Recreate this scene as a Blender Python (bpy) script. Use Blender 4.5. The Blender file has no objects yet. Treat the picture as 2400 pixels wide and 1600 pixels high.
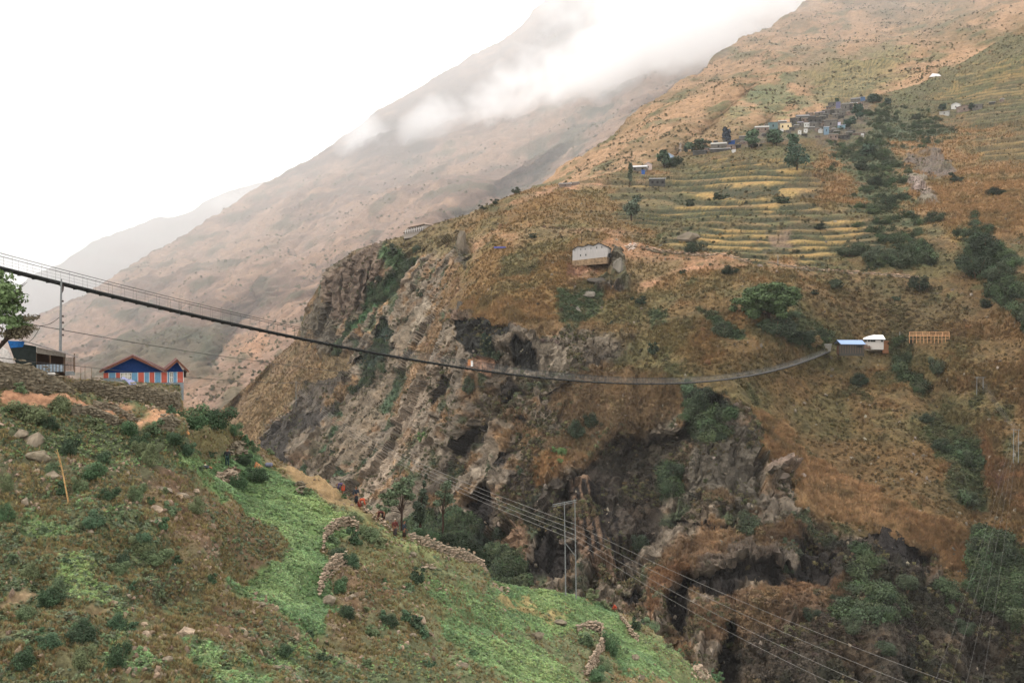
import bpy, bmesh, math, random
import numpy as np
from mathutils import Vector, Matrix, Euler
random.seed(7)
RNG = np.random.default_rng(7)
S = bpy.context.scene
COL = S.collection

# ------------------------------------------------------------------ camera
LENS, SENSOR = 35.0, 36.0
FPX = 2400.0*LENS/SENSOR            # focal length in photo pixels
PITCH = math.atan(40/FPX)           # horizon sits at row 760 of 1600
cd = bpy.data.cameras.new("camera"); cd.lens = LENS; cd.sensor_width = SENSOR
cd.clip_start = 0.5; cd.clip_end = 30000
cam = bpy.data.objects.new("camera", cd); COL.objects.link(cam)
cam.location = (0, 0, 0); cam.rotation_euler = (math.pi/2-PITCH, 0, 0)
S.camera = cam

# ------------------------------------------------------------------ sky, sun, exposure
W = bpy.data.worlds.new("World"); S.world = W; W.use_nodes = True
nt = W.node_tree; nt.nodes.clear()
wo = nt.nodes.new("ShaderNodeOutputWorld"); bg = nt.nodes.new("ShaderNodeBackground")
sky = nt.nodes.new("ShaderNodeTexSky"); sky.sky_type = 'NISHITA'; sky.sun_disc = False
SUN_EL, SUN_AZ = math.radians(50), math.radians(-105)     # azimuth from +Y towards +X
sky.sun_elevation = SUN_EL; sky.sun_rotation = SUN_AZ; sky.dust_density = 4
bgw = nt.nodes.new("ShaderNodeBackground"); bgw.inputs[0].default_value = (1.0, 0.993, 0.985, 1); bgw.inputs[1].default_value = 1.30
bg.inputs[1].default_value = 0.02
addn = nt.nodes.new("ShaderNodeAddShader")
nt.links.new(sky.outputs[0], bg.inputs[0]); nt.links.new(bg.outputs[0], addn.inputs[0]); nt.links.new(bgw.outputs[0], addn.inputs[1])
nt.links.new(addn.outputs[0], wo.inputs[0])
sl = bpy.data.lights.new("sun", 'SUN'); sl.energy = 1.3; sl.angle = math.radians(14); sl.color = (1, .95, .88)
sun = bpy.data.objects.new("sun", sl); COL.objects.link(sun)
dv = Vector((math.sin(SUN_AZ)*math.cos(SUN_EL), math.cos(SUN_AZ)*math.cos(SUN_EL), math.sin(SUN_EL)))
sun.rotation_euler = dv.to_track_quat('Z', 'Y').to_euler()
S.view_settings.view_transform = 'Standard'; S.view_settings.look = 'None'
S.view_settings.exposure = 0.74; S.view_settings.gamma = 1; S.view_settings.use_curve_mapping = False
S.render.engine = 'CYCLES'
cy = S.cycles
cy.max_bounces = 12; cy.diffuse_bounces = 2; cy.glossy_bounces = 1; cy.transmission_bounces = 2
cy.volume_bounces = 12; cy.transparent_max_bounces = 8; cy.caustics_reflective = False; cy.caustics_refractive = False
cy.use_denoising = True
cy.volume_step_rate = 1.0; cy.volume_max_steps = 64

# ------------------------------------------------------------------ helpers: noise
_prm = RNG.permutation(256).astype(np.int32); _prm = np.concatenate([_prm, _prm, _prm])
_g = RNG.normal(size=(256, 3)); _g /= np.linalg.norm(_g, axis=1)[:, None]; _g = _g.astype(np.float32)
def perlin(x, y, z):
    x = np.asarray(x, np.float32); y = np.asarray(y, np.float32); z = np.asarray(z, np.float32)
    x, y, z = np.broadcast_arrays(x, y, z)
    xi = np.floor(x); yi = np.floor(y); zi = np.floor(z)
    xf = x-xi; yf = y-yi; zf = z-zi
    X = xi.astype(np.int32) & 255; Y = yi.astype(np.int32) & 255; Z = zi.astype(np.int32) & 255
    u = xf*xf*xf*(xf*(xf*6-15)+10); v = yf*yf*yf*(yf*(yf*6-15)+10); w = zf*zf*zf*(zf*(zf*6-15)+10)
    def c(dx, dy, dz):
        h = _prm[_prm[_prm[X+dx]+Y+dy]+Z+dz]
        g = _g[h]
        return g[..., 0]*(xf-dx)+g[..., 1]*(yf-dy)+g[..., 2]*(zf-dz)
    a = c(0,0,0)*(1-u)+c(1,0,0)*u; b = c(0,1,0)*(1-u)+c(1,1,0)*u
    e = c(0,0,1)*(1-u)+c(1,0,1)*u; f = c(0,1,1)*(1-u)+c(1,1,1)*u
    a = a*(1-v)+b*v; e = e*(1-v)+f*v
    return (a*(1-w)+e*w)*1.6
def fbm(P, scale, octv=4, seed=0, gain=.5, aniso=(1, 1, 1)):
    out = 0; a = 1; s = 1.0/scale
    for i in range(octv):
        o = seed*17.3+i*31.7
        out = out+a*perlin(P[..., 0]*s*aniso[0]+o, P[..., 1]*s*aniso[1]+o*.7, P[..., 2]*s*aniso[2]+o*1.3)
        a *= gain; s *= 2.03
    return out
def ridged(P, scale, octv=4, seed=0, gain=.5, aniso=(1, 1, 1)):
    out = 0; a = 1; s = 1.0/scale
    for i in range(octv):
        o = seed*11.9+i*27.1
        n = perlin(P[..., 0]*s*aniso[0]+o, P[..., 1]*s*aniso[1]+o*.7, P[..., 2]*s*aniso[2]+o*1.3)
        out = out+a*(1-2*np.abs(n)); a *= gain; s *= 2.1
    return out
def sstep(a, b, x):
    t = np.clip((x-a)/(b-a), 0, 1); return t*t*(3-2*t)
def lin(h):
    """photo colour (hex) -> linear"""
    h = h.lstrip('#'); c = np.array([int(h[i:i+2], 16)/255 for i in (0, 2, 4)])
    return np.where(c <= .04045, c/12.92, ((c+.055)/1.055)**2.4)
KLIGHT = 1.27
def alb(h, k=1.0, sat=.95):
    c = lin(h)*k/KLIGHT; l = c@np.array([.3, .59, .11]); return np.clip(l+(c-l)*sat, 0, .85)

# ------------------------------------------------------------------ helpers: photo geometry
cp, sp_ = math.cos(PITCH), math.sin(PITCH)
def ray(px, py):
    a = (np.asarray(px, float)-1200)/FPX; b = (800-np.asarray(py, float))/FPX
    return np.stack([a+0*b, cp+b*sp_+0*a, -sp_+b*cp+0*a], -1)
def at(px, py, D): return Vector((ray(px, py)*D).tolist())
def project(p):
    y = p[1]*cp-p[2]*sp_; z = p[1]*sp_+p[2]*cp
    return 1200+FPX*p[0]/y, 800-FPX*z/y
def tps(ctrl):
    c = np.array(ctrl, float); xy = c[:, :2]/1000; v = np.log(c[:, 2]); n = len(c)
    def U(r2): return np.where(r2 > 1e-12, r2*np.log(r2+1e-12), 0)
    K = U(((xy[:, None]-xy[None])**2).sum(-1))+np.eye(n)*2e-3
    Pm = np.c_[np.ones(n), xy]
    A = np.block([[K, Pm], [Pm.T, np.zeros((3, 3))]])
    sol = np.linalg.solve(A, np.r_[v, 0, 0, 0])
    def f(px, py):
        x = np.stack([np.asarray(px, float), np.asarray(py, float)], -1)/1000
        out = np.zeros(x.shape[:-1])
        for i in range(n):
            out += sol[i]*U(((x-xy[i])**2).sum(-1))
        return np.exp(out+sol[n]+sol[n+1]*x[..., 0]+sol[n+2]*x[..., 1])
    return f
def sdpoly(px, py, poly):
    poly = np.array(poly, float); n = len(poly)
    d = np.full(px.shape, 1e12); ins = np.zeros(px.shape, bool)
    for i in range(n):
        a = poly[i]; b = poly[(i+1) % n]; e = b-a
        wx = px-a[0]; wy = py-a[1]
        t = np.clip((wx*e[0]+wy*e[1])/max(e@e, 1e-9), 0, 1)
        d = np.minimum(d, (wx-e[0]*t)**2+(wy-e[1]*t)**2)
        c = ((a[1] > py) != (b[1] > py))
        with np.errstate(divide='ignore', invalid='ignore'):
            xx = (b[0]-a[0])*(py-a[1])/(b[1]-a[1]+1e-12)+a[0]
        ins ^= c & (px < xx)
    d = np.sqrt(d); return np.where(ins, -d, d)
def sdline(px, py, pts):
    pts = np.array(pts, float); d = np.full(px.shape, 1e12)
    for i in range(len(pts)-1):
        a = pts[i]; e = pts[i+1]-a
        wx = px-a[0]; wy = py-a[1]
        t = np.clip((wx*e[0]+wy*e[1])/max(e@e, 1e-9), 0, 1)
        d = np.minimum(d, (wx-e[0]*t)**2+(wy-e[1]*t)**2)
    return np.sqrt(d)
class Sheet: pass
SH = {}
def poly_mask(sh, poly, soft, warp=0.0, line=False, width=0):
    px, py = sh.px, sh.py
    q = np.array(poly); m = soft*1.5+warp*1.5+width+4
    sel = (px > q[:, 0].min()-m) & (px < q[:, 0].max()+m) & (py > q[:, 1].min()-m) & (py < q[:, 1].max()+m)
    out = np.zeros(px.shape, np.float32)
    if not sel.any(): return out
    X, Y = px[sel], py[sel]
    d = sdline(X, Y, poly)-width if line else sdpoly(X, Y, poly)
    if warp: d = d+warp*sh.wn[sel]
    out[sel] = 1-sstep(-soft, soft, d)
    return out
def grid_normals(P):
    du = np.gradient(P, axis=1); dv = np.gradient(P, axis=0)
    n = np.cross(du, dv); n /= np.linalg.norm(n, axis=-1)[..., None]+1e-9
    flip = (n*P).sum(-1) > 0
    n[flip] *= -1
    return n
def make_sheet(key, x0, x1, nx, sil, bottom, ny, ctrl, wscale):
    sh = Sheet(); SH[key] = sh
    sil = np.array(sil, float)
    xs = np.linspace(x0, x1, nx)
    s = np.interp(xs, sil[:, 0], sil[:, 1])
    t = np.linspace(0, 1, ny)[:, None]
    sh.px = np.broadcast_to(xs, (ny, nx)).copy(); sh.py = bottom+(s[None]-bottom)*t
    sh.sil = s; sh.xs = xs; sh.bottom = bottom
    f = tps(ctrl)
    # evaluate coarse then use directly
    sh.D = f(sh.px, sh.py)
    sh.P0 = ray(sh.px, sh.py)*sh.D[..., None]
    sh.wn = (fbm(sh.P0, wscale, 5, 3, .6)*1.9).astype(np.float32)
    sh.col = np.zeros(sh.P0.shape, np.float32)
    for k in ('green', 'dry', 'rock', 'terr', 'bush'):
        setattr(sh, k, np.zeros(sh.px.shape, np.float32))
    return sh
def upd(sh): sh.P = ray(sh.px, sh.py)*sh.D[..., None]
def paint(sh, poly, col, soft=6, warp=10, green=None, dry=None, rock=None, bush=None, a=1.0, line=False, width=0, mod=None):
    m = poly_mask(sh, poly, soft, warp, line, width)*a
    if mod is not None: m = m*mod
    sh.col += (np.asarray(col)-sh.col)*m[..., None]
    for k, v in (('green', green), ('dry', dry), ('rock', rock), ('bush', bush)):
        if v is not None:
            arr = getattr(sh, k); arr += (v-arr)*m
    return m
def on(px, py, key):
    """world point of a terrain sheet as seen at photo pixel (px,py)"""
    sh = SH[key]; ny, nx = sh.px.shape
    i = (px-sh.xs[0])/(sh.xs[-1]-sh.xs[0])*(nx-1)
    s = np.interp(px, sh.xs, sh.sil); j = (py-sh.bottom)/(s-sh.bottom)*(ny-1)
    i = min(max(i, 0), nx-1.001); j = min(max(j, 0), ny-1.001)
    i0, j0 = int(i), int(j); a, b = i-i0, j-j0; P = sh.P
    return Vector(((P[j0, i0]*(1-a)+P[j0, i0+1]*a)*(1-b)+(P[j0+1, i0]*(1-a)+P[j0+1, i0+1]*a)*b).tolist())
def finish_sheet(sh, name, mat, skirt, label=None, smooth=True):
    """crest continues over the back, bottom edge continues down"""
    P = sh.P; ny, nx = sh.px.shape
    top = P[-1]; h = top[:, :2]/np.linalg.norm(top[:, :2], axis=1)[:, None]
    rows = [P]; cols = [sh.col]
    for s, dz in skirt:
        q = top.copy(); q[:, :2] += h*s; q[:, 2] -= dz; rows.append(q[None]); cols.append(sh.col[-1:])
    low = P[0].copy(); low[:, 2] -= 260; rows.insert(0, low[None]); cols.insert(0, sh.col[:1])       # foot carried down below view
    V = np.concatenate(rows, 0); C = np.concatenate(cols, 0); ny2 = V.shape[0]
    me = bpy.data.meshes.new(name)
    idx = np.arange(ny2*nx).reshape(ny2, nx)
    q = np.stack([idx[:-1, :-1], idx[:-1, 1:], idx[1:, 1:], idx[1:, :-1]], -1).reshape(-1, 4)
    me.vertices.add(ny2*nx); me.vertices.foreach_set('co', V.reshape(-1).astype(np.float32))
    me.loops.add(q.size); me.loops.foreach_set('vertex_index', q.reshape(-1).astype(np.int32))
    me.polygons.add(len(q)); me.polygons.foreach_set('loop_start', np.arange(0, q.size, 4, dtype=np.int32))
    me.polygons.foreach_set('loop_total', np.full(len(q), 4, np.int32))
    me.update(calc_edges=True)
    ca = me.color_attributes.new('ground', 'FLOAT_COLOR', 'POINT')
    ca.data.foreach_set('color', np.concatenate([np.clip(C, 0, 1), np.ones(C.shape[:2]+(1,))], -1).reshape(-1).astype(np.float32))
    me.polygons.foreach_set('use_smooth', np.full(len(q), smooth, bool))
    me.materials.append(mat)
    o = bpy.data.objects.new(name, me); COL.objects.link(o); o['kind'] = 'structure'
    if label: o['label'] = label
    return o

# ------------------------------------------------------------------ helpers: materials
def nodes_of(name):
    m = bpy.data.materials.new(name); m.use_nodes = True; t = m.node_tree
    b = t.nodes['Principled BSDF']; b.inputs['Specular IOR Level'].default_value = .15; b.inputs['Roughness'].default_value = .9
    return m, t, b
def ground_mat(name, s1, s2, bump, dist, var=.5):
    """vertex colour of the ground, broken up by two scales of noise, with fine relief"""
    m, t, b = nodes_of(name); N = t.nodes.new; L = t.links.new
    at_ = N('ShaderNodeAttribute'); at_.attribute_name = 'ground'
    tc = N('ShaderNodeNewGeometry')
    n1 = N('ShaderNodeTexNoise'); n1.inputs['Scale'].default_value = 1/s1; n1.inputs['Detail'].default_value = 6; n1.inputs['Roughness'].default_value = .7
    n2 = N('ShaderNodeTexNoise'); n2.inputs['Scale'].default_value = 1/s2; n2.inputs['Detail'].default_value = 5; n2.inputs['Roughness'].default_value = .75
    L(tc.outputs['Position'], n1.inputs['Vector']); L(tc.outputs['Position'], n2.inputs['Vector'])
    mr = N('ShaderNodeMapRange'); mr.inputs[1].default_value = .3; mr.inputs[2].default_value = .7; mr.inputs[3].default_value = 1-var; mr.inputs[4].default_value = 1+var
    L(n1.outputs[0], mr.inputs[0])
    mr2 = N('ShaderNodeMapRange'); mr2.inputs[1].default_value = .3; mr2.inputs[2].default_value = .7; mr2.inputs[3].default_value = 1-var*.8; mr2.inputs[4].default_value = 1+var*.8
    L(n2.outputs[0], mr2.inputs[0])
    mu = N('ShaderNodeMath'); mu.operation = 'MULTIPLY'; L(mr.outputs[0], mu.inputs[0]); L(mr2.outputs[0], mu.inputs[1])
    vm = N('ShaderNodeVectorMath'); vm.operation = 'SCALE'; L(at_.outputs['Color'], vm.inputs[0]); L(mu.outputs[0], vm.inputs['Scale'])
    L(vm.outputs[0], b.inputs['Base Color'])
    vo = N('ShaderNodeTexVoronoi'); vo.inputs['Scale'].default_value = 1/(s1*.55); vo.inputs['Randomness'].default_value = 1; L(tc.outputs['Position'], vo.inputs['Vector'])
    bp = N('ShaderNodeBump'); bp.inputs['Strength'].default_value = bump; bp.inputs['Distance'].default_value = dist
    ad = N('ShaderNodeMath'); ad.operation = 'ADD'; L(n1.outputs[0], ad.inputs[0]); L(n2.outputs[0], ad.inputs[1])
    ad2 = N('ShaderNodeMath'); ad2.operation = 'MULTIPLY_ADD'; L(vo.outputs['Distance'], ad2.inputs[0]); ad2.inputs[1].default_value = -.45; L(ad.outputs[0], ad2.inputs[2])
    L(ad2.outputs[0], bp.inputs['Height']); L(bp.outputs[0], b.inputs['Normal'])
    return m
_mats = {}
def mat(name, col, rough=.85, var=.25, scale=6.0, spec=.15, metal=0, aniso=None):
    """plain surface with procedural mottling"""
    if name in _mats: return _mats[name]
    m, t, b = nodes_of(name); N = t.nodes.new; L = t.links.new
    b.inputs['Roughness'].default_value = rough; b.inputs['Specular IOR Level'].default_value = spec; b.inputs['Metallic'].default_value = metal
    tc = N('ShaderNodeTexCoord'); n = N('ShaderNodeTexNoise'); n.inputs['Scale'].default_value = scale; n.inputs['Detail'].default_value = 4
    if aniso:
        mp = N('ShaderNodeMapping'); mp.inputs['Scale'].default_value = aniso; L(tc.outputs['Object'], mp.inputs[0]); L(mp.outputs[0], n.inputs['Vector'])
    else: L(tc.outputs['Object'], n.inputs['Vector'])
    mr = N('ShaderNodeMapRange'); mr.inputs[1].default_value = .3; mr.inputs[2].default_value = .7; mr.inputs[3].default_value = 1-var; mr.inputs[4].default_value = 1+var
    L(n.outputs[0], mr.inputs[0])
    vm = N('ShaderNodeVectorMath'); vm.operation = 'SCALE'; vm.inputs[0].default_value = tuple(col)[:3]; L(mr.outputs[0], vm.inputs['Scale'])
    L(vm.outputs[0], b.inputs['Base Color'])
    _mats[name] = m; return m
def inst_mat(name, trans=.15, var=.3):
    """foliage, tufts and stones scattered by geometry nodes: colour per instance"""
    m, t, b = nodes_of(name); N = t.nodes.new; L = t.links.new
    a = N('ShaderNodeAttribute'); a.attribute_type = 'INSTANCER'; a.attribute_name = 'tint'
    g = N('ShaderNodeNewGeometry'); n = N('ShaderNodeTexNoise'); n.inputs['Scale'].default_value = 9; L(g.outputs['Position'], n.inputs['Vector'])
    mr = N('ShaderNodeMapRange'); mr.inputs[1].default_value = .3; mr.inputs[2].default_value = .7; mr.inputs[3].default_value = 1-var; mr.inputs[4].default_value = 1+var
    L(n.outputs[0], mr.inputs[0])
    vm = N('ShaderNodeVectorMath'); vm.operation = 'SCALE'; L(a.outputs['Color'], vm.inputs[0]); L(mr.outputs[0], vm.inputs['Scale'])
    L(vm.outputs[0], b.inputs['Base Color'])
    return m
# ================================================================== TERRAIN
# ---- B: the spur with the gorge cliffs, terraces and village crest
silB = [(-300,1200),(300,1080),(505,968),(600,885),(690,800),(722,712),(755,655),(780,625),(830,588),(900,566),(950,552),(1010,528),(1060,514),(1110,500),(1150,478),(1190,462),(1215,452),(1250,440),(1300,432),(1370,424),(1440,402),(1500,388),(1560,374),(1600,358),(1650,346),(1720,322),(1760,304),(1840,292),(1900,272),(1960,246),(2010,234),(2060,222),(2150,200),(2250,150),(2400,60),(2700,-60)]
ctrlB = [(1950,822,352),(2000,1500,212),(2000,1150,292),(1640,925,305),(1800,1150,278),(1500,1120,296),(1400,1250,272),(1500,1450,240),(1700,1300,256),(2000,1300,262),(2300,1300,262),
 (2300,1600,215),(2000,1640,200),(1700,1600,215),(2500,1600,210),(1800,900,322),(1300,850,335),(1100,800,365),(1200,1000,318),(1200,1200,292),(1200,1320,275),(900,1000,415),(870,1150,375),(750,1100,435),
 (700,1000,500),(600,950,590),(510,965,660),(725,715,640),(745,800,600),(830,592,585),(900,850,485),(950,555,560),(1100,503,545),(1240,443,590),(1100,650,440),(1000,700,490),(1250,560,455),(1385,600,412),(1480,395,640),(1540,430,600),(1600,358,710),
 (1760,304,770),(1900,272,830),(2060,222,880),(2230,250,840),(2400,230,800),(1385,750,372),(1800,730,345),(1780,600,405),(1780,500,480),(1780,400,590),(2100,600,405),(2100,450,530),(2300,600,385),(2300,400,560),
 (2300,750,335),(2100,800,352),(2300,1000,305),(2100,1000,318),(2500,1000,290),(2500,750,320),(2150,1200,278),(1950,950,330),(2500,400,540),(2400,60,980),(2650,-40,1050),(2650,300,760),(300,1100,700),(500,1100,560),(2650,1300,240),(1200,1650,240),(800,1500,330),(300,1500,480)]
B = make_sheet('B', 300, 2620, 900, silB, 1760, 660, ctrlB, 18.0)
# hollows (+) and buttresses (-) of the rock face, metres of depth
feats = [
 ([(1073,760),(1206,764),(1198,802),(1168,807),(1165,843),(1163,863),(1112,840),(1094,825),(1089,807),(1078,774)],16,3),
 ([(1198,822),(1209,802),(1257,812),(1267,843),(1262,868),(1211,863)],10,4),
 ([(1170,899),(1188,891),(1229,917),(1201,930),(1180,955),(1170,930)],10,4),
 ([(1277,917),(1334,904),(1339,924),(1298,942)],9,4),
 ([(1198,978),(1221,965),(1244,983),(1229,1001)],8,4),
 ([(1063,1057),(1094,1006),(1130,988),(1137,996),(1094,1039),(1079,1067)],9,4),
 ([(1150,1093),(1168,1065),(1239,1052),(1206,1070),(1186,1098)],9,4),
 ([(1020,940),(1050,884),(1053,894),(1035,930),(1022,950)],7,3),
 ([(1327,1132),(1445,1040),(1634,989),(1685,922),(1649,1055),(1567,1106),(1557,1188),(1506,1300),(1445,1361),(1404,1366),(1333,1198)],15,12),
 ([(1338,1137),(1379,1127),(1414,1259),(1450,1336),(1445,1366),(1404,1361),(1368,1310),(1348,1234)],-11,5),
 ([(1567,1203),(1634,1229),(1726,1229),(1731,1198),(1710,1249),(1659,1259),(1572,1223)],9,4),
 ([(1608,1356),(1710,1351),(1787,1336),(1863,1341),(1884,1259),(1955,1300),(1965,1387),(1935,1387),(1787,1382),(1710,1422),(1623,1392)],10,6),
 ([(1996,1244),(2067,1249),(2169,1310),(2149,1361),(2067,1325),(2016,1269)],8,5),
 ([(1552,1412),(1608,1361),(1612,1514),(1578,1479)],18,6),
 ([(1690,1540),(1715,1468),(1742,1565),(1730,1620),(1680,1620)],18,6),
 ([(1455,1412),(1486,1371),(1516,1382),(1511,1443),(1475,1438)],12,5),
 ([(1134,1138),(1154,1125),(1165,1202),(1150,1290),(1083,1260),(1098,1176)],20,7),
 ([(1261,1253),(1300,1270),(1345,1300),(1340,1368),(1195,1365),(1236,1330)],18,7),
 ([(1200,1120),(1240,1140),(1330,1170),(1330,1260),(1240,1240),(1190,1190)],9,8),
 ([(912,750),(932,775),(930,826),(914,864),(879,903),(843,852),(879,800),(891,775)],20,8),
 ([(955,594),(1000,590),(930,680),(870,760),(820,800),(790,830),(835,745),(885,675)],14,10),
 ([(1075,600),(1085,565),(1100,560),(1105,600),(1098,610),(1080,612)],-9,3),
 ([(1075,566),(1085,560),(1080,640),(1068,660),(1066,600)],7,3),
 ([(797,630),(840,594),(899,576),(904,622),(884,673),(833,744),(784,755),(761,699),(764,668)],-12,6),
 ([(1062,690),(1085,690),(1075,730),(1064,722)],7,3),
 ([(1050,735),(1068,725),(1075,760),(1110,850),(1060,820)],-5,8),
 ([(1206,775),(1330,772),(1480,800),(1440,840),(1300,880),(1240,860),(1215,800)],-7,7),
 ([(1790,1095),(1850,1095),(1868,1120),(1860,1140),(1780,1130),(1765,1115)],-6,6),
 ([(1765,1130),(1860,1140),(1845,1165),(1770,1165)],6,4),
 ([(1710,990),(1790,1000),(1800,1060),(1790,1180),(1730,1200),(1600,1210),(1600,1120),(1660,1000)],-8,12),
 ([(1640,1300),(1870,1290),(1860,1335),(1780,1335),(1700,1350),(1620,1350),(1610,1330)],-7,7),
 ([(1510,1330),(1600,1340),(1570,1400),(1545,1500),(1515,1470),(1510,1400)],-8,7),
 ([(1620,1430),(1710,1450),(1690,1540),(1640,1600),(1610,1520)],-8,8),
 ([(1740,1450),(1900,1400),(2000,1500),(1900,1620),(1750,1620)],-6,14),
 ([(1185,1210),(1225,1235),(1250,1290),(1230,1360),(1185,1350),(1175,1260)],-9,8),
 ([(2140,1000),(2180,1010),(2190,1035),(2140,1040)],3,3),
 ([(660,1010),(720,960),(800,940),(790,985),(700,1030),(620,1050)],8,8),
]
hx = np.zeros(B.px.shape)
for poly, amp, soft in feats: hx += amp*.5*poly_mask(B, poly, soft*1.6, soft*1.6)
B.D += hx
# large gullies and rounded spurs on the slopes (line, width px, metres)
for pts, wd, amp in [([(2000,330),(2080,500),(2150,640),(2300,700)],60,14),([(2050,830),(2160,900),(2230,1010),(2290,1110),(2300,1200)],38,9),
   ([(1960,850),(2150,1100),(2250,1250)],90,-6),([(1700,940),(1850,1060),(2000,1180),(2200,1250)],60,-6),([(1290,560),(1250,440)],50,-10),
   ([(2400,520),(2280,640),(2350,760)],50,9),([(2200,1290),(2330,1500),(2400,1600)],70,14),([(560,930),(530,975)],10,18),([(640,870),(590,920),(530,1000)],12,16),
   ([(760,1110),(840,980),(930,850),(960,760)],16,9),([(700,1090),(800,960)],14,8),([(900,1150),(960,1000),(1040,850),(1090,700)],14,-8),([(1000,900),(940,1060),(900,1140)],12,8),
   ([(830,920),(740,1090)],10,8),([(1010,700),(930,900),(800,1110)],9,7),([(860,640),(845,740)],5,6),([(812,640),(806,740)],4,5),([(780,665),(790,745)],4,5),([(880,620),(862,690)],4,4)]:
    B.D += amp*np.exp(-(sdline(B.px, B.py, pts)/wd)**2)
B.D[:] = np.maximum(B.D, 120)

# ---- colours of the spur
G = {k: alb(v) for k, v in dict(gold='a5805a', gold2='9c784e', golddk='836344', olive='6f5c3c', olive2='5f5034', grn='48593a', grn2='3b5436', dkgrn='27382a', rockg='7e7262', rockl='9a8d7a',
   rockd='2d2a26', rockm='5a5144', scree='94816f', soil='9c7455', soilr='8f664c', crop='a18b52', crop2='a9884e', tgrn='51583a', stone='8a705c').items()}
upd(B)
n1 = fbm(B.P0, 60, 4, 1); n2 = fbm(B.P0, 14, 4, 2); n3 = fbm(B.P0, 4, 3, 5); n4 = fbm(B.P0, 1.4, 2, 9)
prf = np.stack([B.P0[..., 0]*.5+B.P0[..., 2]*.86, B.P0[..., 1]*.5, B.P0[..., 2]*.5-B.P0[..., 0]*.86], -1)   # along / across the rock foliation
stk = fbm(prf, 7, 4, 23, .6, aniso=(.13, .6, 1)); stk2 = fbm(prf, 26, 3, 24, .5, aniso=(.2, .6, 1))
B.n2 = n2; B.n3 = n3
B.col[:] = G['olive']; B.dry[:] = .35
def blend(sh, col, m, **kw):
    m = np.clip(m, 0, 1)
    sh.col += (np.asarray(col)-sh.col)*m[..., None]
    for k, v in kw.items():
        arr = getattr(sh, k); arr += (v-arr)*m
blend(B, G['gold2'], sstep(.0, .6, n1+.6*n2)*.5, dry=.8)
blend(B, G['grn'], sstep(.15, .5, n2*.8-n1*.3)*.6, green=.5)
# long warm slopes on the left flank behind the cliff
paint(B, [(300,1300),(480,960),(700,780),(745,830),(760,900),(640,1000),(520,1200)], alb('7d6a50'), 10, 24, dry=.6)
blend(B, alb('6a5c42'), poly_mask(B, [(300,1300),(480,960),(700,780),(745,830),(760,900),(640,1000),(520,1200)], 10, 10)*sstep(-.1, .5, n2)*.7)
# cliff rock
rock_polys = [
 [(700,780),(722,700),(760,640),(800,595),(900,560),(960,570),(1080,560),(1090,620),(1010,740),(1060,690),(1075,700),(1065,760),(1210,765),(1330,765),(1490,790),(1470,830),(1400,880),(1640,900),(1760,980),(1800,1100),(1870,1160),(2000,1230),(2180,1300),(2240,1420),(2600,1500),(2600,1760),(300,1760),(560,1100),(640,990),(700,920),(770,860),(740,800)],
]
paint(B, rock_polys[0], G['rockg'], 8, 12, rock=1, dry=.25, green=.1)
rk = B.rock.copy()
# rock tints: brown, pale, dark blotches
blend(B, alb('7a6b57'), sstep(-.1, .5, n2)*.6*rk)
blend(B, G['rockm'], sstep(.1, .6, fbm(B.P0, 22, 4, 21))*.8*rk)
blend(B, G['rockl'], sstep(.35, .7, fbm(B.P0, 9, 3, 22))*.6*rk)
# grass ledges on rock
led = sstep(.2, .6, fbm(B.P0, 16, 4, 31, aniso=(1, 1, 2.2))+.15*n3)
blend(B, G['gold2'], led*.6*rk, dry=.8, rock=.3)
blend(B, G['golddk'], sstep(.25, .55, fbm(B.P0, 11, 4, 33))*.5*rk, dry=.6, rock=.5)
blend(B, G['grn2'], sstep(.28, .55, fbm(B.P0, 12, 4, 35))*.7*rk, green=.7, rock=.3)
PB = lambda poly, c, soft=6, warp=9, **kw: paint(B, poly, G[c] if isinstance(c, str) and c in G else (alb(c) if isinstance(c, str) else c), soft, warp, **kw)
# named patches of the cliff, left to right
PB([(797,630),(840,594),(899,576),(904,622),(884,673),(833,744),(784,755),(761,699),(764,668)], '776657', 4, 6, rock=1, green=0, dry=.05)
PB([(730,730),(755,690),(790,760),(800,830),(760,860),(735,800)], '5e5648', 5, 8, rock=.8)
PB([(955,594),(1000,590),(930,680),(870,760),(820,800),(790,830),(835,745),(885,675)], 'grn2', 6, 10, green=.9, rock=.2, bush=.5)
PB([(905,560),(960,600),(940,640),(905,640)], '4d6240', 5, 8, green=.9, rock=.1)
PB([(912,740),(935,775),(932,826),(914,874),(860,940),(830,930),(850,850),(885,780)], '2f3c31', 6, 10, green=.6, rock=.5, bush=.4)
PB([(620,1030),(700,960),(800,935),(800,980),(700,1030),(660,1100),(610,1060)], '4a453f', 7, 10, rock=1, dry=.1)
PB([(690,900),(790,850),(850,900),(780,960),(690,970)], '544c42', 8, 12, rock=.9)
PB([(540,990),(640,900),(720,860),(800,830),(830,870),(700,930),(620,1010),(560,1060)], '84704e', 8, 16, dry=.8, rock=.1, a=.7)
PB([(760,930),(850,880),(830,920),(750,970)], '8a7050', 4, 6, dry=.7, a=.8)
PB([(960,720),(1000,690),(985,760),(950,850),(920,960),(870,1060),(760,1140),(690,1110),(780,1000),(870,880),(930,790)], '776a58', 8, 14, rock=1, dry=.1, a=.85)
PB([(1000,700),(1030,690),(1005,760),(975,790),(985,740)], 'a0937f', 4, 6, rock=1, a=.9)
PB([(1075,640),(1090,680),(1050,740),(1020,830),(985,900),(940,980),(915,970),(960,880),(1000,800),(1040,720)], '92785a', 4, 5, dry=.8, rock=.1, a=.9)
PB([(940,1000),(990,880),(1020,860),(1020,920),(960,1060),(900,1150),(850,1180),(830,1150),(880,1080)], '8c7d6b', 7, 12, rock=.9, dry=0, a=.9)
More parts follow.
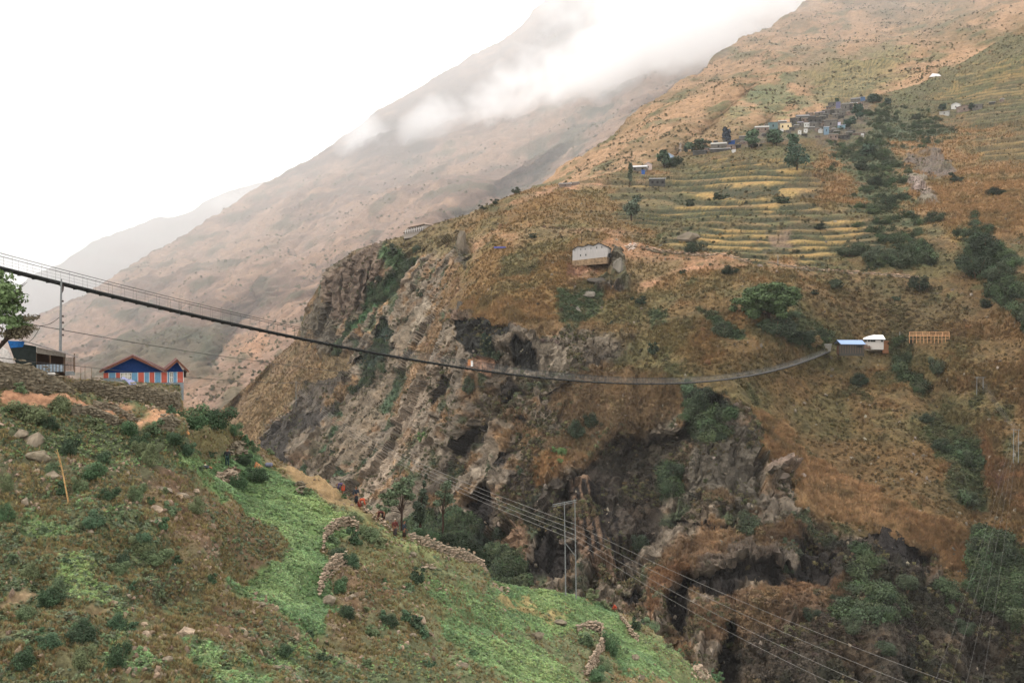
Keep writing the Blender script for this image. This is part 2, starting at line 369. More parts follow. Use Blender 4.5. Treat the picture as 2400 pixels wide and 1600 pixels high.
for pl in ([(800,975),(760,1060),(715,1110)],[(935,900),(905,970)],[(860,1090),(835,1120),(800,1120)],[(1000,830),(985,860)]):
    PB(pl, '4a5c42', 3, 5, line=True, width=6, green=.9, rock=.2)
PB([(1080,560),(1100,560),(1105,605),(1090,640),(1075,600)], '5f5950', 3, 3, rock=1)
PB([(1100,560),(1200,520),(1160,560),(1130,600),(1110,620)], 'c39c7c', 4, 6, rock=0, dry=.2, a=.8)
PB([(900,560),(1060,510),(1140,490),(1090,560),(1060,600),(960,600)], '76694a', 8, 10, green=.6, rock=0, dry=.4)
# slope above the cliff
PB([(1090,640),(1250,450),(1500,420),(1700,560),(1640,640),(1500,660),(1350,700),(1200,770),(1070,760),(1060,700)], '84693f', 14, 24, dry=.7, rock=0, a=.65)
PB([(1190,560),(1330,470),(1480,470),(1500,560),(1350,560),(1200,620)], '7a6844', 14, 18, dry=.5, green=.4, rock=0, a=.65)
PB([(1080,700),(1250,720),(1330,760),(1250,800),(1210,765),(1075,762)], '92764e', 5, 8, dry=.9, rock=.1)
PB([(1205,770),(1330,755),(1500,775),(1480,800),(1330,775),(1225,790)], 'a08560', 4, 6, dry=.9, rock=.05)
PB([(1070,735),(1110,735),(1100,762),(1070,762)], '7b6a5a', 3, 4, rock=1)
PB([(1235,790),(1330,780),(1470,800),(1480,835),(1380,880),(1300,900),(1240,880),(1265,830)], '736858', 6, 8, rock=1, dry=.1)
PB([(1290,790),(1340,790),(1330,870),(1285,880)], '8a7e6c', 6, 6, rock=1, a=.8)
PB([(1370,850),(1480,800),(1490,830),(1400,890)], '4b443b', 6, 8, rock=.7, green=.2)
for pl in feats[0:2]: PB(pl[0], '2b2a26', 3, 3, rock=1, green=0, dry=0)  # caves painted near black, the shade inside put into the rock colour
for pl in feats[2:8]: PB(pl[0], '443e38', 4, 6, rock=1, green=.1, dry=0)  # smaller hollows and crevices: their shade painted into the rock
PB([(1130,780),(1165,800),(1160,850),(1140,840)], '2f3f2f', 3, 4, green=.5)
PB([(1110,840),(1160,850),(1150,880),(1100,870)], 'a37c61', 3, 4, rock=.5)
PB([(1400,860),(1640,890),(1700,930),(1640,990),(1450,1030),(1330,1100),(1250,1130),(1230,1090),(1340,1000),(1250,960),(1340,900)], '80684a', 10, 14, dry=.7, rock=.4, a=.8)
PB([(1480,880),(1660,900),(1640,940),(1400,930)], '8c7352', 8, 14, dry=.9, rock=0, a=.8)
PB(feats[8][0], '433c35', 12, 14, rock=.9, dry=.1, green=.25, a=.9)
PB([(1480,1060),(1620,1010),(1640,1090),(1560,1180),(1500,1200)], '4c463a', 12, 16, green=.5, dry=.3, rock=.5, a=.8)
PB([(1600,900),(1700,920),(1720,980),(1650,1080),(1600,1000)], '2f3329', 8, 10, rock=.5, green=.6, bush=.3)
PB([(1540,1060),(1600,1100),(1590,1180),(1550,1180)], '34482f', 8, 10, green=1, bush=.5)
PB(feats[9][0], '77604c', 3, 4, rock=1, dry=0)
for k in range(5):
    x = 1350+k*17; PB([(x,1140),(x+24,1240),(x+50,1350)], '2b2724', 2, 4, line=True, width=3, rock=1)
PB([(1660,1000),(1790,1010),(1800,1080),(1780,1180),(1720,1210),(1590,1200),(1600,1130)], '5f584c', 8, 10, rock=1, dry=.15)
PB([(1620,1150),(1720,1150),(1720,1190),(1640,1195)], '80684a', 6, 12, dry=.8, a=.7)
PB([(1790,1098),(1850,1098),(1866,1120),(1790,1128)], '857668', 4, 5, rock=1)
PB(feats[10][0], '2a2724', 4, 5, rock=1, green=0)  # shade under the overhang painted on as dark rock
PB([(1700,930),(1790,960),(1850,990),(1900,1060),(1980,1100),(2080,1160),(2200,1220),(2300,1260),(2400,1290),(2600,1330),(2600,1400),(2300,1360),(2170,1310),(2050,1240),(1950,1220),(1860,1200),(1870,1130),(1800,1080),(1770,1000)], 'a88860', 6, 14, dry=1, rock=0, green=0)
PB([(1870,1130),(1960,1130),(2100,1200),(2150,1290),(1990,1240),(1890,1210)], 'b5966c', 8, 14, dry=1, rock=0)
PB([(1600,1260),(1800,1230),(1900,1250),(1870,1300),(1700,1340),(1540,1360),(1530,1320)], '82664a', 10, 14, dry=.8, rock=.3, a=.75)
PB([(1640,1320),(1860,1300),(1850,1335),(1780,1335),(1640,1350)], '6e6459', 5, 8, rock=1, a=.8)
PB([(1510,1330),(1610,1340),(1560,1400),(1540,1500),(1515,1480)], '845f40', 7, 10, dry=.6, rock=.4, a=.8)
PB(feats[11][0], '2c2825', 7, 10, rock=1, dry=0)  # dark rock, with the shade of the hollow painted in
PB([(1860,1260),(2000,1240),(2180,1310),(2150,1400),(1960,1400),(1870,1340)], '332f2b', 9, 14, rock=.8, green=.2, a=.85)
PB([(1840,1390),(2020,1330),(2060,1420),(1900,1460),(1650,1500),(1620,1440)], '7e5f42', 12, 18, dry=.7, rock=.3, a=.7)
for k in (12, 13, 14, 15, 16, 17): PB(feats[k][0], '312d2a', 6, 8, rock=1, dry=0, green=.1)  # gorge hollows: dark rock, painted darker still for their shade
PB([(1040,1200),(1150,1240),(1240,1380),(1180,1380),(1060,1330),(960,1260)], '2a3528', 10, 14, green=.9, bush=.8, rock=0)
PB(feats[34][0], '7a604a', 6, 8, rock=1, a=.9)
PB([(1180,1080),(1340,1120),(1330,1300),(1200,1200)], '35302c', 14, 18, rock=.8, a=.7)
PB([(1250,1080),(1340,1040),(1330,1110),(1260,1140)], '94714a', 6, 10, dry=.7, a=.8)
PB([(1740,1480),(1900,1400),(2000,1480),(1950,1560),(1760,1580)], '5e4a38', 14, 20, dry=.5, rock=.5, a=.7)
PB([(1900,1440),(2200,1380),(2500,1450),(2620,1760),(1500,1760),(1750,1560)], '3a352d', 30, 30, rock=.7, green=.35, bush=.12, dry=.15, a=.8)  # dark gorge rock and scrub, deepened in colour for the gorge's shade
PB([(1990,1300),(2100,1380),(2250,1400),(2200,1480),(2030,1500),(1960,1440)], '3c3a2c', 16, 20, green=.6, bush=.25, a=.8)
PB([(2290,1260),(2500,1270),(2500,1500),(2380,1480),(2300,1420),(2290,1330)], '3c4a30', 12, 16, green=1, bush=.6, rock=0)
# olive pasture right of the prow and the green gully
PB([(1760,900),(1960,850),(2050,950),(2150,1030),(2240,1180),(2300,1270),(2080,1160),(1900,1060),(1850,990),(1780,950)], '6e5a3a', 6, 8, dry=.4, rock=0, green=.05)
PB([(1560,860),(1900,800),(1960,850),(1780,900),(1640,905)], '6c5b3b', 8, 12, dry=.5, green=.2, rock=0, a=.8)
PB([(2180,960),(2360,980),(2420,1250),(2320,1240),(2250,1100)], '74603f', 14, 20, dry=.6, rock=0, a=.8)
PB([(2290,1040),(2360,1060),(2420,1100),(2400,1200),(2320,1150)], '947050', 10, 18, dry=.8, rock=0, a=.7)
PB([(2080,820),(2140,820),(2150,870),(2200,940),(2220,1000),(2280,1060),(2290,1130),(2340,1210),(2290,1230),(2240,1150),(2200,1060),(2150,960),(2100,900)], '4f5a3c', 12, 26, green=.9, bush=.25, rock=0, dry=.1)
PB([(1960,860),(2000,870),(1985,930),(2040,940),(2010,900)], '4b5235', 8, 14, green=.7, a=.8)
PB([(2230,840),(2500,780),(2500,1000),(2330,960),(2200,900)], '765e3d', 14, 20, dry=.6, rock=0, a=.8)
# mid slope
PB([(1390,690),(1750,700),(1720,860),(1500,860),(1400,790)], '6b5b3a', 16, 22, dry=.4, green=.35, a=.6)
PB([(1530,760),(1720,740),(1690,850),(1560,860)], '8a6a42', 12, 20, dry=.8, a=.5)
PB([(1320,690),(1420,680),(1400,730),(1350,770),(1310,760)], '4c5c3f', 6, 10, green=.9, rock=.1)
PB([(1510,720),(1570,730),(1570,770),(1530,780)], '46563a', 6, 9, green=.9)
PB([(1630,720),(1680,740),(1760,800),(1680,790)], '3f5237', 5, 8, green=.9)
PB([(1850,700),(2100,620),(2250,700),(2350,830),(2100,800),(1950,790)], '5f5639', 18, 24, green=.5, dry=.4, a=.7)
PB([(1860,740),(1950,780),(1960,810),(1850,800),(1780,780)], '3b4b34', 8, 12, green=.9, bush=.4, rock=0, a=.9)
PB([(1420,560),(1560,590),(1740,600),(1900,620),(2150,640),(2150,660),(1900,640),(1700,625),(1500,620),(1420,600)], 'a6805f', 5, 8, dry=.3, rock=.1, a=.85)
PB([(1560,660),(1620,640),(1700,622),(1560,600),(1420,590),(1340,620),(1340,680),(1480,670)], '9b7958', 9, 14, dry=.4, a=.7)
PB([(1500,680),(1560,655),(1640,630),(1680,600),(1665,632),(1740,628)], 'b58d6d', 3, 4, line=True, width=4, a=.8, dry=0, green=0)
PB([(1200,480),(1290,440),(1400,425),(1480,440),(1500,400),(1560,440),(1580,470),(1520,470),(1440,440),(1300,450)], 'b58f71', 5, 7, dry=.1, rock=0, a=.8)
PB([(1160,560),(1300,530),(1440,540),(1560,540),(1560,552),(1420,556),(1300,560),(1200,590)], 'ab8566', 5, 7, dry=.2, a=.8)
PB([(1320,620),(1400,620),(1400,650),(1330,650)], '94705a', 4, 6, a=.8)
PB([(1060,510),(1200,500),(1280,560),(1240,640),(1130,680),(1110,620)], '8a7048', 12, 16, dry=.6, rock=0, a=.5)
PB([(1180,600),(1260,590),(1240,640),(1180,650)], '5a6444', 8, 12, green=.8, a=.6)
PB([(1530,550),(1590,535),(1600,560),(1550,570)], '5a6d48', 4, 6, green=.9)
PB([(1590,530),(1640,530),(1650,570),(1600,580),(1580,560)], '75655a', 5, 7, rock=1)
PB([(1430,600),(1460,600),(1465,655),(1430,660)], '6a6157', 4, 5, rock=1, dry=0)
PB([(1370,660),(1460,655),(1480,690),(1400,690),(1375,680)], '4a453d', 4, 6, rock=1, dry=0)
# upper right: terrace country, dry shoulders, the bushy ravine
PB([(1440,430),(1600,370),(1900,330),(1950,420),(2150,640),(1900,620),(1600,590),(1480,540)], '66603f', 16, 20, green=.5, dry=.3, rock=0, a=.8)
PB([(2040,330),(2200,280),(2400,290),(2400,440),(2200,480),(2150,600),(2100,560),(2080,450),(2110,380)], '98784f', 10, 16, dry=.8, rock=0, a=.8)
PB([(2180,440),(2400,380),(2620,400),(2620,520),(2400,560),(2250,560),(2160,520)], '9e7e54', 12, 18, dry=.9, a=.8)
PB([(1870,400),(1960,360),(2020,430),(2080,510),(2060,560),(1950,540),(1850,530)], '93734b', 9, 14, dry=.8, a=.8)
PB([(1960,320),(2060,330),(2120,400),(2130,560),(2060,560),(2010,440),(1970,380)], '545f44', 12, 30, green=.9, bush=.32, rock=0, dry=.1)
PB([(1740,330),(1800,288),(1900,262),(2030,222),(2050,250),(2040,335),(1900,330),(1760,345)], '66625a', 6, 10, green=.15, dry=.1, rock=0, a=.75)
PB([(2050,240),(2150,280),(2250,300),(2200,330),(2050,350),(2030,300)], '4f5c46', 10, 16, green=.9, bush=.4)
PB([(2040,570),(2100,540),(2180,600),(2120,640),(2040,640),(2000,600)], '414f3a', 9, 18, green=1, bush=.55)
PB([(2280,520),(2330,560),(2380,640),(2370,700),(2300,650),(2240,640),(2260,570)], '3e4e38', 9, 18, green=1, bush=.55)
PB([(2120,370),(2200,355),(2240,400),(2200,420),(2140,400)], '72695f', 5, 8, rock=1, dry=0)
PB([(2120,410),(2160,415),(2195,475),(2170,478),(2130,440)], '9d9086', 4, 5, rock=1, dry=0)
PB([(2300,620),(2400,690),(2420,780),(2340,720)], '414e38', 9, 16, green=1, bush=.4)
PB([(2200,760),(2380,720),(2420,800),(2250,800)], '7c623f', 10, 14, dry=.7, a=.6)
PB([(2070,200),(2400,80),(2600,100),(2600,260),(2250,290),(2080,270)], '5d6044', 12, 18, green=.6, dry=.2, a=.8)
blend(B, alb('5c6340'), sstep(-.05, .5, fbm(B.P0, 34, 4, 37))*.5*(1-rk)*sstep(900, 1500, B.px+.6*(900-B.py)), green=.45)
blend(B, alb('4f4f35'), sstep(.1, .5, fbm(B.P0, 11, 4, 38))*.45*(1-rk))
# terraces
terr_polys = [([(1560,430),(1700,380),(1880,390),(1930,440),(1900,470),(1600,470)], .9), ([(1500,470),(1920,470),(1930,530),(1500,530)], .9), ([(1560,540),(2040,500),(2100,560),(1990,620),(1600,600),(1560,570)], .9),
 ([(1420,420),(1600,400),(1640,500),(1450,520)], .7), ([(2150,230),(2600,60),(2600,300),(2250,290)], .8), ([(1900,480),(2200,500),(2230,620),(2050,640)], .5), ([(2280,330),(2420,310),(2420,380),(2300,390)], .8)]
for pl, a in terr_polys: B.terr = np.maximum(B.terr, a*poly_mask(B, pl, 10, 14))
zz = B.P0[..., 2]+fbm(B.P0, 70, 3, 41)*3.4+fbm(B.P0, 14, 2, 42)*.35
zc = B.P0[:, 575, 2]; pc = B.py[:, 575]; o_ = np.argsort(zc); zs = np.concatenate([[zc.min()-200], zc[o_], [zc.max()+400]]); ps = np.concatenate([[-pc.max()-800], -pc[o_], [-pc.min()+1400]])
zz = zz+np.abs(fbm(B.P0, 120, 2, 46))*1.5
LV = np.interp(zz, zs, ps)/14.5+fbm(B.P0, 160, 2, 47)*1.1; ph = LV % 1.0      # riser height grows where the slope is gentle
tread = sstep(.30, .48, ph)*(1-sstep(.88, 1.0, ph))
blend(B, alb('333d2c'), B.terr*(1-tread)*.9, green=.5, dry=.1, rock=0)
blend(B, alb('756a45'), B.terr*tread*.8*sstep(-1.0, .2, n2), green=.2, dry=.2, rock=0)
pn = perlin(B.P0[..., 0]/26+.02*B.P0[..., 1], np.floor(LV)*3.73, 0*LV)+.25*n2
blend(B, alb('57603c'), B.terr*tread*sstep(.05, .25, -pn)*.75, green=.4); blend(B, alb('86704f'), B.terr*tread*sstep(.0, .15, pn)*(1-sstep(.2, .35, pn))*.6)
blend(B, G['crop'], B.terr*tread*sstep(.34, .5, pn)*.8)
patch = [ [(1690,390),(1880,385),(1880,450),(1690,440)], [(1580,440),(1900,435),(1930,460),(1700,470),(1600,455)], [(1600,490),(1810,480),(1820,500),(1560,512)], [(1640,550),(2020,520),(2000,600),(1880,610),(1640,580)],
 [(2230,540),(2270,540),(2260,570),(2230,565)], [(2260,170),(2420,130),(2420,240),(2200,230)], [(2170,185),(2220,175),(2200,195)], [(2330,345),(2420,320),(2420,360),(2330,370)] ]
for pl in patch:
    m = poly_mask(B, pl, 8, 14)*(.55 if pl[0][0] > 2100 else 1); blend(B, G['crop'], m*sstep(.2, .36, ph)*(1-sstep(.86, 1, ph))*.92*sstep(-.32, -.1, pn)*sstep(-.4, .1, fbm(B.P0, 30, 3, 45)), green=0, dry=.3); blend(B, G['crop2'], m*tread*sstep(.0, .4, n2)*.7)
PB([(1790,545),(1850,540),(1860,590),(1800,590)], '7d6b5c', 8, 10, a=.7)
B.bush *= sstep(-.15, .35, fbm(B.P0, 14, 3, 36)+.25*n2)
# speckle: every slope is broken by tussocks and stones
blend(B, G['olive2'], sstep(.2, .6, n3)*.5*(1-rk))
B.col *= np.clip(1+.30*n4+.22*n3+B.dry*.25*fbm(B.P0, 2.6, 3, 39), .35, 1.8)[..., None]
B.col *= np.array([.98, .90, .88])*(1-rk)[..., None]+np.array([.92, .90, .89])*rk[..., None]
B.col *= (1+rk*np.clip(.42*stk+.22*stk2, -.45, .6))[..., None]
# ---- relief of the spur
def facets(P, cell, seed):
    """broken rock: every cell is a tilted plane, so blocks meet in sharp steps"""
    q = (P/cell).astype(np.float32); c0 = np.floor(q).astype(np.int32); fr = q-c0
    best = np.full(len(q), 1e9, np.float32); h = np.zeros(len(q), np.float32)
    rr = np.random.default_rng(seed); tab = rr.random((4096, 3)).astype(np.float32); til = (rr.normal(size=(4096, 3))*.55).astype(np.float32); off = (rr.random(4096)-.5).astype(np.float32)*.7
    for dx in (-1, 0, 1):
        for dy in (-1, 0, 1):
            for dz in (-1, 0, 1):
                cx = c0+np.array([dx, dy, dz], np.int32)
                k = ((cx[:, 0]*73856093) ^ (cx[:, 1]*19349663) ^ (cx[:, 2]*83492791)) & 4095
                v = fr-(np.array([dx, dy, dz], np.float32)+tab[k]); d = (v*v).sum(1); m = d < best
                best[m] = d[m]; h[m] = (v[m]*til[k[m]]).sum(1)+off[k[m]]
    return h
upd(B)
Nn = grid_normals(B.P0)*.8-B.P0/np.linalg.norm(B.P0, axis=-1)[..., None]*.2
pr = np.stack([B.P[..., 0]*.5+B.P[..., 2]*.86, B.P[..., 1]*.5, B.P[..., 2]*.5-B.P[..., 0]*.86], -1)   # along / across the foliation
rel = (ridged(pr, 30, 5, 51, .6, (.12, .7, 1))-.6)*3.6
rkm = np.maximum(rk, B.rock) > .05
prr = pr[rkm]; wp = np.stack([fbm(prr, 9, 3, 511+k) for k in range(3)], -1)
spc = np.maximum(np.linalg.norm(np.gradient(B.P0, axis=1), axis=-1), np.linalg.norm(np.gradient(B.P0, axis=0), axis=-1))[rkm]
aa = lambda c: np.clip(c/(spc*3.2)-.45, 0, 1)          # leave out what the mesh is too coarse to hold
fac = facets(prr*np.array([.4, 1, 1])+wp*1.6, 13, 1)*5.6*aa(13)+facets(prr*np.array([.4, 1, 1])+wp, 6.0, 2)*3.4*aa(6)+facets(prr*np.array([.6, 1, 1])+wp*.5, 2.6, 3)*1.6*aa(2.6)
rel[rkm] += fac+facets(prr+wp*.3, 1.3, 4)*.7*aa(1.3)
cr = np.abs(fbm(prr*np.array([.45, 1, 1]), 10, 3, 53)); rel[rkm] -= (1-sstep(0, .12, cr))*1.5     # cracks
strat = np.abs(((B.P[..., 2]*.8+B.P[..., 0]*.35+fbm(B.P, 25, 3, 54)*6)/5.5) % 1.0-.5)*2
rel += sstep(.2, .8, strat)*1.2
soft_ = fbm(B.P, 40, 4, 55)*2.2+fbm(B.P, 8, 4, 56)*.8+(ridged(B.P, 30, 3, 57, .5, (1, 1, .5))-.6)*1.4+fbm(B.P, 2.2, 2, 58)*.35
from_rock = sstep(0, 1, np.maximum(rk*.55, B.rock))
disp = rel*.78*from_rock+soft_*(1-from_rock)*(1-.85*B.terr)
edge = np.clip((B.px.shape[0]-1-np.arange(B.px.shape[0]))/6, 0.25, 1)[:, None]
B.P = B.P+Nn*(disp*edge)[..., None]
zl = (np.floor(LV)+sstep(.05, .42, ph)-LV)*14.5+np.interp(zz, zs, ps)                   # flat treads, steep risers
B.P[..., 2] += (np.interp(zl, ps, zs)-zz)*B.terr*.5
B.N = grid_normals(B.P)
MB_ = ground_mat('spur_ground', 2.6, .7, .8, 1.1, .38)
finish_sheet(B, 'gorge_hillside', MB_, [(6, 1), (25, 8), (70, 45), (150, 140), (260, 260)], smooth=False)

# ---- B2: the long slope that rises behind the village
silC = [(1100,520),(1261,436),(1378,345),(1506,263),(1598,203),(1644,182),(1700,127),(1746,96),(1787,70),(1850,38),(1914,0),(2050,-90),(2300,-200),(2700,-330)]
ctrlC = [(1200,480,880),(1261,436,1000),(1378,345,1080),(1506,263,1180),(1700,127,1400),(1914,0,1650),(2300,-200,2000),(2700,-330,2100),(1400,450,700),(1500,420,760),(1700,360,840),(1900,300,900),(2060,250,935),(2250,180,1000),(2400,80,1120),(2600,0,1200),
  (1700,250,1040),(1900,150,1220),(2100,100,1300),(2250,0,1500),(2600,-150,1600),(1500,600,650),(2000,600,700),(2500,400,800)]
R = make_sheet('R', 1100, 2700, 420, silC, 560, 330, ctrlC, 40.0)
for pts, wd, amp in [([(1500,400),(1620,300),(1720,200),(1800,90)],22,-25),([(1560,400),(1680,300),(1790,200)],18,25),([(1640,380),(1800,260),(1900,190),(2100,60)],26,-22),([(1750,330),(1950,200)],20,20),([(1850,300),(2100,150),(2400,20)],30,-20),([(2000,20),(1960,120),(1800,250)],24,22),([(1400,420),(1560,290),(1650,200)],16,18)]:
    R.D += amp*np.exp(-(sdline(R.px, R.py, pts)/wd)**2)
upd(R)
m1 = fbm(R.P0, 150, 4, 61); m2 = fbm(R.P0, 40, 4, 62); m3 = fbm(R.P0, 10, 3, 63)
R.col[:] = alb('94724e', sat=.84); R.dry[:] = .8
blend(R, alb('6f5c3e'), sstep(-.1, .5, m1+.5*m2)*.75, green=.3)
blend(R, alb('4c5539'), sstep(.2, .6, m2)*.6, green=.6)
blend(R, alb('9d7852', sat=.84), sstep(.1, .5, -m2)*.7)
for pl, c, s, kw in [([(1960,20),(2060,-60),(2300,-100),(2100,60)],'62543c',20,{}),([(1760,215),(1850,200),(1860,240),(1780,255)],'4f5f42',8,dict(green=1)),([(1700,260),(1860,230),(1900,260),(1740,300)],'66684a',8,dict(green=.7)),
    ([(1850,140),(2100,120),(2060,190),(1950,260),(1850,200)],'686047',20,dict(green=.5)),([(1600,10),(1700,140)],'6c5c4a',10,{})]:
    paint(R, pl, alb(c), s, 20, a=.7, **kw)
for pl in ([(1900,170),(2140,130),(2100,210),(1960,260),(1900,230)], [(1700,270),(1860,250),(1840,280),(1700,300)]): R.terr = np.maximum(R.terr, poly_mask(R, pl, 20, 20))
zr = R.P0[..., 2]+fbm(R.P0, 90, 3, 43)*8; pr2 = (zr/5.5) % 1
blend(R, alb('8a7c50'), R.terr*sstep(.5, .6, pr2)*.7); blend(R, alb('4b5238'), R.terr*(1-sstep(.5, .6, pr2))*.5)
R.col *= (1+.18*m3+.15*fbm(R.P0, 4, 2, 64))[..., None]
Nn = grid_normals(R.P)
R.P = R.P+Nn*((ridged(np.stack([R.P[..., 0]*.6+R.P[..., 1]*.3-R.P[..., 2]*.74, R.P[..., 1]*.5, R.P[..., 2]*.67+R.P[..., 0]*.74], -1), 110, 5, 65, .5, (1, .6, .4))-.6)*9+m2*2+m3*1.8)[..., None]
R.P[..., 2] += (np.floor(pr2*0+zr/5.5)+sstep(.05, .5, pr2)-zr/5.5)*5.5*R.terr*.6
R.N = grid_normals(R.P)
MR_ = ground_mat('slope_ground', 9, 2.2, .6, 1.5, .28)
finish_sheet(R, 'high_slope', MR_, [(20, 5), (120, 80), (500, 500)])

# ---- C: the big hazy mountain across the valley, then the ridges behind it
silM = [(-500,1000),(-200,880),(0,800),(56,756),(140,718),(200,690),(261,652),(330,606),(393,574),(450,540),(500,505),(560,470),(600,440),(640,420),(690,392),(740,365),(790,330),(850,290),(880,262),(930,235),(985,205),(1020,180),(1050,165),(1080,150),(1100,132),(1150,108),(1170,100),(1200,78),(1235,50),(1250,22),(1280,0),(1330,-40),(1500,-160),(1900,-300),(2400,-450)]
ctrlM = [(1250,22,3300),(1330,-40,3350),(1500,-160,3500),(1900,-300,3600),(1050,170,2950),(850,290,2650),(740,365,2500),(600,440,2350),(393,574,2050),(56,756,1750),(1200,430,1650),(1000,520,1500),(950,560,1450),(700,700,1350),(450,900,1150),(300,900,1200),(0,900,1400),
  (1500,200,1900),(1650,150,1900),(1400,300,1750),(1300,200,2350),(1100,300,2300),(900,450,1900),(600,600,1750),(1200,700,1200),(600,1000,1000),(0,1100,1050),(1800,100,1900),(1900,300,1600),(1300,100,2700),(-300,900,1600),(-300,1200,1200)]
M = make_sheet('M', -500, 2000, 560, silM, 1150, 380, ctrlM, 60.0)
for pts, wd, amp in [([(1680,130),(1560,200),(1450,260),(1330,330),(1230,380),(1120,450),(950,560)],26,-90),([(1420,250),(1370,310),(1290,380),(1180,450)],26,90),([(1260,100),(1180,250),(1000,400),(800,540),(640,680)],40,-60),([(1100,250),(900,420),(740,560),(560,760)],30,55),
   ([(900,330),(700,480),(520,640),(300,820)],34,-50),([(700,420),(520,590),(330,740)],26,45),([(640,700),(560,780),(500,860)],24,60),([(440,640),(250,760),(100,860)],30,-45),([(980,500),(850,620),(720,720)],22,50),([(760,480),(640,620),(420,800)],18,-30)]:
    M.D += amp*np.exp(-(sdline(M.px, M.py, pts)/wd)**2)
upd(M)
m1 = fbm(M.P0, 300, 5, 71); m2 = fbm(M.P0, 70, 4, 72); m3 = fbm(M.P0, 18, 3, 73)
M.col[:] = alb('8c6c54', sat=.75)
blend(M, alb('5e4a3e'), sstep(-.1, .45, m1+.4*m2)*.7); blend(M, alb('474d38'), sstep(.15, .6, m2)*.6); blend(M, alb('957253', sat=.78), sstep(.1, .5, -m2-.2*m1)*.7)
for pl, c, s in [([(1180,120),(1330,-40),(1400,-100),(1400,60),(1250,200),(900,400),(800,380),(640,430),(850,290),(1050,170)],'2a2120',40),([(1340,300),(1430,250),(1400,310),(1300,390),(1220,440),(1280,350)],'3f4a3c',14),([(440,820),(520,800),(520,850),(450,860)],'2f4536',10),
    ([(510,800),(640,780),(620,860),(560,860)],'a07a5c',14),([(300,760),(560,760),(480,900),(200,900)],'4d4c3a',30)]:
    paint(M, pl, alb(c), s, 20, a=.75)
M.col *= (1+.2*m3)[..., None]
Nn = grid_normals(M.P)
M.P = M.P+Nn*((((ridged(M.P, 260, 5, 75, .5, (1, 1, .35))-.6)*15+m2*4)*np.clip((379-np.arange(380))/45, .12, 1)[:, None]+m3*4))[..., None]
MM_ = ground_mat('mountain_ground', 26, 6, .6, 4, .28)
finish_sheet(M, 'hazy_mountain', MM_, [(60, 20), (300, 300), (1200, 1500)])
def ridge_sheet(key, name, x0, x1, sil, ctrl, bottom, col, sc):
    Q = make_sheet(key, x0, x1, 200, sil, bottom, 90, ctrl, sc); upd(Q)
    Q.col[:] = alb(col); blend(Q, alb('3c4334'), sstep(0, .5, fbm(Q.P0, sc*2, 4, 81))*.6)
    Q.P = Q.P+grid_normals(Q.P)*((ridged(Q.P, sc*5, 5, 82)-.6)*sc*.25)[..., None]
    finish_sheet(Q, name, MM_, [(100, 40), (600, 800)])
ridge_sheet('F1', 'misty_ridge', -500, 760, [(-500,900),(0,735),(80,650),(150,612),(230,575),(280,548),(330,530),(380,520),(440,498),(500,470),(560,452),(620,430),(760,380)], [(-500,900,3000),(0,735,3000),(280,548,3600),(560,452,4000),(760,380,4200),(0,1000,2200),(500,800,2600),(700,900,2400)], 1050, '4a4038', 80)
ridge_sheet('F2', 'distant_peak', -700, 520, [(-700,620),(-200,520),(0,548),(40,540),(80,524),(110,514),(128,510),(150,520),(190,540),(235,560),(300,600),(400,680),(520,800)], [(-700,620,6200),(0,545,6000),(128,510,6000),(300,600,6000),(520,800,5800),(0,900,5000),(400,900,5000)], 950, '2c2826', 120)

# ---- A: the near slope with the fields
silA = [(-300,820),(0,852),(60,866),(130,884),(190,892),(300,897),(420,903),(432,955),(470,960),(505,968),(527,990),(553,1024),(584,1042),(642,1067),(706,1113),(793,1156),(834,1182),(885,1205),(936,1240),(961,1253),(1010,1272),(1110,1333),(1150,1354),(1200,1372),(1300,1386),(1400,1405),(1440,1425),(1480,1450),(1530,1482),(1570,1530),(1640,1572),(1700,1612),(1760,1680),(1830,1740)]
ctrlA = [(-100,1650,40),(0,1600,44),(600,1600,53),(1200,1600,70),(1600,1620,98),(0,1300,57),(0,1000,72),(0,935,77),(300,975,82),(420,955,88),(505,970,98),(200,890,90),(420,903,94),(0,855,86),(600,1050,101),(700,1112,100),(834,1182,95),(945,1243,91),(1105,1331,98),(1345,1398,110),(1440,1425,114),(1640,1572,113),
  (700,1250,80),(500,1200,74),(1000,1450,77),(1300,1500,93),(400,1400,60),(800,1500,67),(250,1100,70),(1200,1410,98),(530,1095,93),(1750,1700,115),(600,1750,45),(0,1750,36),(1300,1750,65),(-200,1000,72),(-200,860,84),(420,985,84),(600,1330,72)]
A = make_sheet('A', -220, 1800, 900, silA, 1740, 480, ctrlA, 2.2)
upd(A)
a1 = fbm(A.P0, 9, 4, 91); a2 = fbm(A.P0, 2.6, 4, 92); a3 = fbm(A.P0, .8, 3, 93)
Q = {k: alb(v) for k, v in dict(soil='75654a', soil2='806c50', dk='474231', grass='52543a', moss='5a6542', field='6a824c', field2='5c7648', ygr='77794e', gold='9a7a4e', path='a5795a', stone='85705c').items()}
A.col[:] = Q['soil']; A.dry[:] = .5
blend(A, Q['moss'], sstep(-.35, .2, a1+.5*a2)*.85, green=.4, dry=.5)
blend(A, alb('5c6c44'), sstep(.0, .45, a2-.3*a1)*.55, green=.6, dry=.4)
blend(A, Q['dk'], sstep(.1, .5, a2)*.5, dry=.3)
blend(A, Q['soil2'], sstep(.15, .5, -a1+.3*a2)*.7, dry=.4)
PA = lambda poly, c, soft=5, warp=8, **kw: paint(A, poly, Q[c] if c in Q else alb(c), soft*2.2, warp*1.1, **kw)
PA([(760,1250),(860,1205),(960,1253),(1110,1333),(1300,1386),(1480,1450),(1700,1612),(1760,1700),(1100,1700),(900,1600),(860,1480),(780,1440)], '66694a', 16, 20, green=.5, dry=.4, a=.75)
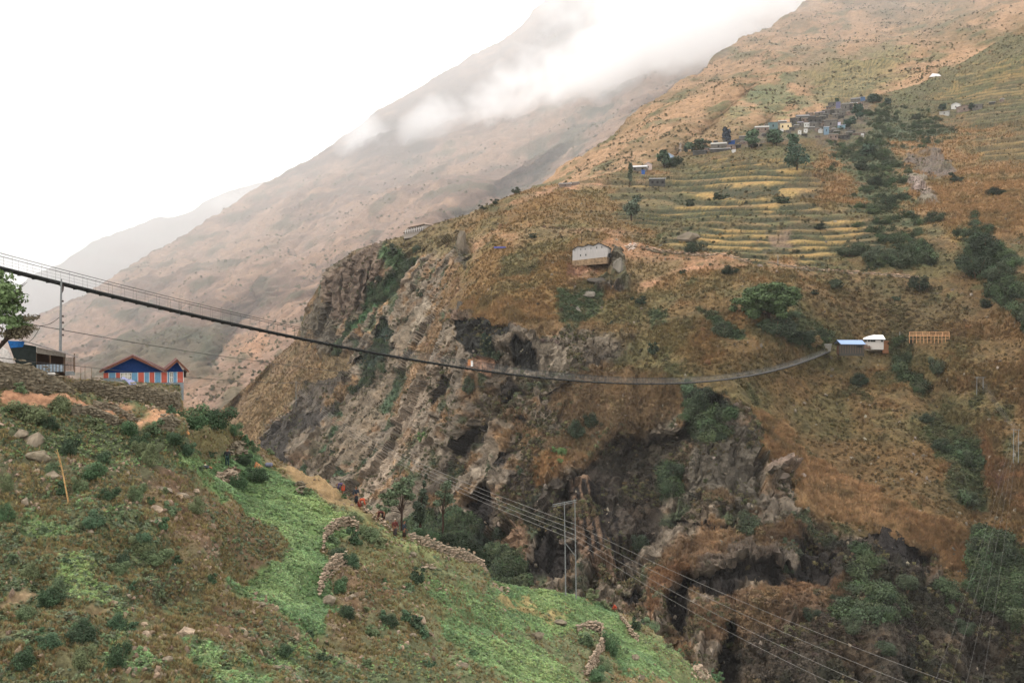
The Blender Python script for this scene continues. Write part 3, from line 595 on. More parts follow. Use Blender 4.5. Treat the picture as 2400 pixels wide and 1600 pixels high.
PA([(0,1250),(300,1250),(420,1330),(640,1440),(760,1500),(800,1740),(0,1740)], '57603f', 20, 30, green=.4, dry=.45, a=.5)
# upper left bank
PA([(0,960),(60,930),(180,960),(330,985),(400,1000),(440,1010),(520,1010),(560,1050),(600,1090),(440,1075),(370,1100),(360,1150),(250,1200),(100,1200),(0,1150)], '454a34', 12, 16, green=.55, dry=.35, a=.8)
PA([(430,1010),(540,1000),(560,1040),(470,1070),(440,1050)], '6d6442', 6, 8, dry=.6, green=.3)
PA([(0,925),(120,950),(320,965),(300,985),(150,970),(0,965)], 'path', 3, 4, green=0, dry=0)
PA([(270,985),(420,955),(440,960),(420,972),(370,990),(330,1000)], 'b08562', 3, 4, green=0, dry=0)
PA([(-200,860),(0,850),(190,890),(420,903),(420,925),(200,925),(0,900)], '60553f', 3, 4, green=.4, dry=.5)
# eroded nose left of the field
PA([(360,1130),(420,1100),(470,1130),(560,1200),(640,1240),(690,1310),(640,1340),(560,1330),(440,1270),(400,1200)], '6c5441', 8, 12, dry=.5, green=.1, a=.8)
PA([(520,1240),(600,1290),(590,1310),(510,1260)], 'a07444', 4, 6, dry=.9, a=.8)
# the green field
PA([(410,1080),(460,1068),(560,1078),(620,1100),(690,1130),(780,1190),(830,1230),(800,1270),(760,1290),(770,1380),(800,1420),(740,1470),(640,1440),(590,1400),(560,1370),(600,1350),(690,1310),(640,1240),(560,1195),(480,1140)], 'field', 5, 9, green=1, dry=.05, bush=0)
PA([(600,1120),(760,1200),(700,1230),(560,1150)], '768c54', 12, 14, green=1, a=.6)
PA([(690,1250),(760,1290),(770,1390),(700,1380),(640,1330)], '56784a', 12, 14, green=1, a=.6)
PA([(640,1095),(700,1112),(793,1156),(885,1205),(860,1215),(760,1180),(690,1140),(640,1115)], '8c7350', 5, 8, dry=.5, green=.15)
PA([(800,1180),(936,1240),(1010,1272),(1110,1333),(1150,1354),(1200,1372),(1180,1400),(1050,1330),(950,1290),(860,1240)], 'ygr', 6, 9, green=.5, dry=.6)
PA([(830,1290),(900,1280),(1000,1330),(1120,1400),(1180,1480),(1140,1520),(1000,1440),(900,1400),(830,1340)], '63613f', 12, 16, green=.45, dry=.6)
PA([(1130,1370),(1200,1372),(1300,1386),(1400,1405),(1440,1425),(1500,1480),(1560,1540),(1640,1600),(1600,1680),(1450,1640),(1430,1500),(1350,1470),(1250,1500),(1160,1430)], '667e4a', 7, 10, green=1, dry=.15)
PA([(1060,1440),(1180,1480),(1280,1520),(1350,1600),(1330,1700),(1200,1600),(1100,1540),(1040,1480)], '667c4c', 8, 14, green=.95, dry=.2, a=.8)
PA([(1000,1370),(1130,1400),(1230,1480),(1150,1500),(1020,1420)], '557046', 10, 14, green=.8, a=.7)
PA([(1180,1400),(1330,1440),(1300,1460),(1160,1420)], '9b8257', 8, 10, green=.3, dry=.7, a=.8)
PA([(1440,1560),(1560,1600),(1600,1680),(1480,1700),(1430,1620)], '866a4c', 8, 12, green=.2, dry=.5, a=.8)
PA([(1480,1470),(1530,1482),(1640,1572),(1700,1612),(1760,1680),(1650,1640),(1560,1560)], '70704a', 6, 10, green=.6, dry=.6, a=.8)
# lower left greens and soils
for pl in ([(130,1310),(210,1300),(250,1380),(240,1440),(290,1480),(220,1470),(150,1400)], [(60,1190),(120,1190),(140,1240),(80,1260)], [(380,1520),(520,1560),(640,1600),(560,1640),(420,1580)], [(520,1370),(640,1380),(660,1440),(560,1420)], [(560,1480),(700,1470),(760,1540),(640,1560)]):
    PA(pl, '526a42', 8, 16, green=.75, dry=.3, a=.8)
PA([(240,1500),(420,1560),(640,1620),(600,1650),(400,1600),(250,1560)], '4f6a42', 10, 14, green=.8, a=.5)
PA([(310,1340),(470,1330),(460,1390),(360,1420),(300,1400)], '4e4034', 8, 12, green=.1, dry=.3, a=.8)
PA([(-60,1425),(40,1398),(95,1382),(98,1392),(40,1412),(-60,1445)], '8a7558', 3, 4, green=0, dry=.1)
PA([(150,1430),(250,1450),(240,1500),(130,1510)], '8d7155', 10, 12, green=.1, dry=.5, a=.8)
PA([(480,1410),(640,1440),(700,1500),(560,1520),(440,1480)], '6c533f', 12, 16, green=.15, dry=.5, a=.8)
PA([(790,1430),(900,1430),(1000,1500),(1040,1600),(900,1600),(800,1500)], '4c5036', 16, 18, green=.5, dry=.5, a=.6)
PA([(790,1330),(900,1360),(960,1400),(880,1430),(800,1400)], '6d533f', 8, 12, green=.1, dry=.4, a=.8)
bare = np.zeros(A.px.shape)
for pl in ([(0,925),(120,950),(320,965),(300,985),(150,970),(0,965)], [(265,985),(420,950),(460,958),(425,975),(370,992),(330,1004)], [(640,1095),(700,1112),(793,1156),(885,1205),(860,1215),(760,1180),(690,1140),(640,1115)], [(-60,1425),(40,1398),(95,1382),(98,1392),(40,1412),(-60,1445)]): bare = np.maximum(bare, poly_mask(A, pl, 4, 5))
A.col *= (1+.25*a3+.18*a2)[..., None]
fieldm = poly_mask(A, [(430,1080),(560,1085),(780,1190),(760,1380),(640,1440),(560,1370),(690,1310),(560,1195)], 20, 5)
rough = 1-.75*np.clip(A.green*1.1-.2, 0, 1)
Nn = grid_normals(A.P)
stepz = ridged(A.P, 5, 4, 95, .55, (1, 1, 1.2))-.6
A.P = A.P+Nn*((fbm(A.P, 9, 3, 96)*.7+stepz*.45*rough+a2*.28*rough+a3*.12)*np.clip((480-np.arange(480))/10, .3, 1)[:, None])[..., None]
# the dug-out left bank of the field and small terrace lips
A.N = grid_normals(A.P)
MA_ = ground_mat('near_ground', .7, .17, .7, .12, .35)
finish_sheet(A, 'near_slope', MA_, [(2, .6), (8, 8), (25, 35), (60, 100)])
# valley floor under everything
bm = bmesh.new()
vs = [bm.verts.new(v) for v in ((-9000, -800, -330), (9000, -800, -330), (9000, 9000, -330), (-9000, 9000, -330))]; bm.faces.new(vs)
me = bpy.data.meshes.new('valley_floor'); bm.to_mesh(me); bm.free(); me.materials.append(mat('valley_soil', alb('4c4436'), scale=.01))
o = bpy.data.objects.new('valley_floor', me); COL.objects.link(o); o['kind'] = 'structure'

# ------------------------------------------------------------------ haze box
def box_mesh(name, lo, hi):
    bm = bmesh.new(); bmesh.ops.create_cube(bm, size=1)
    for v in bm.verts: v.co = Vector([(lo[i]+hi[i])/2+v.co[i]*(hi[i]-lo[i]) for i in range(3)])
    me = bpy.data.meshes.new(name); bm.to_mesh(me); bm.free(); return me
HAZE = 0.00004
hm = box_mesh('haze', (-9500, -900, -331), (9500, 9500, 1750))
ho = bpy.data.objects.new('haze', hm); COL.objects.link(ho); ho['kind'] = 'stuff'; ho['label'] = 'pale humid haze filling the valley air'
m = bpy.data.materials.new('haze'); m.use_nodes = True; t = m.node_tree; t.nodes.clear()
out = t.nodes.new('ShaderNodeOutputMaterial'); pv = t.nodes.new('ShaderNodeVolumePrincipled')
pv.inputs['Color'].default_value = (1, 1, 1, 1); pv.inputs['Density'].default_value = HAZE; pv.inputs['Anisotropy'].default_value = .0
t.links.new(pv.outputs[0], out.inputs['Volume']); hm.materials.append(m)

def volume_mat(name, dens, col=(1, 1, 1, 1), noise=None):
    m = bpy.data.materials.new(name); m.use_nodes = True; t = m.node_tree; t.nodes.clear(); N = t.nodes.new; L = t.links.new
    out = N('ShaderNodeOutputMaterial'); pv = N('ShaderNodeVolumePrincipled'); pv.inputs['Color'].default_value = col
    pv.inputs['Density'].default_value = dens; L(pv.outputs[0], out.inputs['Volume'])
    if noise:
        tc = N('ShaderNodeTexCoord'); g = N('ShaderNodeNewGeometry'); ln = N('ShaderNodeVectorMath'); ln.operation = 'LENGTH'; L(tc.outputs['Object'], ln.inputs[0])
        nz = N('ShaderNodeTexNoise'); nz.inputs['Scale'].default_value = 1/noise; nz.inputs['Detail'].default_value = 4; nz.inputs['Roughness'].default_value = .62; nz.inputs['Distortion'].default_value = .5
        L(g.outputs['Position'], nz.inputs['Vector'])
        a = N('ShaderNodeMath'); a.operation = 'MULTIPLY_ADD'; L(nz.outputs[0], a.inputs[0]); a.inputs[1].default_value = 3.0; a.inputs[2].default_value = -.80
        b = N('ShaderNodeMath'); b.operation = 'MULTIPLY_ADD'; L(ln.outputs['Value'], b.inputs[0]); b.inputs[1].default_value = -1.0; L(a.outputs[0], b.inputs[2])
        c = N('ShaderNodeMath'); c.operation = 'MULTIPLY'; c.use_clamp = False; L(b.outputs[0], c.inputs[0]); c.inputs[1].default_value = dens
        d = N('ShaderNodeMath'); d.operation = 'MAXIMUM'; L(c.outputs[0], d.inputs[0]); d.inputs[1].default_value = 0; L(d.outputs[0], pv.inputs['Density'])
    return m
# even mist that fills the far side valley, behind the spur and the village slope
mm = box_mesh('valley_mist', (-5000, 1130, -330), (3500, 5200, 1700))
mm.materials.append(volume_mat('valley_mist', .00038))
o = bpy.data.objects.new('valley_mist', mm); COL.objects.link(o); o['kind'] = 'stuff'; o['label'] = 'pale mist standing in the valley before the far mountain'
for k, (px, py, D, rx, ry, rd, dens, ns, lab) in enumerate([
    (1660, -10, 1780, 520, 240, 420, .024, 190, 'thick white cloud covering the saddle behind the village slope'),
    (1430, 160, 1950, 300, 150, 280, .020, 170, 'thick white cloud lying along the far mountain side'),
    (1190, 250, 2200, 210, 105, 240, .014, 170, 'ragged cloud edge drifting down the far mountain'),
    (1010, 290, 2300, 140, 85, 200, .010, 150, 'thin wisp of cloud below the mountain crest'),
    (850, 315, 2400, 90, 80, 160, .009, 150, 'small cloud puff on the far mountain crest'),
    (130, 610, 4600, 260, 45, 400, .005, 400, 'low white cloud in front of the distant peak'),
    (570, 462, 2500, 150, 30, 200, .006, 200, 'thin cloud strip on the misty ridge')]):
    me = bpy.data.meshes.new('cloud'); bm = bmesh.new(); bmesh.ops.create_icosphere(bm, subdivisions=3, radius=1); bm.to_mesh(me); bm.free()
    me.materials.append(volume_mat('cloud_%s' % 'abcdefg'[k], dens, noise=ns))
    o = bpy.data.objects.new('cloud', me); COL.objects.link(o); o.location = at(px, py, D)
    o.scale = (rx*D/FPX, rd, ry*D/FPX); o.rotation_euler = (0, math.radians(-14), 0); o['kind'] = 'stuff'; o['label'] = lab
# ================================================================== SCATTERED GROUND COVER (uncountable: stuff)
def raw_mesh(name, V, F, mats=(), smooth=False):
    me = bpy.data.meshes.new(name); V = np.asarray(V, np.float32); F = np.asarray(F, np.int32)
    me.vertices.add(len(V)); me.vertices.foreach_set('co', V.reshape(-1))
    k = F.shape[1]; me.loops.add(F.size); me.loops.foreach_set('vertex_index', F.reshape(-1))
    me.polygons.add(len(F)); me.polygons.foreach_set('loop_start', np.arange(0, F.size, k, dtype=np.int32))
    me.polygons.foreach_set('loop_total', np.full(len(F), k, np.int32)); me.update(calc_edges=True)
    if smooth: me.polygons.foreach_set('use_smooth', np.ones(len(F), bool))
    for m in mats: me.materials.append(m)
    return me
def leaf_cloud(lobes, n, size, seed, flat=.5, aspect=1.6, shell=.45):
    """n leaf quads spread through the lobes (centre, radii)"""
    r = np.random.default_rng(seed); L = np.array([list(c)+list(q) for c, q in lobes], float)
    w = (L[:, 3]*L[:, 4]*L[:, 5])**.66; k = r.choice(len(L), n, p=w/w.sum())
    d = r.normal(size=(n, 3)); d /= np.linalg.norm(d, axis=1)[:, None]
    rad = r.random(n)**shell
    pos = L[k, :3]+d*L[k, 3:6]*rad[:, None]
    nrm = d*.7+r.normal(size=(n, 3))*.55+np.array([0, 0, flat]); nrm /= np.linalg.norm(nrm, axis=1)[:, None]
    t = np.cross(nrm, r.normal(size=(n, 3))); t /= np.linalg.norm(t, axis=1)[:, None]+1e-9; b = np.cross(nrm, t)
    s = size*(.6+.8*r.random(n))[:, None]
    a = pos-t*s*aspect*.5; c = pos+t*s*aspect*.5
    V = np.stack([a, pos+b*s*.5, c, pos-b*s*.5], 1).reshape(-1, 3)
    return V, np.arange(4*n).reshape(-1, 4)
def blades(n, seed, h=1.0, spread=.5, w=.05, lean=.5):
    r = np.random.default_rng(seed); an = r.random(n)*2*math.pi; rr = r.random(n)*spread*.5
    base = np.stack([np.cos(an)*rr, np.sin(an)*rr, np.zeros(n)-.05], 1)
    out = np.stack([np.cos(an), np.sin(an), np.zeros(n)], 1)*(r.random(n)*lean)[:, None]
    tip = base+out+np.array([0, 0, 1])*(h*(.5+.5*r.random(n)))[:, None]
    side = np.stack([-np.sin(an), np.cos(an), np.zeros(n)], 1)*w
    mid = base*.5+tip*.5+np.array([0, 0, .1]); 
    V = np.stack([base-side, base+side, mid+side*.7, tip, mid-side*.7], 1).reshape(-1, 3)
    i = np.arange(n)*5; F = np.concatenate([np.stack([i, i+1, i+2], 1), np.stack([i, i+2, i+4], 1), np.stack([i+4, i+2, i+3], 1)])
    return V, F
def stone_mesh(seed, flat=(1, .8, .6), npts=14):
    r = random.Random(seed); bm = bmesh.new()
    for _ in range(npts):
        v = Vector((r.gauss(0, 1), r.gauss(0, 1), r.gauss(0, 1))).normalized()*(.44+.12*r.random())
        bm.verts.new((v.x*flat[0], v.y*flat[1], v.z*flat[2]))
    bmesh.ops.convex_hull(bm, input=bm.verts)
    for v in [v for v in bm.verts if not v.link_faces]: bm.verts.remove(v)
    me = bpy.data.meshes.new('stone'); bm.to_mesh(me); bm.free(); return me
MI_leaf = inst_mat('scatter_foliage', var=.35); MI_dry = inst_mat('scatter_dry_grass', var=.3); MI_stone = inst_mat('scatter_stone', var=.3)
def proto_coll(name, meshes):
    c = bpy.data.collections.new(name)
    for i, me in enumerate(meshes):
        o = bpy.data.objects.new('%s_proto_%02d' % (name, i), me); c.objects.link(o)
    return c
def mk(name, vf, m): return raw_mesh(name, vf[0], vf[1], [m])
C_clump = proto_coll('leafy_clump', [mk('leafy_clump', leaf_cloud([((0,0,.25),(.5,.5,.35))], 26, .24, 100+i, flat=2.4), MI_leaf) for i in range(4)])
C_tuft = proto_coll('grass_tuft', [mk('grass_tuft', blades(18, 200+i, 1, .6, .05, .55), MI_dry) for i in range(4)])
C_bush = proto_coll('small_bush', [mk('small_bush', leaf_cloud([((0,0,.3),(.5,.5,.4)),((.25,.1,.45),(.3,.3,.3)),((-.2,.15,.4),(.3,.3,.25))], 90, .17, 300+i, flat=.7), MI_leaf) for i in range(5)])
def _st(i):
    me = stone_mesh(400+i); me.materials.append(MI_stone); return me
C_thick = proto_coll('thicket', [mk('thicket_clump', leaf_cloud([((0,0,.3),(.5,.5,.42))]+[((random.uniform(-.35,.35),random.uniform(-.35,.35),random.uniform(.2,.6)),(.22,.22,.2)) for _ in range(5)], 420, .062, 350+i, flat=.8), MI_leaf) for i in range(5)])
C_stone = proto_coll('loose_stone', [_st(i) for i in range(6)])
def scatter(name, label, pts, coll, scl, tint, rot=None):
    n = len(pts); me = bpy.data.meshes.new(name); me.vertices.add(n); me.vertices.foreach_set('co', np.asarray(pts, np.float32).reshape(-1))
    a = me.attributes.new('tint', 'FLOAT_COLOR', 'POINT'); a.data.foreach_set('color', np.concatenate([tint, np.ones((n, 1))], 1).astype(np.float32).reshape(-1))
    if rot is None:
        rot = np.zeros((n, 3)); rot[:, 2] = RNG.random(n)*6.28; rot[:, :2] = RNG.normal(size=(n, 2))*.25
    a = me.attributes.new('rotv', 'FLOAT_VECTOR', 'POINT'); a.data.foreach_set('vector', rot.astype(np.float32).reshape(-1))
    if np.ndim(scl) == 1: scl = np.repeat(np.asarray(scl)[:, None], 3, 1)
    a = me.attributes.new('sclv', 'FLOAT_VECTOR', 'POINT'); a.data.foreach_set('vector', scl.astype(np.float32).reshape(-1))
    o = bpy.data.objects.new(name, me); COL.objects.link(o); o['kind'] = 'stuff'; o['label'] = label
    g = bpy.data.node_groups.new(name, 'GeometryNodeTree')
    g.interface.new_socket(name='Geometry', in_out='INPUT', socket_type='NodeSocketGeometry'); g.interface.new_socket(name='Geometry', in_out='OUTPUT', socket_type='NodeSocketGeometry')
    N = g.nodes.new; L = g.links.new; gi = N('NodeGroupInput'); go = N('NodeGroupOutput')
    iop = N('GeometryNodeInstanceOnPoints'); ci = N('GeometryNodeCollectionInfo'); ci.inputs['Collection'].default_value = coll
    ci.inputs['Separate Children'].default_value = True; ci.inputs['Reset Children'].default_value = True
    iop.inputs['Pick Instance'].default_value = True
    def attr(nm, ty):
        q = N('GeometryNodeInputNamedAttribute'); q.data_type = ty; q.inputs[0].default_value = nm; return q.outputs['Attribute']
    e2r = N('FunctionNodeEulerToRotation'); L(attr('rotv', 'FLOAT_VECTOR'), e2r.inputs[0])
    L(gi.outputs[0], iop.inputs['Points']); L(ci.outputs[0], iop.inputs['Instance']); L(e2r.outputs[0], iop.inputs['Rotation']); L(attr('sclv', 'FLOAT_VECTOR'), iop.inputs['Scale'])
    rv = N('FunctionNodeRandomValue'); rv.data_type = 'INT'; rv.inputs['Min'].default_value = 0; rv.inputs['Max'].default_value = 5
    L(rv.outputs[2], iop.inputs['Instance Index']); L(iop.outputs[0], go.inputs[0])
    md = o.modifiers.new('scatter', 'NODES'); md.node_group = g
    return o
def pick(sh, dens, n, up=None):
    """n random surface points with probability ~ density x apparent size, for even cover in view"""
    ny, nx = sh.px.shape
    w = np.clip(dens[:-1, :-1], 0, None)*np.abs(np.diff(sh.py, axis=0))[:, :-1]
    w = w.astype(np.float64).reshape(-1)
    if w.sum() <= 0: return None
    c = np.cumsum(w); k = np.searchsorted(c, RNG.random(n)*c[-1]); k = np.minimum(k, len(w)-1)
    j, i = np.divmod(k, nx-1); a = RNG.random(n)[:, None]; b = RNG.random(n)[:, None]
    P = sh.P; p = (P[j, i]*(1-a)+P[j, i+1]*a)*(1-b)+(P[j+1, i]*(1-a)+P[j+1, i+1]*a)*b
    return p, j, i
def tints(base, var, n, hue=.12):
    t = np.asarray(base)*(1+var*(RNG.random((n, 1))*2-1)); return np.clip(t*(1+hue*(RNG.random((n, 3))*2-1)), .003, .9)
U = RNG.random
# near slope
p, j, i = pick(A, (1-bare)*np.clip(A.green-.42, 0, 1)**1.6*sstep(-.75, .1, a2+.6*a3), 85000)
scatter('field_crop', 'low leafy green crop covering the near fields', p, C_clump, .11+.16*U(len(p)), tints(alb('7a9458', sat=.85), .22, len(p))*(.75+.5*A.green[j, i][:, None]*U((len(p), 1)))*np.clip(1+.3*a1[j, i]+.3*a2[j, i], .55, 1.25)[:, None]*np.stack([1+.12*a1[j, i], 1+0*a1[j, i], 1-.1*a1[j, i]], 1))
p, j, i = pick(A, (1-bare)*np.clip(.9-A.green, 0, 1)*np.clip(.2+.5*A.wn+A.dry*.6, .05, 1), 42000)
scatter('dry_grass', 'short dry grass tufts over the near slope', p, C_tuft, .14+.22*U(len(p))**2, tints(alb('8c7c54'), .35, len(p)))
p, j, i = pick(A, (1-bare)*np.clip(1.1-A.green, 0, 1)*np.clip(a1+.5*a2+.3, 0, 1), 30000)
scatter('low_weeds', 'low dark green weeds between the shrubs of the near slope', p, C_clump, .12+.28*U(len(p))**2.5, tints(alb('626d4c', sat=.85), .3, len(p)))
p, j, i = pick(A, np.clip(1-A.green*1.1, .02, 1)*np.clip(.25-a1+.8*a2, .02, 1), 6500)
scatter('loose_stones', 'scattered grey brown stones lying on the near slope', p, C_stone, .08+.5*U(len(p))**4, tints(alb('86735f'), .35, len(p), .05), rot=U((len(p), 3))*6)
# spur
p, j, i = pick(B, np.clip(B.dry-.35, 0, 1)**1.5*(1-B.terr*.9), 95000)
scatter('hillside_dry_grass', 'golden dry grass tussocks on the gorge hillside', p, C_tuft, .6+1.0*U(len(p)), tints(np.ones(3), .35, len(p), .06)*np.clip(B.col[j, i]*1.15, 0, .8))
p, j, i = pick(B, np.clip(B.green-.2, 0, 1)*(.4+sstep(-.2, .4, B.n2))*(1-.8*B.terr), 36000)
scatter('hillside_scrub', 'dark green scrub on ledges and gullies of the gorge hillside', p, C_bush, .6+1.5*U(len(p))**3, tints(np.ones(3), .4, len(p), .1)*np.clip(B.col[j, i]*1.05+.004, 0, .5))
p, j, i = pick(B, np.clip(B.bush-.1, 0, 1), 12000)
scatter('ravine_thicket', 'dense dark green thicket filling the ravines', p, C_thick, 1.6+3.8*U(len(p))**2, tints(alb('414c34'), .55, len(p)))
p, j, i = pick(B, np.clip(.1+.9*(1-B.rock)-B.bush, 0.03, 1)*sstep(-.9, .6, B.n3+.5*B.n2)*(1-B.terr), 34000)
scatter('hillside_tussocks', 'brown green tussocks dotting the gorge hillside', p, C_bush, .3+.9*U(len(p))**4, tints(np.ones(3), .4, len(p), .08)*np.clip(B.col[j, i]*.8, 0, .5)*np.array([.92, 1.0, .9]))
rbn = B.rock*(sstep(0, .5, fbm(B.P, 16, 3, 121)))
p, j, i = pick(B, np.clip(rbn, 0, 1), 15000)
scatter('cliff_ferns', 'small brown and green plants rooted on the cliff', p, C_bush, .5+1.3*U(len(p))**2, tints(alb('565038'), .5, len(p), .15))
p, j, i = pick(B, np.clip(B.dry*.4+.3-B.green, 0.02, 1), 3200)
scatter('hillside_stones', 'pale stones scattered on the gorge hillside', p, C_stone, .4+1.6*U(len(p))**4, tints(alb('7a6f60'), .35, len(p), .05), rot=U((len(p), 3))*6)
# high slope and hazy mountain
p, j, i = pick(R, np.clip(.15+sstep(0, .6, m2 if False else fbm(R.P, 45, 3, 131)), 0, 1), 24000)
scatter('high_slope_scrub', 'small dark bushes dotting the high slope behind the village', p, C_bush, 1.0+2.2*U(len(p))**4, tints(alb('665c40'), .45, len(p)))
p, j, i = pick(M, np.clip(.12+sstep(-.1, .6, fbm(M.P, 120, 4, 132)), 0, 1), 20000)
scatter('mountain_scrub', 'small dark trees dotting the hazy mountain', p, C_bush, 1.5+4*U(len(p))**4, tints(alb('68634a'), .4, len(p)))
# ================================================================== OBJECT HELPERS
class MB:
    """collects simple solids, then links them as one mesh object"""
    def __init__(s): s.V = []; s.F = []
    def add(s, V, F):
        n = len(s.V); s.V += [tuple(v) for v in V]; s.F += [tuple(i+n for i in f) for f in F]; return s
    def box(s, c, d, rz=0, M=None):
        cx, cy_, cz = c; hx_, hy, hz = d[0]/2, d[1]/2, d[2]/2; ca, sa = math.cos(rz), math.sin(rz); V = []
        for z in (-hz, hz):
            for x, y in ((-hx_, -hy), (hx_, -hy), (hx_, hy), (-hx_, hy)):
                V.append((cx+x*ca-y*sa, cy_+x*sa+y*ca, cz+z))
        if M is not None: V = [M @ Vector(v) for v in V]
        return s.add(V, [(3, 2, 1, 0), (4, 5, 6, 7), (0, 1, 5, 4), (1, 2, 6, 5), (2, 3, 7, 6), (3, 0, 4, 7)])
    def tube(s, pts, r, sides=6, cap=True):
        pts = [Vector(p) for p in pts]; rr = r if isinstance(r, (list, tuple)) else [r]*len(pts); V = []; F = []
        for i, p in enumerate(pts):
            d = (pts[min(i+1, len(pts)-1)]-pts[max(i-1, 0)])
            d = d.normalized() if d.length > 1e-9 else Vector((0, 0, 1))
            a = d.cross(Vector((0, 0, 1)) if abs(d.z) < .95 else Vector((1, 0, 0))).normalized(); b = d.cross(a)
            for k in range(sides):
                t = 2*math.pi*k/sides; V.append(p+(a*math.cos(t)+b*math.sin(t))*rr[i])
        for i in range(len(pts)-1):
            for k in range(sides):
                k2 = (k+1) % sides; F.append((i*sides+k, i*sides+k2, (i+1)*sides+k2, (i+1)*sides+k))
        if cap: F.append(tuple(range(sides-1, -1, -1))); F.append(tuple((len(pts)-1)*sides+k for k in range(sides)))
        return s.add(V, F)
    def beam(s, a, b, w, h):
        a = Vector(a); b = Vector(b); d = b-a; L_ = d.length; q = d.to_track_quat('Y', 'Z').to_matrix().to_4x4(); q.translation = (a+b)/2
        return s.box((0, 0, 0), (w, L_, h), M=q)
    def prism(s, poly, y0, y1):
        """polygon in (x,z) pushed from y0 to y1"""
        n = len(poly); V = [(x, y0, z) for x, z in poly]+[(x, y1, z) for x, z in poly]
        F = [tuple(range(n)), tuple(range(2*n-1, n-1, -1))]+[(i, i+n, (i+1) % n+n, (i+1) % n) for i in range(n)]
        return s.add(V, F)
    def build(s, name, m, parent=None, smooth=False, mods=None):
        me = bpy.data.meshes.new(name); me.from_pydata([tuple(v) for v in s.V], [], s.F); me.materials.append(m)
        if smooth:
            for p_ in me.polygons: p_.use_smooth = True
        o = bpy.data.objects.new(name, me); COL.objects.link(o)
        if parent is not None: o.parent = parent
        return o
def tag(o, label, cat, group=None):
    o['label'] = label; o['category'] = cat
    if group: o['group'] = group
    return o
def thing(name, label, cat, loc, rz=0, group=None, scale=1):
    o = bpy.data.objects.new(name, None); COL.objects.link(o); o.location = loc; o.rotation_euler = (0, 0, rz); o.scale = (scale,)*3
    o.empty_display_size = .3; return tag(o, label, cat, group)
def mpp(p): return (p.y*cp-p.z*sp_)/FPX          # metres per photo pixel at a point
def facing(p): return math.atan2(-p.x, p.y)      # rotation that turns local -Y towards the camera

# ---- palette
M_wood = mat('weathered_wood', alb('6b5644'), aniso=(3, 3, .5)); M_dkwood = mat('dark_wood', alb('3a2c24'), aniso=(3, 3, .5)); M_newwood = mat('fresh_timber', alb('b98554', sat=.85), aniso=(3, 3, .6))
M_steel = mat('galvanised_steel', alb('747674'), rough=.5, spec=.4); M_dksteel = mat('dark_steel', alb('2e2f2d'), rough=.7); M_white = mat('white_paint', alb('e8e4e0'), var=.08)
M_black = mat('dark_opening', alb('1c1b1a'), var=.1); M_mud = mat('mud_plaster', alb('8a7a68'), scale=2); M_stone = mat('grey_stone', alb('7f7260'), scale=3, var=.4); M_stone2 = mat('warm_stone', alb('9c8872'), scale=3, var=.4)
M_stoned = mat('mossy_stone', alb('756a57'), scale=3, var=.45); M_slate = mat('slate_roof', alb('6d6c6a'), scale=2); M_ground = mat('packed_earth', alb('9b7455'))
M_insul = mat('brown_porcelain', alb('3a2a24'), rough=.4); M_wire = mat('aluminium_wire', alb('8f8b85'), rough=.6); M_wired = mat('dark_wire', alb('3a3836'), rough=.6)
M_skin = mat('skin', alb('7d5640'), var=.05); M_hair = mat('black_hair', alb('191614'), var=.1)
def leafmat(hex_): return mat('foliage_'+hex_, alb(hex_, sat=.8), var=.45, scale=2.2)

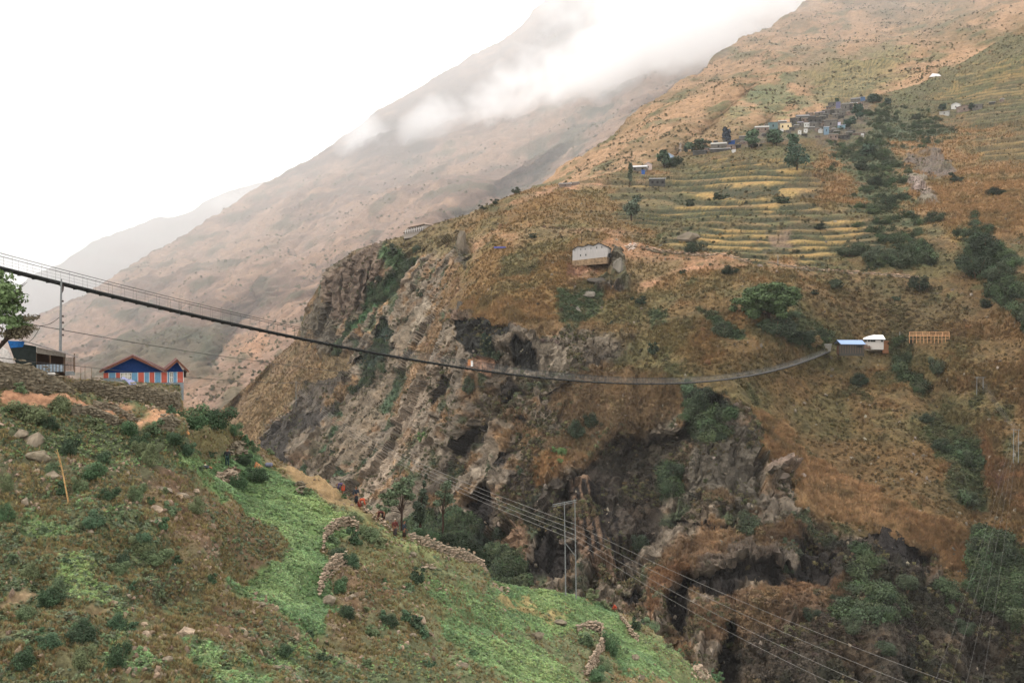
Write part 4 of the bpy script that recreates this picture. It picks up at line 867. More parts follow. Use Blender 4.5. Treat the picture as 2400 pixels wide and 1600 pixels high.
# ---- stones and dry-stone walls
ST = [stone_mesh(500+k, flat=(1, .85, .42+.12*(k % 3)), npts=10) for k in range(8)]
def stones_of(m):
    key = m.name; d = stones_of.c
    if key not in d:
        d[key] = []
        for me in ST:
            q = me.copy(); q.name = 'stone'; q.materials.append(m); d[key].append(q)
    return d[key]
stones_of.c = {}
def stone_wall(label, pts, h, sheet, m, stone=(.42, .24), lean=.25, thick=.5, cap=290, cat='wall', name='dry_stone_wall', ragged=.15, sink=.15, base=None, seed=1):
    """pts: photo pixels of the wall's foot; h: height in metres (number or one per point)"""
    r = random.Random(seed); P3 = [on(x, y, sheet) if base is None else at(x, y, base) for x, y in pts]; H = h if isinstance(h, (list, tuple)) else [h]*len(P3)
    root = thing(name, label, cat, P3[0]); o0 = P3[0]; lens = [(P3[k+1]-P3[k]).length for k in range(len(P3)-1)]; tot = sum(lens)
    sw, shh = stone; area = sum(lens[k]*(H[k]+H[k+1])/2 for k in range(len(lens))); nexp = area/(sw*shh)
    if nexp > cap: f = math.sqrt(nexp/cap); sw *= f; shh *= f
    core = MB(); Vc = []
    for k, q in enumerate(P3):
        away = Vector((q.x, q.y, 0)).normalized(); q = q-o0
        Vc += [q+away*.12+Vector((0, 0, -.6)), q+away*(.12+lean*H[k])+Vector((0, 0, H[k]-.08)), q+away*(thick+lean*H[k])+Vector((0, 0, H[k]-.1)), q+away*(thick+.5)+Vector((0, 0, -.6))]
    n = len(P3); F = []
    for k in range(n-1):
        for j in range(4): j2 = (j+1) % 4; F.append((k*4+j, (k+1)*4+j, (k+1)*4+j2, k*4+j2))
    F += [(0, 1, 2, 3), tuple((n-1)*4+j for j in (3, 2, 1, 0))]
    core.add(Vc, F).build('wall_core', M_stoned, root)
    mesh = stones_of(m); s = 0
    row = 0; zmax = max(H); 
    while row*shh < zmax+.01:
        s = r.random()*sw
        while s < tot:
            acc = 0; k = 0
            while k < len(lens)-1 and acc+lens[k] < s: acc += lens[k]; k += 1
            t = (s-acc)/max(lens[k], 1e-6); t = min(max(t, 0), 1); q = P3[k].lerp(P3[k+1], t)-o0; hh = H[k]*(1-t)+H[k+1]*t
            z = row*shh+r.uniform(-.35, .35)*shh; w = sw*(.5+1.0*r.random())
            if z <= hh+r.uniform(-ragged, ragged):
                away = Vector((q.x+o0.x, q.y+o0.y, 0)).normalized(); dirv = (P3[k+1]-P3[k]).normalized()
                top = z > hh-shh*1.1
                o = bpy.data.objects.new('stone', r.choice(mesh)); COL.objects.link(o); o.parent = root
                o.location = q+away*(lean*z+r.uniform(0, .08)+(thick*.4*r.random() if top else 0))+Vector((0, 0, z-sink*shh+shh*.5))
                o.scale = (w*1.15, sw*(.8+.6*r.random()), shh*(1.0+1.1*r.random())); o.rotation_euler = (r.uniform(-.35, .35), r.uniform(-.3, .3), math.atan2(dirv.y, dirv.x)+r.uniform(-.25, .25))
            s += w
        row += 1
    return root
def heap(label, px, py, w, h, n, sheet, m, size=.35, seed=3, name='stone_heap', cat='stone heap'):
    """loose stones piled on the slope; w,h in photo pixels"""
    r = random.Random(seed); c = on(px, py, sheet); root = thing(name, label, cat, c); k = mpp(c); mesh = stones_of(m)
    core = MB(); cm = stone_mesh(seed+900); core.add([tuple(Vector(v.co)*1) for v in cm.vertices], [tuple(p_.vertices) for p_ in cm.polygons]); co = core.build('heap_core', M_stoned, root)
    co.scale = (w*k*.9, w*k*.7, h*k*1.3)
    for _ in range(n):
        a = r.uniform(-1, 1); b = r.uniform(-1, 1)
        if a*a+b*b > 1: continue
        x, y = px+a*w*.5, py+b*h*.5
        p_ = on(x, y, sheet)-c; s = size*(.5+r.random()); zz_ = h*k*.45*max(0, 1-(a*a+b*b)*.9)
        o = bpy.data.objects.new('stone', r.choice(mesh)); COL.objects.link(o); o.parent = root; o.location = p_+Vector((0, -.15, zz_*r.uniform(.6, 1)+.05))
        o.scale = (s*1.3, s, s*.8); o.rotation_euler = (r.uniform(-.5, .5), r.uniform(-.5, .5), r.random()*6)
    return root
def boulder(label, px, py, w, h, sheet, m, seed, name='boulder'):
    c = on(px, py, sheet); k = mpp(c); me = stone_mesh(seed, flat=(1, 1, 1), npts=22); 
    bm = bmesh.new(); bm.from_mesh(me); bmesh.ops.subdivide_edges(bm, edges=bm.edges, cuts=2, use_grid_fill=True)
    for v in bm.verts:
        n = perlin(v.co.x*3+seed, v.co.y*3, v.co.z*3)+.5*perlin(v.co.x*7, v.co.y*7+seed, v.co.z*7); v.co *= 1+.12*float(n)
    bm.to_mesh(me); bm.free(); me.materials.append(m)
    o = bpy.data.objects.new(name, me); COL.objects.link(o); o.location = c+Vector((0, .2, h*k*.2)); o.scale = (w*k, (w+h)*.5*k, h*k*1.1); o.rotation_euler = (0, 0, 0); return tag(o, label, 'boulder')

# ================================================================== SHRUBS
SHV = []
for k in range(7):
    r = random.Random(40+k); lobes = [((0, 0, .3), (.34, .34, .32))]
    for _ in range(7): lobes.append(((r.uniform(-.42, .42), r.uniform(-.42, .42), r.uniform(.1, .85)), (r.uniform(.1, .24), r.uniform(.1, .24), r.uniform(.08, .2))))
    SHV.append(leaf_cloud(lobes, 900, .085, 60+k, flat=.6))
SHB = [leaf_cloud([((0, 0, .36), (.44, .42, .4))]+[((random.uniform(-.36, .36), random.uniform(-.36, .36), random.uniform(.12, .72)), (random.uniform(.13, .24),)*3) for _ in range(7)], 4200, .034, 80+k, flat=.7, shell=.35) for k in range(4)]
_sc = {}
def shrub_mesh(k, hexc, big=False):
    if big: k = 10+k % 4
    if (k, hexc) not in _sc:
        V, F = SHB[k-10] if big else SHV[k]; st = MB()
        for q in range(4): st.tube([(0, 0, -.25), (.12*math.cos(q*1.6), .12*math.sin(q*1.6), .2), (.26*math.cos(q*1.6), .26*math.sin(q*1.6), .6)], [.02, .014, .006], 4)
        me = raw_mesh('shrub', V, F, [leafmat(hexc)]); bm = bmesh.new(); bm.from_mesh(me); me.materials.append(M_wood)
        for f in st.F:
            try:
                fc = bm.faces.new([bm.verts.new(st.V[i]) for i in f]); fc.material_index = 1
            except ValueError: pass
        bm.to_mesh(me); bm.free(); _sc[(k, hexc)] = me
    return _sc[(k, hexc)]
LAND = [(340, 870, 'the blue gabled house'), (100, 840, 'the tin shed'), (137, 900, 'the single power pole'), (300, 930, 'the terrace wall'), (360, 975, 'the dirt yard'), (529, 1080, 'the person in dark trousers'), (486, 1090, 'the seated child'), (535, 1120, 'the small stone heap'),
 (615, 1097, 'the orange basket'), (427, 1017, 'the basket by the wall'), (150, 1100, 'the dry leaning stalk'), (40, 1040, 'the big pale boulder'), (785, 1250, 'the upper wall ruin'), (785, 1360, 'the lower wall ruin'), (1030, 1290, 'the field edge wall'), (838, 1165, 'the person in dark clothes'),
 (935, 1225, 'the maroon clad person'), (1333, 1405, 'the twin pole pylon'), (1385, 1520, 'the curved wall ruin'), (1640, 1570, 'the lowest stone heap'), (333, 1497, 'the flat pale slab'), (1254, 1500, 'the dark boulder in the field'), (330, 1300, 'the leafy shrub row'), (110, 1415, 'the little footpath'), (190, 1560, 'the photo bottom left'),
 (650, 1400, 'the green crop bend'), (560, 1280, 'the bare brown bank'), (870, 1440, 'the lower rocky slope'), (1445, 1420, 'the crouching red figure'), (1160, 1380, 'the pink stone heap'), (480, 980, 'the overgrown wall end')]
LANDB = [(1385, 575, 'the grey metal hall'), (2030, 800, 'the white roofed house'), (1965, 815, 'the blue roofed hut'), (2180, 795, 'the orange timber frame'), (1815, 700, 'the big spreading tree'), (1900, 290, 'the village centre'), (1700, 345, 'the lower village end'), (1540, 430, 'the lone white roofed shed'),
 (975, 535, 'the long building on the crest'), (1760, 420, 'the upper yellow terraces'), (1800, 570, 'the lower yellow terraces'), (1430, 630, 'the standing grey rock'), (1140, 800, 'the dark cave'), (1600, 890, 'the bridge low point'), (1500, 1200, 'the black rock face'), (1820, 1110, 'the pale jutting rock'), (2240, 255, 'the upper white farmhouse'),
 (2160, 450, 'the pale landslip'), (2380, 990, 'the right hand pylon'), (2140, 950, 'the green gully'), (1750, 1215, 'the overhang'), (900, 1000, 'the pale scree'), (1480, 395, 'the crest cottages'), (1650, 600, 'the hill path'), (1400, 740, 'the grey ledge')]
_used = {}
ORD = ['nearest', 'second nearest', 'third nearest', 'fourth nearest', 'fifth nearest', 'sixth nearest', 'seventh nearest', 'eighth nearest', 'ninth nearest', 'tenth nearest', 'eleventh nearest', 'twelfth nearest']
def plan_labels(items, lands):
    """items: (px, py, description). Each is told apart by the landmark it stands next to, its side and its rank."""
    out = [None]*len(items); g = {}
    for i, (x, y, d) in enumerate(items):
        k = min(range(len(lands)), key=lambda q: math.hypot(lands[q][0]-x, lands[q][1]-y)); dx, dy = x-lands[k][0], y-lands[k][1]
        side = ('left of' if dx < 0 else 'right of') if abs(dx) > abs(dy) else ('above' if dy < 0 else 'below')
        g.setdefault((k, side, d), []).append((math.hypot(dx, dy), i))
    for (k, side, d), L_ in g.items():
        L_.sort()
        for n, (_, i) in enumerate(L_):
            out[i] = ('%s %s %s' % (d, side, lands[k][2])) if len(L_) == 1 else ('%s, %s, %s %s' % (d, ORD[min(n, 11)], side, lands[k][2]))
    return out
shA = [(41,940,34,30),(71,990,90,60),(138,985,55,58),(115,1008,42,36),(219,1012,44,34),(303,1016,55,45),(324,1040,52,42),(362,1014,42,34),(398,1049,55,40),(428,1068,50,30),(163,1060,46,55),(120,1120,36,46),(143,1155,26,40),(219,1120,76,46),(240,1098,50,36),(189,1150,36,42),(349,1098,38,60),(332,1068,36,42),(314,1182,40,54),(245,1188,50,36),(347,1190,20,22),
 (398,1214,36,34),(451,1222,36,46),(107,1163,30,25),(217,1243,66,42),(329,1290,46,48),(370,1258,30,36),(10,1165,34,52),(10,1225,40,62),(76,1032,60,30),(446,1000,90,62),(497,1010,80,66),(536,1026,42,36),(425,1070,48,32),(589,1070,26,22),(563,1060,30,36),(563,1092,56,28),(558,1138,44,44),(599,1138,74,40),(632,1066,20,18),(762,1140,16,13),(803,1170,14,14),(714,1165,26,20),
 (826,1228,52,34),(867,1275,52,46),(885,1290,40,34),(785,1268,30,30),(831,1278,30,44),(790,1305,66,38),(823,1335,36,46),(802,1380,36,44),(965,1380,32,46),(955,1393,26,24),(815,1446,48,46),(899,1450,30,26),(912,1472,46,36),(947,1462,36,30),(968,1480,40,34),(993,1496,32,30),(863,1428,20,18),(879,1486,40,30),(901,1367,18,14),(731,1488,30,24),(1131,1343,28,14),(1157,1364,20,18),
 (1372,1520,40,36),(1433,1540,30,66),(1423,1575,36,44),(1398,1598,54,34),(1528,1470,60,30),(1493,1480,26,34),(1423,1420,26,20),(1385,1396,40,26),(1678,1590,38,28),(1592,1532,24,20),(1633,1552,22,18),(1570,1514,30,24),(1461,1542,20,14),(330,1296,48,46),(360,1318,80,44),(292,1322,42,46),(274,1346,46,42),(414,1320,32,26),(485,1384,32,32),(301,1390,26,22),(71,1358,42,44),
 (119,1430,66,54),(133,1420,42,58),(60,1460,50,42),(185,1515,74,56),(196,1505,50,48),(271,1490,42,50),(274,1570,38,76),(188,1580,42,70),(51,1565,60,56),(86,1518,30,24),(298,1498,36,30),(107,1548,60,42),(375,1393,20,18),(667,1535,46,34),(1110,1536,24,16),(760,1545,34,22),(560,1480,22,16),(640,1470,20,16),(700,1350,14,10),(655,1600,34,22),(860,1560,30,22),(1010,1560,30,24),(470,1065,24,20),(500,1068,26,18),(400,975,20,26),(460,1110,20,14),(380,1160,28,22),(270,1230,26,20),(100,1250,30,22),(30,1320,30,24),(150,1340,26,18),(230,1420,24,18),(420,1430,20,14)]
r_ = random.Random(5); items = []
for (x, y, w, h) in shA:
    big = 'large' if w*h > 2600 else ('small' if w*h < 900 else 'medium'); shp = ' upright' if h > w*1.25 else (' spreading' if w > h*1.5 else '')
    items.append((x, y, '%s%s dark green shrub' % (big, shp)))
for (x, y, w, h), lab in zip(shA, plan_labels(items, LAND)):
    c = on(x, y, 'A'); k = mpp(c); o = bpy.data.objects.new('shrub', shrub_mesh(r_.randrange(7), r_.choice(['4c6a40', '3f5636', '64764a', '4a6644', '5c7048', '6a7448', '3c4e34']), big=w*h > 1500)); COL.objects.link(o)
    o.location = c+Vector((0, .1, -.05)); o.scale = (w*k*1.1, (w+h)*.5*k, h*k*1.08); o.rotation_euler = (0, 0, r_.random()*6.28); tag(o, lab, 'shrub', 'shrubs on the near slope')
shB = [(1570,392,38,26),(1590,388,26,20),(1625,352,30,24),(1648,352,34,26),(1812,338,60,30),(1768,345,30,16),(1693,785,50,40),(1500,722,32,22),(1430,768,14,14),(1537,838,22,32),(1815,790,90,56),(1880,805,76,38),(1850,775,60,34),(1625,598,58,34),(1600,650,17,12),(1712,648,44,22),(2200,878,56,42),(2012,905,44,34),(2050,620,80,40),(2110,625,70,46),(1990,600,60,30),(2310,600,70,70),(2290,650,80,60),(2350,660,60,50),
 (1758,1248,58,62),(1580,1140,46,60),(1108,925,34,44),(1385,1005,38,38),(1348,1030,40,50),(1320,1080,32,30),(1302,1066,22,14),(1316,1100,14,14),(1000,1040,26,28),(990,698,22,18),(930,605,28,28),(1640,960,56,60),(1680,1000,40,40),(2155,680,56,44),(1960,672,50,28),(2330,455,50,22),(2010,262,28,20),(2060,240,24,18),(1252,562,28,10),(1618,488,26,20),(1690,470,34,18),(1835,480,36,20),(1160,478,20,14),(2100,700,24,14),(1900,700,22,14),
 (1500,1290,60,44),(1850,1290,30,24),(2020,1300,40,24),(2270,1180,60,40),(2200,1060,50,34),(2170,1000,40,24),(2260,1090,56,40),(2290,1300,60,44),(2370,1340,60,60),(2340,1400,60,50),(1900,1450,50,36),(1990,1500,60,40),(2120,1400,60,44),(2050,1560,60,40),(2250,1500,60,40),(1960,1420,40,26),(1170,850,26,24),(1225,1120,22,22),(1060,1240,60,40),(1100,1300,60,50),(1150,1260,40,40),(1010,1230,50,34),(980,1220,36,26),(1040,1290,60,30),(1130,1320,50,30),(790,1075,18,16),(720,1090,14,12),(1210,455,26,14),(1130,492,20,12),(1840,1350,30,24),(2240,430,40,20),(2190,520,50,30),(2080,480,40,26),(2020,400,40,26),(2050,440,46,30),(2040,360,44,24),(1920,540,34,18),(2310,720,40,26),(2380,700,30,24)]
items = []
for (x, y, w, h) in shB: items.append((x, y, '%s dark green bush' % ('large' if w*h > 2300 else ('small' if w*h < 700 else 'medium'))))
for (x, y, w, h), lab in zip(shB, plan_labels(items, LANDB)):
    c = on(x, y, 'B'); k = mpp(c); light = (x, y) in ((1320, 1080), (1302, 1066), (1316, 1100), (1000, 1040))
    if light: lab = lab.replace('dark', 'bright')
    o = bpy.data.objects.new('bush', shrub_mesh(r_.randrange(7), '5d7a3c' if light else r_.choice(['37432d', '303c28', '3e4a33', '454f36']), big=w*h > 900)); COL.objects.link(o)
    o.location = c; o.scale = (w*k*1.1, (w+h)*.5*k, h*k*1.1); o.rotation_euler = (0, 0, r_.random()*6.28); tag(o, lab, 'bush', 'bushes on the gorge hillside')

# ================================================================== TREES
def tree(label, base, H, crown, m_leaf, seed, leaf=.3, n=3000, trunk_r=None, lobes=None, bare=False, name='tree', fork=.35, cat='tree', nlimb=6, flat=.5, m_trunk=None):
    r = random.Random(seed); root = thing(name, label, cat, base); tr = trunk_r or H*.025; m_trunk = m_trunk or M_dkwood
    t = MB(); zf = H*fork; t.tube([(0, 0, -H*.08), (r.uniform(-.1, .1)*tr*4, 0, zf*.5), (0, 0, zf)], [tr*1.5, tr*1.1, tr*.9], 8); t.build('trunk', m_trunk, root)
    lb = lobes
    if not lb:
        lb = []
        for _ in range(14):
            a = r.random()*6.28; t_ = r.random(); rad = crown*.36*math.sqrt(r.random())*(1-.35*abs(t_-.4)); lb.append(((math.cos(a)*rad, math.sin(a)*rad, H*(.3+.6*t_)), (crown*r.uniform(.16, .26),)*2+(H*r.uniform(.12, .18),)))
    b = MB(); tips = [l[0] for l in lb]; r.shuffle(tips)
    for q in tips[:nlimb]:
        q = Vector(q); mid = Vector((q.x*.4, q.y*.4, zf+(q.z-zf)*.55)); b.tube([(0, 0, zf*.9), mid, q], [tr*.7, tr*.4, tr*.12], 5)
        for _ in range(3 if not bare else 8):
            e = q+Vector((r.gauss(0, 1), r.gauss(0, 1), r.gauss(.3, .8)))*crown*.13; b.tube([mid.lerp(q, r.random()), e], [tr*.22, tr*.05], 4)
    b.build('limbs', m_trunk, root)
    if not bare:
        V, F = leaf_cloud(lb, n, leaf, seed, flat=flat); me = raw_mesh('crown', V, F, [m_leaf]); o = bpy.data.objects.new('crown', me); COL.objects.link(o); o.parent = root
    return root
def tree_px(label, px, py, hpx, wpx, sheet, hexc, seed, leafpx=2.2, n=900, D=None, **kw):
    b = on(px, py, sheet) if D is None else at(px, py, D); k = mpp(b); return tree(label, b, hpx*k, wpx*k, leafmat(hexc), seed, leaf=leafpx*k*1.3, n=n, **kw)
# the big spreading tree above the bridge head
b = on(1800, 765, 'B'); k = mpp(b); R2 = random.Random(77); lb = []
for (x, y, w, h) in [(-62,-58,22,9),(-50,-72,22,10),(-30,-84,24,10),(-5,-92,26,10),(20,-92,24,10),(44,-82,22,10),(56,-68,20,10),(38,-66,26,11),(10,-74,28,12),(-20,-66,26,12),(-44,-54,22,11),(14,-52,24,10),(-60,-42,14,9),(-30,-40,16,9),(52,-54,16,8),(-8,-44,14,10)]:
    for q in range(2): lb.append(((x*k+R2.gauss(0, 1), R2.uniform(-40, 40)*k, -y*k), (w*.8*k, w*.8*k, h*.95*k)))
for _ in range(26): lb.append(((R2.uniform(-48, 44)*k, R2.uniform(-34, 34)*k, R2.uniform(26, 84)*k), (16*k, 16*k, 12*k)))
tree('large spreading tree with light green crown above the bridge end', b, 98*k, 115*k, leafmat('4c6034'), 78, leaf=.5, n=24000, lobes=lb, fork=.3, trunk_r=.55, nlimb=12, flat=1.1)
# tree at the left edge of the frame
b = at(-30, 880, 76); k = mpp(b); lb = [((x*k, (q-1)*1.2, z*k), (rx*k, 1.2, rz*k)) for q in range(3) for x, z, rx, rz in [(8,238,34,14),(30,205,36,18),(52,192,26,12),(20,175,36,14),(44,158,30,14),(64,130,22,10),(30,135,40,16),(0,215,50,40),(-20,160,50,40),(54,178,20,8),(78,118,12,7)]]
tree('leafy green tree at the left edge over the tin shed', b, 250*k, 150*k, leafmat('60763f'), 81, leaf=.20, n=4600, lobes=lb, fork=.5, trunk_r=.25)
lb = [((x*k, (q-1)*1.0, z*k), (rx*k, .8, rz*k)) for q in range(2) for x, z, rx, rz in [(84,112,18,8),(95,138,10,8),(60,95,24,8),(70,104,22,8),(50,112,22,9),(40,100,20,9)]]
tree('thin brownish tree below the leafy tree at the left edge', at(-10, 880, 77), 150*k, 90*k, leafmat('6d6248'), 82, leaf=.13, n=1300, lobes=lb, fork=.4, trunk_r=.12)
# trees behind the field edge
def edge_tree(label, px, py, hpx, lobes_px, hexc, seed, n, D, tr=.1, leaf=.16):
    b = at(px, py, D); k = mpp(b); lb = [((x*k, R2.uniform(-1, 1), z*k), (rx*k, rx*k*.8, rz*k)) for x, z, rx, rz in lobes_px]
    return tree(label, b, hpx*k, 60*k, leafmat(hexc), seed, leaf=leaf, n=n, lobes=lb, fork=.3, trunk_r=tr, nlimb=9)
edge_tree('tree with airy green crown behind the maroon clad person', 942, 1235, 120, [(-40,40,14,9),(-30,58,18,11),(-45,72,12,7),(-20,80,20,12),(-8,98,16,9),(8,88,18,12),(16,70,16,10),(-18,60,14,9),(20,100,10,7),(4,112,9,6),(-55,48,9,6)], '5a6a48', 91, 2000, 97)
edge_tree('tall dark conifer like tree right of the airy tree', 985, 1240, 130, [(0,30,16,14),(2,50,16,14),(6,70,14,12),(8,90,9,10),(10,108,6,9),(12,122,4,7),(-6,60,12,10)], '3f4a38', 92, 1800, 108)
edge_tree('slender tree with forked trunk above the dark thicket', 1038, 1240, 130, [(0,60,14,10),(8,78,16,10),(-6,84,12,9),(6,98,14,10),(12,112,10,8),(-12,66,10,8),(18,66,12,8),(26,50,10,8)], '556448', 93, 1500, 118)
for n_, (x, y, w, h, D, lab) in enumerate([(1050,1290,110,60,112,'dark rounded thicket behind the upper end of the field edge wall'),(1110,1330,100,80,116,'dark rounded thicket behind the lower end of the field edge wall'),(1000,1255,70,40,104,'bright green low thicket beside the dark clad standing person')]):
    b = at(x, y, D); k = mpp(b); o = bpy.data.objects.new('thicket', shrub_mesh(n_, '3f5634' if n_ == 2 else '2c3824', True)); COL.objects.link(o); o.location = b+Vector((0, 0, -1)); o.scale = (w*k, w*k*.8, h*k*1.3); tag(o, lab, 'thicket')
tree_px('bare leafless tree at the gorge rim near the bottom edge', 1664, 1575, 60, 50, 'A', '555040', 95, bare=True, fork=.2, m_trunk=mat('pale_bark', alb('7a7060')), name='bare_tree', trunk_r=.07, nlimb=8)
tree_px('reddish leafless tree beside the green gully on the right', 2340, 1150, 60, 60, 'B', '555040', 96, bare=True, fork=.25, m_trunk=mat('reddish_bark', alb('5e4234')), name='bare_tree', nlimb=12)
tree_px('palm like golden tree beside the small bridge kiosk', 1920, 818, 36, 30, 'B', '8b7348', 97, n=500, fork=.4)
for s_, (x, y, h, w, c, lab) in enumerate([(1868,404,62,78,'3d5440','largest round tree at the top of the yellow terraces'),(1556,394,42,34,'44573f','tree between the crest cottages and the blue white house'),(1703,345,46,20,'46505a','pointed blue grey tree in the lower village'),(1762,348,42,34,'4e6545','light green tree below the lower village houses'),(1820,345,40,44,'4a6044','tree below the yellow walled house'),(1858,350,34,30,'486044','small tree right of the tree below the yellow house'),
    (2045,245,22,26,'3d4f3f','round tree right of the highest blue village roof'),(2010,285,34,34,'3f5644','tree in the gap right of the upper village houses'),(1990,300,26,30,'3d5240','tree beside the lilac roofed village house'),(1480,520,60,44,'55604a','thin hazy green tree left of the middle terraces'),(1615,345,20,24,'55684a','tree above the long white village roof'),(1640,348,22,22,'4c6048','second tree above the long white village roof, nearer the house'),
    (2030,372,36,40,'3b4d3a','tree at the top of the bushy ravine'),(2080,250,14,14,'46574a','tiny round tree above the bushy ravine'),(2280,260,20,18,'3d4b3c','tree behind the upper white farmhouse'),(1962,240,14,8,'566848','little upright tree on the village skyline'),(1607,342,12,6,'50584c','tiny tree standing by the smoke column'),(1477,432,50,12,'5a6248','slim tree below the crest cottages'),(2210,262,16,16,'40523f','tree left of the upper white farmhouse')]):
    tree_px(lab, x, y, h, w, 'B', c, 300+s_, n=900, leafpx=3.0)
# ================================================================== THE FOOTBRIDGE
def bridge_pt(s):          # s = metres along the span from the frame's left edge
    t = s/301.8; return Vector((-49+161.5*s/301.8, 95+255*s/301.8, 0))
BS = np.linspace(-30, 302, 260); u_ = Vector((161.5, 255, 0)).normalized(); n_ = Vector((u_.y, -u_.x, 0))
def deck_z(s):
    y = s*255/301.8; return 5.45-.2365*y+.000706*y*y
root = thing('suspension_footbridge', 'long steel wire suspension footbridge sagging across the gorge', 'bridge', (-49, 95, 5.45)); O = Vector(root.location)
def bp(s, side=0, dz=0): q = bridge_pt(s); q.z = deck_z(s)+dz; return q+n_*side-O
for sd in (-.65, .65):
    MB().tube([bp(s, sd, -.06) for s in BS], .11, 5).build('main_cable', M_dksteel, root)
    MB().tube([bp(s, sd*1.15, 1.25) for s in BS], .028, 4).build('handrail_cable', M_dksteel, root)
pl = MB(); cb = MB(); su = MB(); net = MB(); s = -30.0; i = 0
while s < 301.5:
    a = bp(s); b2 = bp(s+.5); pl.beam(a+Vector((0, 0, .03)), b2+Vector((0, 0, .03)), 1.2, .06); s += .56
pl_o = pl.build('deck_plates', mat('rusty_deck_steel', alb('4a4540')), root); pl_o['kind'] = 'stuff'
s = -29.0
while s < 301:
    for k in (0,): cb.beam(bp(s, -.85, -.12), bp(s, .85, -.14), .12, .2)
    for sd in (-1, 1): su.tube([bp(s, .68*sd, -.1), bp(s, .75*sd, 1.27)], .011, 3, cap=False)
    s += 1.5
o = cb.build('cross_beams', M_dksteel, root); o['kind'] = 'stuff'; o = su.build('suspenders', M_dksteel, root); o['kind'] = 'stuff'
for sd in (-1, 1):
    for h in (.3, .6, .9):
        net.tube([bp(s, .7*sd, h) for s in BS[::3]], .007, 3, cap=False)
    s = 60.0
    while s < 301: net.tube([bp(s, .69*sd, .02), bp(s+.2, .72*sd, 1.22)], .007, 3, cap=False); s += .4
o = net.build('side_netting', M_steel, root); o['kind'] = 'stuff'
pier = MB(); e = bp(302); 
pier.box((e.x, e.y, e.z-2.2), (3.2, 4, 4.2), rz=math.atan2(u_.y, u_.x)); pier.build('anchor_block', mat('concrete', alb('7d766c')), root)
tw = MB()
for sd in (-1, 1): q = bp(301, sd*.8); tw.box((q.x, q.y, q.z+.9), (.35, .35, 2.2))
tw.build('anchor_posts', M_steel, root)

# ================================================================== POLES AND WIRES
def wire(label, pts, r, m=M_wire, sag=0.0, name='overhead_wire', n=24, group=None):
    P = [Vector(p_) for p_ in pts]; out = []
    for k in range(len(P)-1):
        for j in range(n):
            t = j/n; q = P[k].lerp(P[k+1], t); q.z -= sag*4*t*(1-t); out.append(q)
    out.append(P[-1]); o = MB().tube([q-P[0] for q in out], r, 4).build(name, m); o.location = P[0]
    return tag(o, label, 'wire', group)
def hpole(label, base1, base2, H, arm, brace=True, tilt=0, r=.058):
    root = thing('twin_pole_pylon', label, 'power pole', base1); b2 = Vector(base2)-Vector(base1)
    for q in (Vector((0, 0, 0)), b2):
        top = Vector((q.x+tilt, q.y, H)); MB().tube([q+Vector((0, 0, -.8)), q.lerp(top, .33), q.lerp(top, .66), top], [r*1.25, r*1.1, r*.9, r*.75], 8).build('pole', M_steel, root)
    t1 = Vector((tilt, 0, H-.1)); t2 = b2+Vector((tilt, 0, 0)); t2.z = H-.1; d = (t2-t1)
    MB().beam(t1-d*arm[0], t2+d*arm[1], .05, .07).build('crossarm', M_steel, root)
    MB().beam(t1-d*arm[0]+Vector((0, .25, -.25)), t2+d*arm[1]+Vector((0, .25, -.25)), .04, .05).build('crossarm', M_steel, root)
    for k in range(5):
        q = (t1-d*arm[0]).lerp(t2+d*arm[1], .04+.23*k); MB().tube([q+Vector((0, -.05, .08)), q+Vector((0, -.05, .2)), q+Vector((0, -.05, .3))], [.03, .07, .03], 7).build('insulator', M_insul, root)
    if brace: MB().tube([Vector((tilt*.55, -.1, H*.565)), Vector((b2.x+tilt*.45, b2.y-.1, b2.z+H*.46))], .05, 6).build('brace', M_steel, root)
    return root, t1, t2
b1 = on(1323, 1402, 'A'); b2 = on(1349, 1406, 'A'); k = mpp(b1)
hp, t1, t2 = hpole('twin pole steel pylon standing on the crest of the lower green field', b1, b2, 222*k, (1.1, .15), tilt=-.16)
ends = []
for j, dy in enumerate((0, 13, 25, 37)):
    q = at(1338, 1225+dy, b1.y*cp-b1.z*sp_-.2)
    MB().beam(q-b1, q-b1+Vector((.25, -.25, 0)), .06, .06).build('wire_bracket', M_steel, hp); ends.append(q+Vector((.25, -.25, 0)))
far0 = on(700, 960, 'B')
fp = thing('power_pole', 'faint distant power pole on the brown flank left of the scree', 'power pole', far0); MB().tube([(0, 0, -1), (0, 0, 14)], [.2, .12], 6).build('pole', M_steel, fp); MB().beam((-1.2, 0, 13.3), (1.2, 0, 13.3), .12, .12).build('crossarm', M_steel, fp)
for j, q in enumerate(ends):
    a = far0+Vector((0, 0, 13.6-j*1.1))
    wire('pale power wire running left from the twin pole pylon, %s of four' % ['topmost', 'second from the top', 'third from the top', 'lowest'][j], [a, q], .018, sag=5.5, n=60)
    e = at(2270+[260, 130, 0, -90][j], 1700, 84+j*1.5)
    wire('pale power wire running right from the twin pole pylon, %s of four' % ['topmost', 'second from the top', 'third from the top', 'lowest'][j], [q, e], .013, sag=1.1, n=40)
p1 = on(2374, 1085, 'B'); p2 = on(2386, 1085, 'B'); k = mpp(p1); hr, _, _ = hpole('twin pole pylon on the brown slope at the right edge', p1, p2, 84*k, (.5, .5), brace=False, r=.09)
p3 = on(2289, 922, 'B'); p4 = on(2303, 920, 'B'); k3 = mpp(p3); hr2, _, _ = hpole('small twin pole pylon above the right edge pylon', p3, p4, 40*k3, (.4, .4), brace=False, r=.09)
